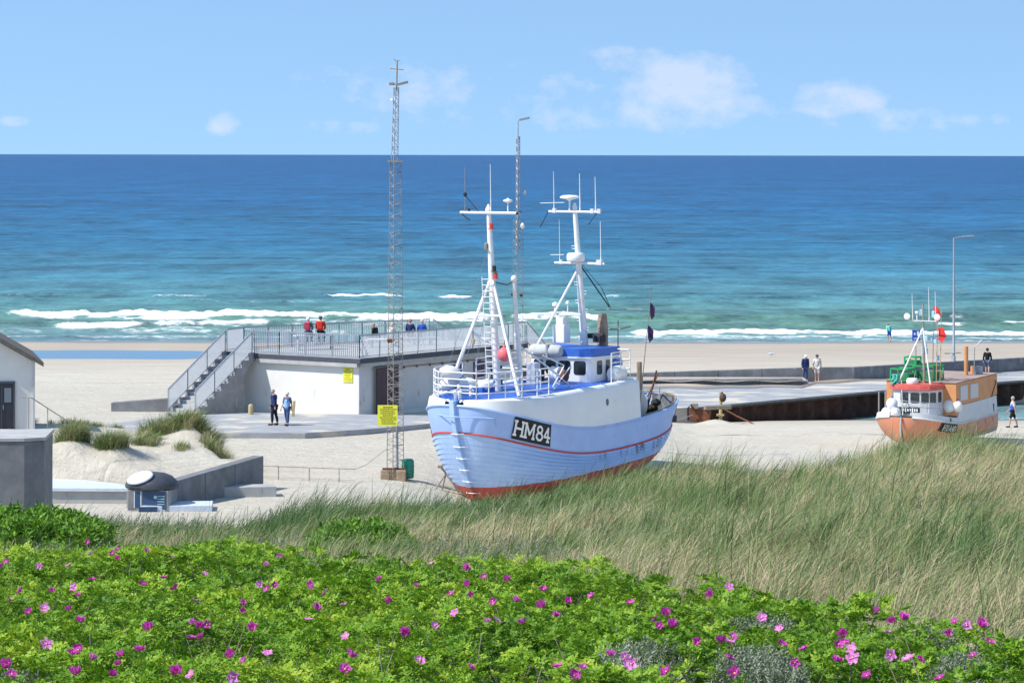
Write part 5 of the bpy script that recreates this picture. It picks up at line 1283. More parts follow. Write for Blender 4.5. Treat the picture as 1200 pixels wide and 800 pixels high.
# rails round the foredeck
def rail_run(name, pts, hts, r=.028, parent=boat, m=None, stan=None, post_r=.03):
    mb = MB()
    for hgt in hts: mb.tube([Vector(p) + Vector((0, 0, hgt)) for p in pts], r, 6)
    for i in (stan or range(len(pts))): p = Vector(pts[i]); mb.tube([p, p + Vector((0, 0, max(hts)))], post_r, 6)
    return mb.build(name, m or M['tube_white'], parent, True)
def deck_pt(d, side, ins=.30):
    b = float(h1.b(np.float64(d), zs1(d) - .01)); return Vector((-d, side * max(0, b - ins * min(1, b / .9)), float(ht(d)) - .03))
rail_run('bow_rail', [deck_pt(d, -1) for d in (4.2, 3.2, 2.3, 1.5, .9, .5)] + [deck_pt(.28, -1, .3), deck_pt(.28, 1, .3)], (.28, .56, .84, 1.12))
rail_run('bow_rail', [deck_pt(.28, 1, .3)] + [deck_pt(d, 1) for d in (.6, 1.2, 2.0, 2.9, 3.7)], (.28, .56, .84, 1.12))
rail_run('side_rail', [deck_pt(d, 1, .35) for d in (8.9, 9.7, 10.5)] + [Vector((-10.5, 1.0, float(ht(10.5))))], (.45, .85, 1.28))
rail_run('side_rail', [deck_pt(d, -1, .35) for d in (5.2, 6.6, 8.0, 9.2)], (.35, .65, .95, 1.2))
rail_run('deck_rail', [Vector((-4.7, -1.2, 4.1)), Vector((-4.7, .0, 4.15)), Vector((-4.7, 1.3, 4.1))], (.35, .8))
# wheelhouse: rounded-corner front facing the bow
WHx, hw1 = -8.35, 1.62
wh_poly = [(WHx + .0, -1.40), (WHx + .25, 0), (WHx, 1.40), (WHx - .10, 1.52), (WHx - .3, 1.59), (WHx - 2.4, 1.6), (WHx - 2.4, -1.6), (WHx - .3, -1.59), (WHx - .10, -1.52)]
mb = MB(); mb.prism(wh_poly, 3.95, 5.20); wh = mb.build('wheelhouse', M['white'], boat, bevel=.02)
mb = MB(); mb.prism([(x * 1.0 + (.08 if x > WHx - 1 else 0), y * 1.045) for x, y in wh_poly], 5.203, 5.26); mb.build('roof_edge', M['white'], wh)
mb = MB(); mb.prism([(x + (.04 if x > WHx - 1 else 0), y * 1.02) for x, y in wh_poly], 5.265, 5.62); mb.build('roof_coaming', M['trim_blue'], wh)
def window(a, b, z0, z1, off=.012, parent=wh):
    """pane between plan points a and b"""
    a = Vector((*a, 0)); b = Vector((*b, 0)); d = (b - a).normalized(); nr = Vector((d.y, -d.x, 0)); w = (b - a).length; R = Matrix((d, nr, Vector((0, 0, 1)))).transposed()
    c = (a + b) / 2 + Vector((0, 0, (z0 + z1) / 2)) + nr * off; h_ = z1 - z0; mb = MB(); k = min(w, h_) * .2; P = []
    for cx, cz, a0 in ((w / 2 - k, h_ / 2 - k, 0), (-w / 2 + k, h_ / 2 - k, 90), (-w / 2 + k, -h_ / 2 + k, 180), (w / 2 - k, -h_ / 2 + k, 270)):
        for q in (0, 30, 60, 90): an = math.radians(a0 + q); P.append((cx + k * math.cos(an), cz + k * math.sin(an)))
    n = len(P); vs = [c + R @ Vector((x, .012, z)) for x, z in P] + [c + R @ Vector((x, -.02, z)) for x, z in P]
    mb.add(vs, [tuple(range(n)), tuple(range(2 * n - 1, n - 1, -1))] + [(i, (i + 1) % n, n + (i + 1) % n, n + i) for i in range(n)])
    o = mb.build('window', M['glass'], parent)
    mb = MB(); mb.tube([c + R @ Vector((x * 1.04, .016, z * 1.04)) for x, z in P + P[:1]], .022, 5, False); mb.build('window_frame', M['grey_white'], o) if parent is boat else None
    return o
def fr_pt(y): return (WHx + .25 - .25 * abs(y) / 1.4 + .0, y)
for ya, yb in ((-1.34, -.78), (-.64, -.06), (.08, .62), (.78, 1.34)):
    window(fr_pt(yb), fr_pt(ya), 4.47, 5.08)
window((WHx - .95, 1.592), (WHx - .50, 1.592), 4.47, 5.08); window((WHx - 1.6, 1.592), (WHx - 1.25, 1.592), 4.47, 5.08); window((WHx - 2.3, 1.595), (WHx - 1.85, 1.595), 4.47, 5.08)
# life raft canister on the coaming front, radar pillar, funnel
mb = MB(); mb.lathe((WHx + .42, -.45, 5.50), [(.02, -.80), (.20, -.78), (.27, -.68), (.28, 0), (.27, .68), (.20, .78), (.02, .80)], 14, axis='Y'); lr = mb.build('life_raft', M['canvas'], boat, True)
mb = MB(); mb.box((WHx + .42, -.25, 5.50), (.57, .10, .57)); mb.build('strap', M['galv'], lr)
mb = MB(); mb.box((WHx - .55, -.25, 6.2), (.55, .60, .8)); mb.box((WHx - .5, -.22, 6.75), (.38, .4, .35)); pil = mb.build('radar_pillar', M['white'], boat, bevel=.04)
mb = MB(); mb.box((WHx - .5, -.2, 7.05), (.14, 2.0, .10)); mb.build('radar_bar', M['grey_white'], pil, bevel=.02)
mb = MB(); mb.lathe((WHx - .5, -.55, 7.0), [(.05, 0), (.05, .4), (.14, .42), (.12, .55), (.02, .58)], 10); mb.build('beacon', M['white'], pil); mb = MB(); mb.lathe((WHx - .5, .1, 7.0), [(.03, 0), (.03, .5), (.10, .52), (.09, .62), (.02, .65)], 10); mb.build('beacon', M['white'], pil)
mb = MB(); mb.lathe((-10.95, .62, 4.3), [(.25, 0), (.25, 2.05), (.195, 2.6), (.17, 2.72), (.13, 2.72), (.12, 2.3)], 18); fu = mb.build('funnel', M['funnel'], boat, True)
mb = MB(); mb.box((-10.7, .35, 4.7), (.9, 1.5, 1.0)); mb.build('engine_casing', M['trim_blue'], boat, bevel=.03)
mb = MB(); mb.box((-10.2, .9, 5.95), (.5, .4, .3)); mb.tube([(-10.2, .3, 6.05), (-10.3, 1.1, 6.1)], .12, 8); mb.build('horn', M['dark'], boat, bevel=.03)
mb = MB(); mb.tube([(-11.4, .4, 4.4), (-11.4, .4, 6.6)], .03, 6); mb.tube([(-11.5, 1.1, 4.3), (-11.5, 1.1, 6.7)], .03, 6); mb.tube([(-11.4, .4, 6.3), (-11.5, 1.1, 6.3), (-11.6, 1.7, 6.45)], .03, 6)
mb.tube([(-11.0, .0, 7.15), (-11.2, 1.2, 7.2), (-11.5, 2.3, 7.25)], .02, 5); mb.build('exhaust_rig', M['galv_old'], boat)
mb = MB(); mb.lathe((-9.9, 2.0, 4.50), [(.02, -.5), (.25, -.48), (.33, -.3), (.33, .3), (.25, .48), (.02, .5)], 12, axis='X'); mb.box((-9.95, 2.0, 4.25), (.9, .5, .16)); mb.build('raft_canister', M['white'], boat, True)
mb = MB(); mb.box((-10.6, 1.35, 4.75), (.8, .6, .7)); mb.build('blue_locker', M['trim_blue'], boat, bevel=.05)
# foremast: tripod with ladder, spreader, aerials
FM_ = Vector((-3.35, 0, 4.0)); TOP = Vector((-3.05, -.28, 11.75))
def at(z, a=FM_, b=TOP): return a + (b - a) * ((z - a.z) / (b.z - a.z))
mb = MB(); mb.tube([FM_, at(9.2), TOP], [.17, .14, .09], 12); fm = mb.build('foremast', M['tube_white'], boat, True)
mb = MB(); mb.lathe(TOP, [(.13, -.2), (.14, 0), (.03, .22)], 10); mb.build('mast_cap', M['tube_white'], fm)
ap = at(8.95)
mb = MB(); mb.tube([ap, (-2.0, -1.65, 4.0)], [.075, .085], 8); mb.build('mast_leg', M['tube_white'], fm, True)
mb = MB(); mb.tube([ap, (-2.35, 1.72, 4.0)], [.075, .085], 8); mb.build('mast_leg', M['tube_white'], fm, True)
q1 = ap + (Vector((-2.0, -1.65, 4.0)) - ap) * .34; q2 = ap + (Vector((-2.35, 1.72, 4.0)) - ap) * .34
mb = MB(); mb.tube([q1, q2], .05, 8); mb.build('cross_tube', M['tube_white'], fm)
mb = MB(); mb.tube([(-4.35, .55, 4.2), (-3.9, .45, 8.75)], [.10, .085], 10); mb.ball((-3.9, .45, 8.8), .16, 8); mb.tube([(-4.3, .55, 5.9), (-6.2, 1.3, 4.6)], .035, 6); mb.build('derrick', M['tube_white'], boat, True)
mb = MB(); mb.tube([at(8.7), (-3.6, .3, 8.55), (-3.9, .45, 8.7)], .02, 5); mb.build('derrick_wire', M['dark'], boat)
mb = MB()
Lx = lambda z: at(z) + Vector((.32, -.12, 0))
for o_ in (-.17, .17): mb.tube([Lx(4.1) + Vector((0, o_, 0)), Lx(8.9) + Vector((0, o_, 0))], .022, 5)
for k in range(19): z = 4.3 + k * .25; mb.tube([Lx(z) + Vector((0, -.17, 0)), Lx(z) + Vector((0, .17, 0))], .016, 4)
mb.build('ladder', M['tube_white'], fm)
SPz = 11.60
def spreader(name, c, half, r=.05, parent=fm): mb = MB(); mb.tube([c + Vector((0, -half, 0)), c + Vector((0, half, 0))], r, 8); return mb.build(name, M['tube_white'], parent, True)
spr = spreader('spreader', at(SPz) + Vector((.1, .05, 0)), 1.42, .06)
def whip(p, h_, parent, r=.02, m=None): mb = MB(); mb.tube([p, p + Vector((0, 0, .3)), p + Vector((-.03, -.05, h_))], [r * 1.6, r, r * .55], 6); return mb.build('aerial', m or M['tube_white'], parent)
c = at(SPz) + Vector((.1, .05, .05)); whip(c + Vector((0, .12, 0)), 2.0, fm, .024); whip(c + Vector((0, -1.18, 0)), 1.9, fm, .02, M['galv_old'])
mb = MB(); mb.tube([c + Vector((0, -.5, 0)), c + Vector((0, -1.15, .65))], .02, 5); mb.ball(c + Vector((0, -1.18, .72)), .09, 8); mb.build('aerial_stay', M['dark'], fm)
mb = MB(); mb.lathe(c + Vector((0, .98, 0)), [(.03, 0), (.03, .38), (.10, .40), (.20, .45), (.19, .50), (.05, .55), (.01, .6)], 12); mb.build('satellite_dome', M['white'], fm, True)
mb = MB(); mb.lathe(c + Vector((0, 1.42, -.07)), [(.06, -.05), (.06, .06)], 8); mb.lathe(c + Vector((0, -.98, .0)), [(.05, 0), (.05, .12)], 8); mb.tube([c + Vector((0, -1.35, -.1)), c + Vector((0, -1.1, -.28)), c + Vector((0, -.95, -.35))], .03, 5); mb.build('mast_lamp', M['dark'], fm)
def lantern(z, s, m1): p = at(z) + Vector((.12, s, 0)); mb = MB(); mb.box(p - Vector((0, 0, .12)), (.24, .2, .03)); mb.lathe(p, [(.08, -.1), (.09, .1), (.03, .14)], 8); mb.build('lantern', m1, fm)
lantern(11.05, .18, M['stripe_red']); lantern(10.2, -.12, M['wood_grey']); lantern(9.25, .22, M['dark']); lantern(8.95, .28, M['stripe_red'])
mb = MB()
for a, b in ((at(10.3), Vector((-1.6, -1.8, 4.1))), (at(8.9), Vector((-2.6, -1.6, 4.1))), (at(9.0) , Vector((-3.9, -1.7, 4.2))), (at(8.6), Vector((-3.0, -1.1, 4.1)))): mb.tube([a, b], .010, 4)
mb.build('rigging', M['galv'], fm)
mb = MB(); mb.lathe((-2.9, -.95, 6.0), [(.02, 0), (.07, .06), (.07, .22), (.02, .3)], 8); mb.build('block', M['wood_pale'], fm)
mb = MB(); mb.tube([(-2.8, -.85, 6.5), (-3.3, .1, 5.9)], .06, 8); mb.build('boom', M['tube_white'], fm)
# pink buoy hung on the mast (moves with it when lifted: its own thing)
bp0 = boat.matrix_basis if False else Matrix.Translation(boat.location) @ Euler((0, 0, boat.rotation_euler.z)).to_matrix().to_4x4()
by = thing('net_buoy', 'round pink red net buoy hanging in front of the blue boat\'s foremast', 'buoy', tuple(bp0 @ Vector((-2.9, .62, 5.36))))
mb = MB(); mb.ball((0, 0, .3), .30, 18); mb.lathe((0, 0, .56), [(.08, 0), (.06, .1), (.02, .12)], 8); mb.build('float', M['orange_buoy'], by, True)
mb = MB(); mb.tube([(0, 0, .66), (.02, -.2, 1.1)], .012, 4); mb.build('cord', M['dark'], by)
# fenders in the bow
FG = 'white fenders stowed in the blue boat\'s bow'
for i, (d, s, z, r, rx2, lb) in enumerate([(1.0, -.8, 4.95, .30, .3, 'topmost plump white fender at the blue boat\'s starboard bow rail'), (1.25, -1.1, 4.45, .27, .2, 'lower white fender outside the starboard bow rail of the blue boat'), (1.7, -.35, 4.45, .27, .5, 'white fender lying left of the gap in the blue boat\'s bow rail'), (2.1, .1, 4.40, .25, -.4, 'white fender lying nearest the blue boat\'s foremast')]):
    p = bp0 @ Vector((-d, s, z - r)); f0 = thing('fender', lb, 'fender', tuple(p), rx2, FG)
    mb = MB(); mb.lathe((0, 0, r), [(.03, -.52), (.10, -.44), (r * .85, -.28), (r, 0), (r * .85, .28), (.10, .44), (.03, .52)], 14, axis='X', R=Euler((0, .3 * (-1) ** i, 0)).to_matrix()); f1 = mb.build('fender_body', M['fender'], f0, True)
    mb = MB(); mb.lathe((0, 0, r), [(.045, .46), (.06, .5), (.05, .55)], 8, axis='X', R=Euler((0, .3 * (-1) ** i, 0)).to_matrix()); mb.build('fender_eye', M['trim_blue'], f0)
# foredeck gear: winch, mooring bitts, hatch, hauler
mb = MB()
for y in (-.28, .28): mb.tube([(-.85, y, 3.9), (-.85, y * 1.1, 4.5)], .07, 8)
mb.tube([(-.85, -.45, 4.25), (-.85, .45, 4.25)], .05, 8); mb.tube([(-.35, .1, 3.8), (-.1, .25, 4.28)], .07, 8); mb.tube([(-.35, -.1, 3.8), (-.12, -.02, 4.28)], .07, 8); mb.build('mooring_bitts', M['tube_white'], boat, True)
mb = MB(); mb.box((-2.3, -.3, 4.15), (1.0, 1.1, .38)); mb.build('hatch', M['deck_blue'], boat, bevel=.04)
mb = MB(); mb.lathe((-3.7, -.35, 4.15), [(.32, 0), (.32, .35), (.20, .45), (.20, .8), (.3, .85), (.3, .95)], 14); mb.build('capstan', M['dark'], boat, True)
mb = MB(); mb.box((-7.5, -.9, 4.5), (.7, .9, .7)); mb.build('engine_cover', M['dark'], boat, bevel=.04)
mb = MB(); mb.lathe((-7.2, .55, 4.55), [(.10, -.25), (.36, -.2), (.30, 0), (.36, .2), (.10, .25)], 14, axis='Y'); mb.box((-7.2, .55, 4.2), (.3, .5, .35)); hl = mb.build('net_hauler', M['fender'], boat, True)
mb = MB(); mb.lathe((-7.15, .95, 4.5), [(.05, -.15), (.25, -.12), (.25, .12), (.05, .15)], 12, axis='Y'); mb.build('hauler_wheel', M['rust'], hl)
mb = MB(); mb.box((-6.5, -.2, 4.6), (.45, .45, .95)); mb.build('gear_cabinet', M['grey_white'], boat, bevel=.03)
mb = MB(); mb.tube([(-6.0, 1.1, 4.1), (-6.6, 1.3, 5.0), (-5.2, 1.1, 5.5)], .028, 6); mb.tube([(-5.3, 1.6, 4.1), (-6.9, 1.4, 4.9)], .026, 6); mb.tube([(-6.9, 1.45, 4.1), (-5.1, 1.4, 5.0)], .024, 6); mb.build('gear_frame', M['tube_white'], boat)
for a, b in (((-2.6, -.9), 'deck_mat'), ):
    mb = MB(); mb.box((a[0], a[1], 4.12), (.6, .5, .3)); mb.build('blue_crate', M['trim_blue'], boat, bevel=.03)
# aft mast
AM = Vector((-10.0, .28, 5.4)); AT = Vector((-9.55, .02, 11.72))
at2 = lambda z: AM + (AT - AM) * ((z - AM.z) / (AT.z - AM.z))
mb = MB(); mb.tube([Vector((AM.x, AM.y, 4.3)), AM, at2(9.2), AT], [.19, .18, .13, .10], 12); am = mb.build('aft_mast', M['tube_white'], boat, True)
mb = MB(); mb.lathe(AT, [(.12, 0), (.04, .22)], 8); mb.build('mast_cap', M['tube_white'], am)
spreader('spreader', at2(11.55) + Vector((.1, 0, 0)), 1.30, .05, am); spreader('spreader', at2(9.28) + Vector((.1, .1, 0)), 1.28, .05, am)
cu = at2(11.55) + Vector((.1, 0, .04)); cl_ = at2(9.28) + Vector((.1, .1, .04))
whip(cu + Vector((0, -1.03, 0)), 1.75, am); whip(cu + Vector((0, .32, 0)), 1.65, am, .028); whip(cu + Vector((0, 1.12, 0)), 1.5, am, .026)
whip(cl_ + Vector((0, -1.02, 0)), 1.9, am, .016); whip(cl_ + Vector((0, 1.10, 0)), 1.85, am, .024)
mb = MB(); mb.lathe(cu + Vector((0, -.22, 0)), [(.04, 0), (.04, .42), (.15, .5), (.43, .56), (.43, .62), (.3, .68), (.02, .70)], 18); mb.build('satellite_dome', M['white'], am, True)
mb = MB(); mb.lathe(cl_ + Vector((.15, -.10, .05)), [(.36, 0), (.40, .05), (.40, .28), (.34, .36), (.02, .38)], 20); mb.build('radome', M['white'], am, True)
mb = MB(); mb.tube([cu + Vector((0, -1.75, .32)), cu + Vector((0, -.45, .36))], .014, 5); mb.tube([cl_ + Vector((0, -1.5, .3)), cl_ + Vector((0, -.8, .32))], .014, 5); mb.build('dipole', M['tube_white'], am)
for p_, s_ in ((cu + Vector((0, -1.0, 0)), (.12, .16, .2)), (cu + Vector((0, .95, 0)), (.12, .16, .2)), (cu + Vector((0, 1.3, 0)), (.12, .16, .2)), (cl_ + Vector((0, 1.05, .02)), (.2, .26, .22)), (cl_ + Vector((0, -.95, 0)), (.1, .14, .18))): mb = MB(); mb.box(p_, s_); mb.build('aerial_mount', M['grey_white'], am)
mb = MB(); mb.tube([at2(9.1), (-7.7, -1.0, 5.35)], .055, 8); mb.build('mast_stay', M['tube_white'], am, True)
mb = MB(); mb.tube([at2(9.3), (-10.4, 1.30, 7.35)], .03, 5); mb.tube([(-10.3, .95, 8.2), (-10.4, 1.36, 7.3)], .018, 5); mb.tube([at2(9.4), (-10.3, .95, 8.2)], .012, 5); mb.build('dark_stay', M['dark'], am)
mb = MB(); mb.tube([cu + Vector((0, -1.3, 0)), cu + Vector((0, -1.75, -.75))], .02, 5); mb.tube([cu + Vector((0, 1.25, 0)), cu + Vector((0, .75, -.6))], .02, 5); mb.build('rigging', M['dark'], am)
for k in range(11):
    mb = MB(); z = 5.9 + k * .40; p = at2(z); sdy = .16 if k % 2 else -.16; mb.tube([p, p + Vector((.02, sdy * 1.8, .02)), p + Vector((.02, sdy * 1.9, .14)), p + Vector((0, 0, .14))], .014, 4); mb.build('mast_step', M['tube_white'], am)
# stern working gear
mb = MB(); mb.lathe((-11.75, 1.5, 2.95), [(.10, -.12), (.85, -.12), (.85, .12), (.10, .12)], 22, axis='X', R=Euler((0, 0, .5)).to_matrix()); mb.build('net_drum', M['grey_white'], boat, True)
mb = MB(); mb.tube([(-13.3, 1.15, 1.9), (-13.3, 1.15, 4.75)], .12, 8); mb.build('gallows_post', M['wood_grey'], boat)
for seg in [[(-12.0, 1.8, 2.5), (-12.1, 1.5, 3.9), (-12.6, .9, 4.1), (-13.2, .5, 3.2)], [(-12.5, 1.9, 2.4), (-13.3, 1.6, 3.4), (-14.4, 1.2, 3.3)], [(-13.0, 1.6, 2.4), (-13.1, 1.4, 3.9)], [(-14.0, .4, 2.4), (-14.1, .2, 3.7), (-14.8, -.4, 3.6)],
            [(-14.9, 1.3, 2.8), (-15.0, 1.2, 3.5), (-15.6, .6, 3.6), (-15.7, .3, 3.0)], [(-13.5, -.9, 2.4), (-13.4, -.8, 3.8)]]: mb = MB(); mb.tube(seg, .035, 6); mb.build('stern_rail', M['galv'], boat, True)
mb = MB(); mb.tube([(-14.3, 1.0, 2.6), (-14.6, 1.3, 4.3)], .04, 5); mb.tube([(-14.0, .9, 2.6), (-14.9, 1.2, 4.1)], .035, 5); mb.build('rust_pole', M['rust'], boat)
mb = MB()
for k in range(44):
    x = -12.1 - random.random() * 3.2; y = random.uniform(-1.2, 1.6) * (1 - max(0, -x - 14) * .25); mb.ball((x, y, 2.1 + random.random() * 1.0), random.uniform(.12, .32), 7, .7)
nets = mb.build('net_heap', mat('net_heap', (.06, .055, .05), .95, .05, noise=(14, .8), wear=(9, .6, (.16, .2, .14))), boat)
mb = MB()
for k in range(7): mb.tube([(-12.2 - k * .05, 1.9, 2.6), (-12.5 - k * .08, 1.6 - k * .1, 3.3 + .1 * (k % 3)), (-12.4 - k * .15, 1.2, 2.5)], .03, 5)
mb.build('rope_tangle', mat('pale_rope', (.35, .42, .36), .9, .1, noise=(10, .4)), boat)
mb = MB(); mb.box(h1.pt(14.35, float(stripe(14.35)) + .38, 1, .07), (.36, .14, .28)); mb.build('freeing_port', M['dark'], boat)
mb = MB(); p = h1.pt(14.9, 3.0, 1, .08); mb.tube([p, h1.pt(14.95, 2.2, 1, .08), h1.pt(15.0, 1.6, 1, .07)], .02, 5); mb.build('rudder_chain', M['dark'], boat)
# dan buoy pole with two dark flags
dn = thing('flag_pole', 'thin leaning pole with two small dark flags standing at the blue boat\'s stern', 'flag pole', tuple(bp0 @ Vector((-11.55, 2.15, 2.6))))
mb = MB(); dtip = Vector((.55, .0, 5.6)); mb.tube([(0, 0, 0), dtip * .5, dtip], [.03, .022, .012], 6); mb.build('pole', M['wood_grey'], dn)
for f, w in ((.88, .22), (.70, .26)):
    p = dtip * f; mb = MB(); mb.add([p, p + Vector((w * .5, .03, -.08)), p + Vector((w, -.04, -.25)), p + Vector((w * .9, .02, -.62)), p + Vector((w * .3, -.03, -.78)), p + Vector((0, 0, -.55))], [(0, 1, 2, 3, 4, 5)]); o = mb.build('flag', M['flag_dark'], dn)
    so_ = o.modifiers.new('s', 'SOLIDIFY'); so_.thickness = .015
# trestle propping the bow
tr = thing('trestle', 'crossed grey steel trestle propping the blue boat\'s bow on the sand', 'trestle', tuple(bp0 @ Vector((-1.9, -1.65, .2))))
mb = MB(); zt0 = Hs(tr.location.x, tr.location.y) - tr.location.z
for a in ((-.55, -.1), (.55, .1), (-.2, .3), (.7, -.3)): mb.tube([(a[0], a[1], zt0 - .05), (-a[0] * .35, -a[1] * .3, zt0 + 1.05)], .035, 6)
mb.build('frame', M['galv_old'], tr)
mb = MB(); mb.box((0, 0, zt0 + 1.06), (.7, .25, .1)); mb.build('pad', M['wood_grey'], tr)
for i, (d, s) in enumerate(((5.0, 0), (10.0, 0))):
    k_ = thing('keel_block', ('grey timber block under the forward half of the blue boat\'s keel', 'grey timber block under the after half of the blue boat\'s keel')[i], 'keel block', tuple(bp0 @ Vector((-d, s, -1.15))), boat.rotation_euler.z, 'timber blocks under the keel')
    mb = MB(); mb.box((0, 0, -.05), (.5, 1.6, .3)); mb.build('baulk', M['wood_grey'], k_, bevel=.02)

# ================================================================== the orange boat
def zs2(d): d = np.asarray(d, float); return 1.15 + .45 * np.clip((3.5 - d) / 3.5, 0, 1) ** 1.7 + .10 * np.clip((d - 3.5) / 5, 0, 1.2) ** 1.5
h2_ = Hull(9.2, 1.95, zs2, .55, .05, 2.7, 6.0, sf=.48, m=2.6, tr=.90, lowE=3.0, n0=1.25, n1=1.15)
F2 = Vector((-.485, -.874)); b2 = thing('fishing_boat', 'small orange and white fishing boat with orange box shelter and green crates on its roof', 'fishing boat', (19.30, 144, 1.40), math.atan2(F2.y, F2.x))
bp2 = Matrix.Translation(b2.location) @ Euler((0, 0, b2.rotation_euler.z)).to_matrix().to_4x4()
mo = bpy.data.materials.new('orange_hull_paint'); mo.use_nodes = True; t, nn, L, bs = nodes(mo)
co = N(t, 'ShaderNodeTexCoord').outputs['Object']; sp = N(t, 'ShaderNodeSeparateXYZ'); L.new(co, sp.inputs[0])
wl = mth(t, 'ADD', sp.outputs[2], mth(t, 'MULTIPLY', sp.outputs[0], .018)); nb_ = noise_n(t, co, 2.2, 6, .65, (1, 1, .5))
L.new(mixc(t, mrange(t, wl, .27, .29), (.50, .50, .50), mixc(t, mrange(t, nb_, .4, .68), (.72, .27, .15), (.60, .30, .20))), bs.inputs['Base Color']); bs.inputs['Roughness'].default_value = .55
rows2 = [lambda d, f=f: zs2(d) * f for f in np.linspace(0, 1, 14)]
mb = MB()
for sd in (1, -1): g = hull_rows(h2_, rows2, 50, None, sd); skin_grid(mb, g)
ge = hull_rows(h2_, rows2, 50, None, 1)[:, -1]; n = len(ge)
mb.add([tuple(p) for p in ge] + [(p[0], -p[1], p[2]) for p in ge], [(i, i + 1, n + i + 1, n + i) for i in range(n - 1)])
mb.build('hull', mo, b2, True)
hull_tube('rubbing_strake', lambda d: zs2(d), .045, M['grey_white'], .05, 8.85, .06, parent=b2, h=h2_)
# white topsides
mb = MB()
def top2(d): return float(zs2(d)) + (.28 if d < 2.9 else .28 + .60 * min(1, (d - 2.9) / .35))
for sd in (1, -1):
    g = [[(-d, sd * (float(h2_.b(np.float64(d), zs2(d) - .01)) + .05 - ins), float(zs2(d)) + (top2(d) - float(zs2(d))) * f) for d in list(np.linspace(.06, 2.8, 22)) + list(np.linspace(2.9, 3.25, 5)) + list(np.linspace(3.4, 8.85, 16))] for ins, f in ((0, 0), (.02, .5), (.05, 1), (.12, 1), (.14, .4))]
    skin_grid(mb, np.array(g))
bq = float(h2_.b(np.float64(8.8), zs2(8.8) - .01)); mb.add([(-8.86, -bq, 1.2), (-8.86, bq, 1.2), (-8.86, bq, 2.1), (-8.86, -bq, 2.1)], [(0, 1, 2, 3)])
mb.build('topsides', M['grey_white'], b2, True)
mb = MB(); mb.add([(-d, s * (float(h2_.b(np.float64(d), zs2(d) - .01)) - .05), float(zs2(d)) + .08) for d in (.2, .6, 1, 1.5, 2, 3, 5, 8.8) for s in (-1, 1)], [(2 * i, 2 * i + 1, 2 * i + 3, 2 * i + 2) for i in range(7)]); mb.build('deck', M['grey_white'], b2)
plate(h2_, b2, [('H', .92), ('G', .86), ('4', .78), ('4', .78), ('0', .62)], 1.15, lambda d: zs2(d) - .28, 1.5, .42, 1, .06, .16, ink=M['grey_white'])
for d in (4.2, 5.7, 7.0, 8.2): mb = MB(); mb.box(h2_.pt(d, float(zs2(d)) - .25, 1, .06), (.34, .05, .16)); mb.build('scupper', M['galv'], b2)
mb = MB(); mb.lathe(Vector((-1.9, float(h2_.b(np.float64(1.9), zs2(1.9) - .01)) + .05, float(zs2(1.9)) + .14)), [(.02, 0), (.09, 0), (.09, .02), (.02, .02)], 12, axis='Y'); mb.build('porthole', M['glass'], b2)
# wheelhouse
wp2 = [(-1.15, -.55), (-1.05, 0), (-1.15, .55), (-1.35, .95), (-1.75, 1.18), (-3.3, 1.22), (-3.3, -1.22), (-1.75, -1.18), (-1.35, -.95)]
wp2 = [(x - .15, y) for x, y in wp2]
mb = MB(); mb.prism(wp2, 1.25, 2.86); w2 = mb.build('wheelhouse', M['grey_white'], b2, bevel=.02)
mb = MB(); mb.prism([(x + (.14 if x > -2.5 else 0), y * 1.07) for x, y in wp2], 2.865, 3.10); mb.build('roof_band', M['red_band'], w2, bevel=.02)
mb = MB(); mb.prism([(x * 1.0 + (.04 if x > -2.5 else 0), y * .98) for x, y in wp2], 3.103, 3.14); mb.build('roof', M['red_band'], w2)
seq = [(-1.12, -.98), (-.98, -.40), (-.36, .10), (.16, .62)]
edges = [((-1.55, -.98), (-1.85, -1.165)), ]
def wpt(i, f): a = wp2[i]; b = wp2[i + 1]; return (a[0] + (b[0] - a[0]) * f, a[1] + (b[1] - a[1]) * f)
for i in (0, 1): window(wpt(i, .92), wpt(i, .10), 2.22, 2.74, parent=w2)
window(wpt(2, .94), wpt(2, .08), 2.22, 2.74, parent=w2); window(wpt(3, .94), wpt(3, .08), 2.22, 2.74, parent=w2); window((-2.5, 1.215), (-2.1, 1.20), 2.22, 2.74, parent=w2)
window(wpt(7, .92), wpt(7, .1), 2.22, 2.74, parent=w2)
mb = MB(); mb.bar((-1.10, -.62, 1.86), (-1.10, .60, 1.86), .04, .30); nb = mb.build('name_board', M['black'], b2)
mb = MB()
for k in range(9): mb.box((-1.075, -.5 + k * .12, 1.88), (.008, .07, .14 if k % 3 else .2))
mb.build('lettering', M['white'], nb)
# orange box shelter
bx = [(-2.75, -1.72), (-2.75, 1.78), (-8.8, 1.86), (-8.8, -1.8)]
mb = MB(); prf = [(-2.75, 1.52), (-7.55, 1.62), (-7.7, 2.12), (-8.8, 2.2), (-8.8, 3.26), (-2.75, 3.16)]
vs = [(x, 1.90, z) for x, z in prf] + [(x, -1.84, z) for x, z in prf]; mb.add(vs, [(0, 1, 2, 3, 4, 5), (11, 10, 9, 8, 7, 6)] + [(i, (i + 1) % 6, 6 + (i + 1) % 6, 6 + i) for i in range(6)]); bx_ = mb.build('shelter', M['orange_box'], b2, bevel=.02)
mb = MB(); vs = [(-2.70, -1.88, 3.175), (-2.70, 1.94, 3.175), (-8.85, 1.94, 3.28), (-8.85, -1.88, 3.28)]; mb.add(vs + [(x, y, z + .03) for x, y, z in vs], [(3, 2, 1, 0), (4, 5, 6, 7), (0, 1, 5, 4), (1, 2, 6, 5), (2, 3, 7, 6), (3, 0, 4, 7)]); mb.build('roof_deck', M['roof_pink'], bx_)
for a, b in ((-3.3, -4.35), (-4.75, -5.9)):
    mb = MB(); mb.box(((a + b) / 2, 1.915, 2.62), (abs(b - a), .03, .74)); mb.build('panel', M['pane_grey'], bx_, bevel=.01)
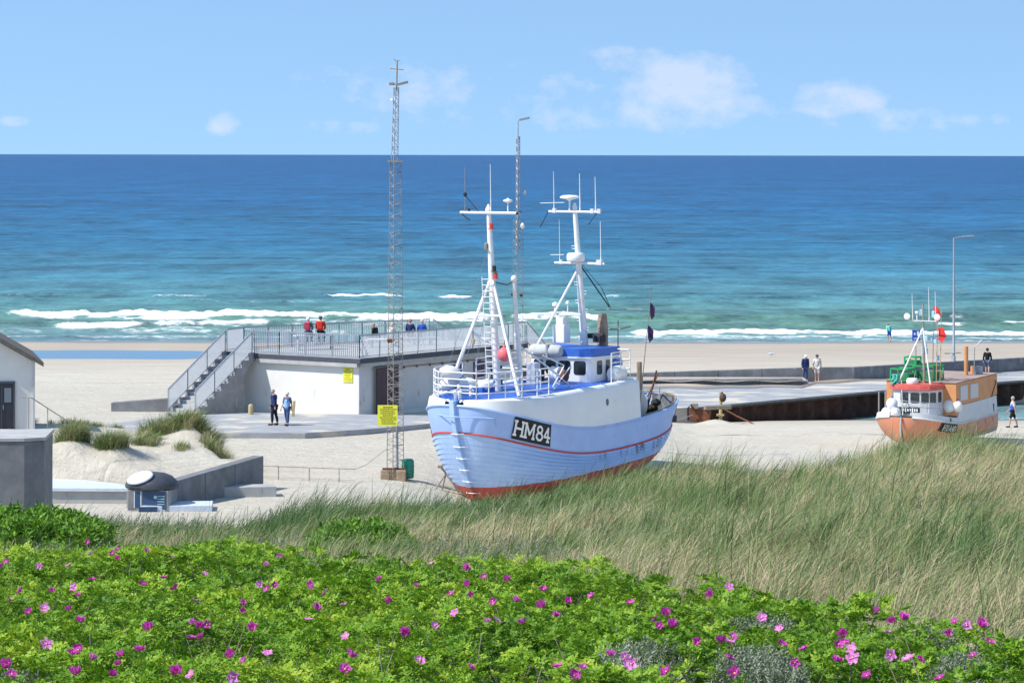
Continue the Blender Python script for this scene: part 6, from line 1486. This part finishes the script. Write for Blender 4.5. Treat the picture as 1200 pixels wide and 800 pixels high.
mb = MB(); mb.tube([(-7.9, 1.93, 2.15), (-8.6, 1.93, 2.9), (-8.3, 1.93, 2.95)], .02, 5); mb.box((-8.2, 1.92, 1.55), (.1, .04, .4)); mb.build('fitting', M['dark'], bx_)
mb = MB(); mb.tube([(-6.9, .9, 3.2), (-6.9, .9, 4.75)], .11, 10); mb.tube([(-7.6, 1.0, 3.2), (-7.6, 1.0, 3.7)], .12, 10); mb.build('exhaust', M['orange_box'], b2, True)
mb = MB(); mb.tube([(-7.0, 1.3, 3.2), (-7.05, 1.3, 4.7), (-7.3, 1.6, 5.1)], .025, 5); mb.box((-7.6, 1.35, 3.5), (.3, .3, .4)); mb.build('exhaust_pipe', M['galv'], b2)
# mast and lamps on the orange boat
m0 = Vector((-2.6, .25, 3.1)); m1 = Vector((-2.55, .2, 7.15))
mb = MB(); mb.tube([m0, m1], [.07, .05], 8); ms2 = mb.build('mast', M['galv_old'], b2, True)
zc2 = 16 - (377.5 - 181) / F * 146.5 - 1.28
mb = MB(); mb.tube([(-2.5, -.55, zc2), (-2.5, 1.05, zc2)], .03, 6); mb.build('spreader', M['grey_white'], ms2)
for y, hh_, r in ((-.33, 1.35, .022), (.55, 1.7, .022), (.9, 1.5, .022)): whip(Vector((-2.5, y, zc2)), hh_, ms2, r)
for y in (-.58, 1.02): mb = MB(); mb.lathe((-2.45, y, zc2 + .22), [(.02, 0), (.16, .02), (.17, .10), (.05, .14)], 12, axis='X'); mb.build('work_lamp', M['fender'], ms2, True)
mb = MB(); mb.lathe((-2.5, -.1, zc2), [(.03, 0), (.03, .35), (.10, .38), (.10, .48), (.02, .5)], 10); mb.build('beacon', M['fender'], ms2)
mb = MB(); mb.tube([Vector((-2.55, .2, 5.9)), (-1.6, -.75, 3.15)], .04, 6); mb.build('mast_leg', M['tube_white'], ms2); mb = MB(); mb.tube([Vector((-2.55, .2, 5.9)), (-1.9, .85, 3.12)], .04, 6); mb.build('mast_leg', M['tube_white'], ms2)
mb = MB()
for k in range(9): mb.box((-2.7 - random.random() * .5, random.uniform(-.1, .9), random.uniform(4.2, 6.8)), (.12, .16, random.uniform(.18, .4)))
mb.build('rolled_markers', M['sky_blue'], ms2, bevel=.02)
mb = MB()
for y in (.55, .75, .95): mb.tube([(-3.0, y, 3.2), (-3.05, y + .05, 6.9)], .02, 5)
mb.build('dan_poles', M['wood_pale'], ms2)
for (y, z, s_) in ((.72, 6.95, 1), (1.0, 5.9, .9)):
    mb = MB(); mb.add([(-3.0, y - .15, z), (-2.98, y + .12, z + .02), (-3.02, y + .28, z - .45 * s_), (-2.99, y + .05, z - .8 * s_), (-3.0, y - .12, z - .7 * s_)], [(0, 1, 2, 3, 4)]); o = mb.build('flag', M['flag_red'], ms2); so_ = o.modifiers.new('s', 'SOLIDIFY'); so_.thickness = .02
mb = MB(); mb.lathe((-1.75, -.05, 3.14), [(.28, 0), (.30, .05), (.30, .2), (.24, .28), (.02, .3)], 16); mb.build('radome', M['fender'], b2, True)
# green crates (each a thing) on the roof
for (x, y, z, sx, sy, sz, lb) in [(-2.55, -.85, 3.21, 1.0, .95, .62, 'green open frame fish crate at the left on the orange boat\'s roof'), (-3.7, .05, 3.22, 1.2, 1.15, .72, 'green open frame fish crate at the right behind the orange boat\'s mast'), (-3.6, -.75, 3.95, .7, .6, .4, 'small green crate on top of the other green crates')]:
    p = bp2 @ Vector((x, y, z)); c0 = thing('fish_crate', lb, 'crate', tuple(p), b2.rotation_euler.z, 'green crates on the orange boat')
    mb = MB()
    for zz in (.03, sz):
        for a, b in (((-1, -1), (1, -1)), ((1, -1), (1, 1)), ((1, 1), (-1, 1)), ((-1, 1), (-1, -1))): mb.bar((a[0] * sx / 2, a[1] * sy / 2, zz), (b[0] * sx / 2, b[1] * sy / 2, zz), .07)
    for a in ((-1, -1), (1, -1), (1, 1), (-1, 1)): mb.bar((a[0] * sx / 2, a[1] * sy / 2, 0), (a[0] * sx / 2, a[1] * sy / 2, sz), .07)
    mb.build('frame', M['green'], c0)
    mb = MB(); mb.box((0, 0, sz * .32), (sx * .9, sy * .9, sz * .55)); mb.build('tray', mat('crate_tray', (.05, .22, .10), .7, .2, noise=(12, .5)), c0, bevel=.02)
nt_p = bp2 @ Vector((-1.6, -.95, 3.12)); nh = thing('net_bundle', 'teal green net bundle hanging over the left edge of the orange boat\'s wheelhouse roof', 'net', tuple(nt_p))
mb = MB()
for k in range(7): mb.tube([(random.uniform(-.2, .2), random.uniform(-.2, .2), .45), (random.uniform(-.28, .28), random.uniform(-.3, .1), .2), (random.uniform(-.25, .25), random.uniform(-.35, 0), -.02)], .07, 6)
mb.build('net', M['rope_green'], nh, True)
OG = 'white fenders on the orange boat'
for (x, y, z, r, lb) in [(-.75, -.75, 2.15, .30, 'topmost round white fender at the orange boat\'s left bow'), (-.55, -.95, 1.72, .28, 'lower left round white fender at the orange boat\'s bow'), (-.5, -.45, 1.75, .27, 'lower right round white fender at the orange boat\'s bow'), (-2.95, 1.50, 2.0, .36, 'white fender beside the orange boat\'s wheelhouse, left one of the pair'), (-3.0 + .1, 2.0 - .1, 2.0, .27, 'white fender beside the orange boat\'s wheelhouse, right one of the pair')]:
    p = bp2 @ Vector((x, y, z - r)); f0 = thing('fender', lb, 'fender', tuple(p), random.random(), OG); mb = MB(); mb.ball((0, 0, r), r, 14, 1.1); mb.build('fender_body', M['fender'], f0, True)
    mb = MB(); mb.lathe((0, 0, 2.05 * r), [(.05, 0), (.06, .05), (.03, .1)], 8); mb.build('fender_eye', M['trim_blue'], f0)
mb = MB(); mb.tube([(-.9, -1.5, 1.7), (-.9, -1.5, 2.75)], .045, 6); mb.tube([(-.9, -1.15, 1.7), (-.9, -1.15, 2.8)], .05, 6); mb.build('bow_post', M['galv_old'], b2)
mb = MB(); mb.tube([(.06, .05, 1.62), (.10, .05, .9), (-.2, .05, .1), (-.3, .1, -.1)], .06, 6); mb.tube([(-.2, .05, 1.68), (-1.3, -.45, 3.05), (-1.4, -.5, 3.3)], .035, 5); mb.build('bow_rope', mat('frayed_rope', (.45, .46, .42), .9, .1, noise=(16, .3)), b2, True)
rail_run('bow_rail', [Vector((-.3, -.3, 1.9)), Vector((-.25, .2, 1.9)), Vector((-.8, 1.1, 1.8)), Vector((-1.5, 1.5, 1.75))], (.25, .5), .018, b2, M['galv'], post_r=.02)
for i, (d, s) in enumerate(((2.2, 0), (6.6, 0))):
    k_ = thing('keel_block', ('timber block under the orange boat\'s bow', 'timber block under the orange boat\'s stern')[i], 'keel block', tuple(bp2 @ Vector((-d, s, -.25))), b2.rotation_euler.z, 'timber blocks under the keel')
    mb = MB(); mb.box((0, 0, .05), (.4, 1.2, .42)); mb.build('baulk', M['wood_grey'], k_, bevel=.02)

# ================================================================== people
def skin(name, V, E, m, parent, sub=1):
    """V = {joint: (x, y, z, radius)}; the first joint is the root"""
    ks = list(V); me = bpy.data.meshes.new(name); me.from_pydata([V[k][:3] for k in ks], [(ks.index(a), ks.index(b)) for a, b in E], []); me.update()
    o = link(name, me, m, parent); sk = o.modifiers.new('skin', 'SKIN'); sk.use_smooth_shade = True
    for i, k in enumerate(ks):
        r = V[k][3]; d = me.skin_vertices[0].data[i]; d.radius = (r, r) if not isinstance(r, tuple) else r; d.use_root = (i == 0)
    sb = o.modifiers.new('sub', 'SUBSURF'); sb.levels = sub; sb.render_levels = sub
    return o
def person(loc, face, label, top, legs, hair=(.25, .22, .2), H_=1.74, stride=.16, swing=.16, sleeves=True, shorts=False, seated=False, lean=0.0, head_down=0.0, hat=None, barefoot=False, vest=None, seat_h=.45, group=None, bag=None, bend=0.0, female=False):
    r0 = thing('person', label, 'person', loc, face, group); s = H_ / 1.75; W_ = .92 if female else 1.0
    J = {}
    hz = .92
    J['pelvis'] = (0, 0, hz, .125); J['waist'] = (0, .01, 1.08, .118); J['chest'] = (0, .0, 1.28, .14); J['upper'] = (0, -.01, 1.40, .105); J['neck'] = (0, .0, 1.48, .055); J['jaw'] = (0, .025, 1.565, .068); J['head'] = (0, .012, 1.64, .090); J['crown'] = (0, -.005, 1.695, .070)
    J['nose'] = (0, .115, 1.615, .014)
    for k, sx in (('l', -1), ('r', 1)):
        J['sh' + k] = (sx * .175 * W_, -.01, 1.40, .065); sw = swing * sx
        J['el' + k] = (sx * .235 * W_, -.02 + sw * .6, 1.13, .044); J['wr' + k] = (sx * .245 * W_, .06 + sw * 1.5, .90, .030); J['pa' + k] = (sx * .245 * W_, .085 + sw * 1.7, .83, .034)
        for q, (dx, dz, ln) in enumerate(((-.026, 0, .070), (-.009, 0, .080), (.009, 0, .076), (.026, 0, .060))):
            a = J['pa' + k]; J['f%d%s' % (q, k)] = (a[0] + dx * .4, a[1] + dx, a[2] - ln * .55, .010); J['g%d%s' % (q, k)] = (a[0] + dx * .4 - sx * .02, a[1] + dx * 1.1, a[2] - ln, .008)
        a = J['pa' + k]; J['t0' + k] = (a[0] - sx * .02, a[1] + .045, a[2] - .01, .011); J['t1' + k] = (a[0] - sx * .03, a[1] + .06, a[2] - .045, .009)
        st = stride * sx * -1
        J['hi' + k] = (sx * .09, 0, .88, .095); J['kn' + k] = (sx * .10, st * .6 + .02, .50, .060); J['ca' + k] = (sx * .10, st * .8 - .02, .34, .056); J['an' + k] = (sx * .10, st - .02, .09, .038); J['to' + k] = (sx * .115, st + .13, .035, .034)
        if seated:
            up = seat_h / s + .11
            J['kn' + k] = (sx * .13, .42, up - .02, .062); J['ca' + k] = (sx * .13, .44, up - .20, .054); J['an' + k] = (sx * .12, .42, max(.09, up - .45), .038); J['to' + k] = (sx * .13, .56, max(.04, up - .50), .034)
            J['el' + k] = (sx * .24, .08, 1.13, .044); J['wr' + k] = (sx * .15, .28, 1.02, .030)
            for nm in ['pa'] + ['f%d' % q for q in range(4)] + ['g%d' % q for q in range(4)] + ['t0', 't1']:
                b = J[nm + k]; J[nm + k] = (sx * .11 + (b[0] - sx * .245) * .5, .34 + (.83 - b[2]) * .9, 1.0 + (b[1] - a[1]) * .3, b[3])
    if seated:
        dz = (seat_h / s + .11) - .88
        for k in list(J):
            if k[:2] in ('kn', 'ca', 'an', 'to'): continue
            v = J[k]; J[k] = (v[0], v[1], v[2] + dz, v[3])
    # forward lean of everything above the pelvis, then the head
    pz = J['pelvis'][2]
    for k in list(J):
        if k[:2] in ('hi', 'kn', 'ca', 'an', 'to') or k == 'pelvis': continue
        v = J[k]; h = v[2] - pz; a = lean; y = v[1] * math.cos(a) + h * math.sin(a); z = pz + h * math.cos(a) - v[1] * math.sin(a) ; J[k] = (v[0], y, z, v[3])
    nk = J['neck']
    for k in ('jaw', 'head', 'crown', 'nose'):
        v = J[k]; a = head_down; dy, dz = v[1] - nk[1], v[2] - nk[2]; J[k] = (v[0], nk[1] + dy * math.cos(a) + dz * math.sin(a), nk[2] + dz * math.cos(a) - dy * math.sin(a), v[3])
    J = {k: (v[0] * s, v[1] * s, v[2] * s, v[3] * s) for k, v in J.items()}
    if seated:      # feet rest on the deck
        pass
    E = [('pelvis', 'waist'), ('waist', 'chest'), ('chest', 'upper'), ('upper', 'neck'), ('neck', 'jaw'), ('jaw', 'head'), ('head', 'crown'), ('head', 'nose')]
    for k in 'lr':
        E += [('upper', 'sh' + k), ('sh' + k, 'el' + k), ('el' + k, 'wr' + k), ('wr' + k, 'pa' + k), ('pelvis', 'hi' + k), ('hi' + k, 'kn' + k), ('kn' + k, 'ca' + k), ('ca' + k, 'an' + k), ('an' + k, 'to' + k), ('pa' + k, 't0' + k), ('t0' + k, 't1' + k)]
        for q in range(4): E += [('pa' + k, 'f%d%s' % (q, k)), ('f%d%s' % (q, k), 'g%d%s' % (q, k))]
    skin('body', J, E, M['skin'], r0, 1)
    g = lambda k, e: (J[k][0], J[k][1], J[k][2], J[k][3] + e)
    hem = (J['pelvis'][0], J['pelvis'][1], J['pelvis'][2] - .02, J['pelvis'][3] + .045)
    T = {'pelvis': hem, 'waist': g('waist', .035), 'chest': g('chest', .035), 'upper': g('upper', .03)}; TE = [('pelvis', 'waist'), ('waist', 'chest'), ('chest', 'upper')]
    for k in 'lr':
        T['sh' + k] = g('sh' + k, .024); T['el' + k] = g('el' + k, .022); TE += [('upper', 'sh' + k), ('sh' + k, 'el' + k)]
        if sleeves: T['wr' + k] = g('wr' + k, .020); TE += [('el' + k, 'wr' + k)]
    T['col'] = (J['neck'][0], J['neck'][1], J['neck'][2] - .025, J['neck'][3] + .02); TE.append(('upper', 'col'))
    skin('jacket' if sleeves else 'shirt', T, TE, top, r0)
    if vest is not None:
        Vt = {'waist': g('waist', .048), 'chest': g('chest', .050), 'pelvis': (hem[0], hem[1], hem[2], hem[3] + .008), 'upper': g('upper', .038)}; skin('vest', Vt, [('waist', 'pelvis'), ('waist', 'chest'), ('chest', 'upper')], vest, r0)
    Lg = {'pelvis': g('pelvis', .018)}; LE = []
    for k in 'lr':
        Lg['hi' + k] = g('hi' + k, .018); Lg['kn' + k] = g('kn' + k, .024); LE += [('pelvis', 'hi' + k), ('hi' + k, 'kn' + k)]
        if not shorts: Lg['ca' + k] = g('ca' + k, .022); Lg['an' + k] = (J['an' + k][0], J['an' + k][1], J['an' + k][2] + .03, J['an' + k][3] + .022); LE += [('kn' + k, 'ca' + k), ('ca' + k, 'an' + k)]
    skin('trousers' if not shorts else 'shorts', Lg, LE, legs, r0)
    if not barefoot:
        for k in 'lr':
            a, b = J['an' + k], J['to' + k]; mb = MB(); mb.tube([(a[0], a[1] - .05, b[2] + .03), (a[0], a[1] + .02, b[2] + .015), (b[0], b[1], b[2] + .0), (b[0], b[1] + .05, b[2] - .005)], [.045, .055, .048, .025], 8); mb.build('shoe', cloth('shoe', (.05, .045, .045)), r0, True)
    hd = J['head']; cr = J['crown']; up = (Vector(cr[:3]) - Vector(J['jaw'][:3])).normalized(); R = Vector((0, 0, 1)).rotation_difference(up).to_matrix()
    mb = MB(); mb.lathe(Vector(hd[:3]) + Vector((0, -.012, 0)) + up * -.01, [(.102, -.04), (.108, .0), (.104, .04), (.085, .085), (.045, .112), (.005, .118)], 14, R=R); hm = mb.build('hair' if hat is None else 'hat', cloth('hair_%d' % int(hair[0] * 1000), hair) if hat is None else hat, r0, True)
    if hat is not None: mb = MB(); mb.lathe(Vector(hd[:3]) + Vector((0, .07, .02)), [(.085, 0), (.085, .012)], 12, 1, 1.1, R=R); mb.build('brim', hat, hm)
    mb = MB()
    for sx in (-1, 1): mb.ball(Vector(hd[:3]) + Vector((sx * .034, .088, .0)), .011, 6)
    mb.build('eyes', M['dark'], r0)
    mb = MB(); mb.box(Vector(J['jaw'][:3]) + Vector((0, .068, .002)), (.045, .01, .01)); mb.build('mouth', cloth('lips', (.4, .15, .13)), r0)
    if bag is not None:
        mb = MB(); mb.box((0, -.19 + J['chest'][1], J['chest'][2] - .03), (.30, .17, .42)); b_ = mb.build('backpack', bag, r0, bevel=.05)
    return r0
navy = cloth('navy', (.03, .045, .13)); jeans = cloth('jeans', (.06, .10, .22)); dkb = cloth('dark_trousers', (.02, .025, .045)); redc = cloth('red_jacket', (.60, .05, .03)); pale = cloth('pale_cloth', (.60, .58, .55))
mint = cloth('mint', (.18, .62, .52)); lightb = cloth('light_blue_vest', (.30, .50, .80)); blk = cloth('black_cloth', (.02, .02, .025)); blueg = cloth('blue_grey', (.10, .13, .22)); white_h = cloth('white_cap', (.75, .75, .76)); dkcap = cloth('dark_cap', (.10, .10, .13)); bright = cloth('royal_blue', (.04, .12, .50))
GH = (.36, .34, .31); BH = (.06, .04, .03); SH = (.62, .52, .38)
zp = 2.625
p = G(322, 498.5, zp); person((p.x, p.y, zp), math.radians(75), 'grey haired man in navy jacket and dark trousers walking left on the promenade', navy, dkb, GH, 1.80, .10, .12, lean=.06, head_down=.25)
p = G(337, 499, zp); person((p.x, p.y, zp), math.radians(150), 'white haired woman in light blue vest walking beside the man in navy', blueg, jeans, (.70, .68, .64), 1.68, .12, .10, sleeves=False, vest=lightb, female=True)
zz = PZ + .02
p = G(944, 446.5, zz); person((p.x, p.y, zz), math.radians(-160), 'person in white cap, navy jacket and rolled jeans sitting back against the parapet', navy, jeans, GH, 1.76, .05, .05, barefoot=True, hat=white_h, head_down=.3, lean=.10)
p = G(958, 446.5, zz); person((p.x, p.y, zz), math.radians(170), 'person in pale top and pale shorts with dark cap standing by the parapet', pale, pale, BH, 1.76, .06, .08, sleeves=False, shorts=True, hat=dkcap, barefoot=True, head_down=.15)
x_ = (1042.5 - 600) / F * 248; person((x_, 248, Hs(x_, 248)), math.radians(20), 'barefoot person in mint green jacket and blue shorts wading at the water\'s edge', mint, bright, (.3, .18, .12), 1.66, .08, .10, shorts=True, barefoot=True, lean=.35, head_down=.3)
p = G(1157.5, 438, PZ + .01); person((p.x, p.y, PZ + .01), math.radians(-15), 'dark haired person in black jacket and shorts walking on the pier behind the orange boat', blk, blueg, BH, 1.78, .14, .12, shorts=True)
x_ = (1187.5 - 600) / F * 161; person((x_, 161, Hs(x_, 161)), math.radians(80), 'person in royal blue vest and white sleeves walking on the beach at the right edge', pale, blk, GH, 1.74, .22, .14, sleeves=False, vest=bright, shorts=True, barefoot=False)
ZD = GZ + 2.93
person((-10.95, 156.05, ZD), math.radians(-8), 'seated person in white cap with a red and blue backpack on the terrace', blueg, blueg, GH, 1.70, seated=True, seat_h=.82, hat=white_h, bag=cloth('backpack_red', (.45, .05, .08)))
person((-10.30, 156.25, ZD), math.radians(-5), 'seated person in bright red jacket and dark cap on the terrace', redc, dkb, BH, 1.80, seated=True, seat_h=.82, hat=dkcap, bag=redc)
person((-5.60, 159.95, ZD), math.radians(-12), 'bald headed person in dark navy jacket seated near the back railing of the terrace', navy, dkb, (.38, .22, .16), 1.78, seated=True, seat_h=.47)
person((-4.95, 160.15, ZD), math.radians(10), 'blond person in blue top seated right of the navy jacket on the terrace', bright, blueg, SH, 1.72, seated=True, seat_h=.47, female=True)
person((-7.35, 158.3, ZD), math.radians(60), 'person in black top leaning low on the terrace left of the tall lattice mast', blk, dkb, (.45, .28, .2), 1.66, seated=True, seat_h=.43, lean=.35)
person((-6.6, 158.6, ZD), math.radians(-20), 'fair haired person in pale top seated low behind the tall lattice mast', pale, blueg, SH, 1.62, seated=True, seat_h=.43, lean=.25, female=True)
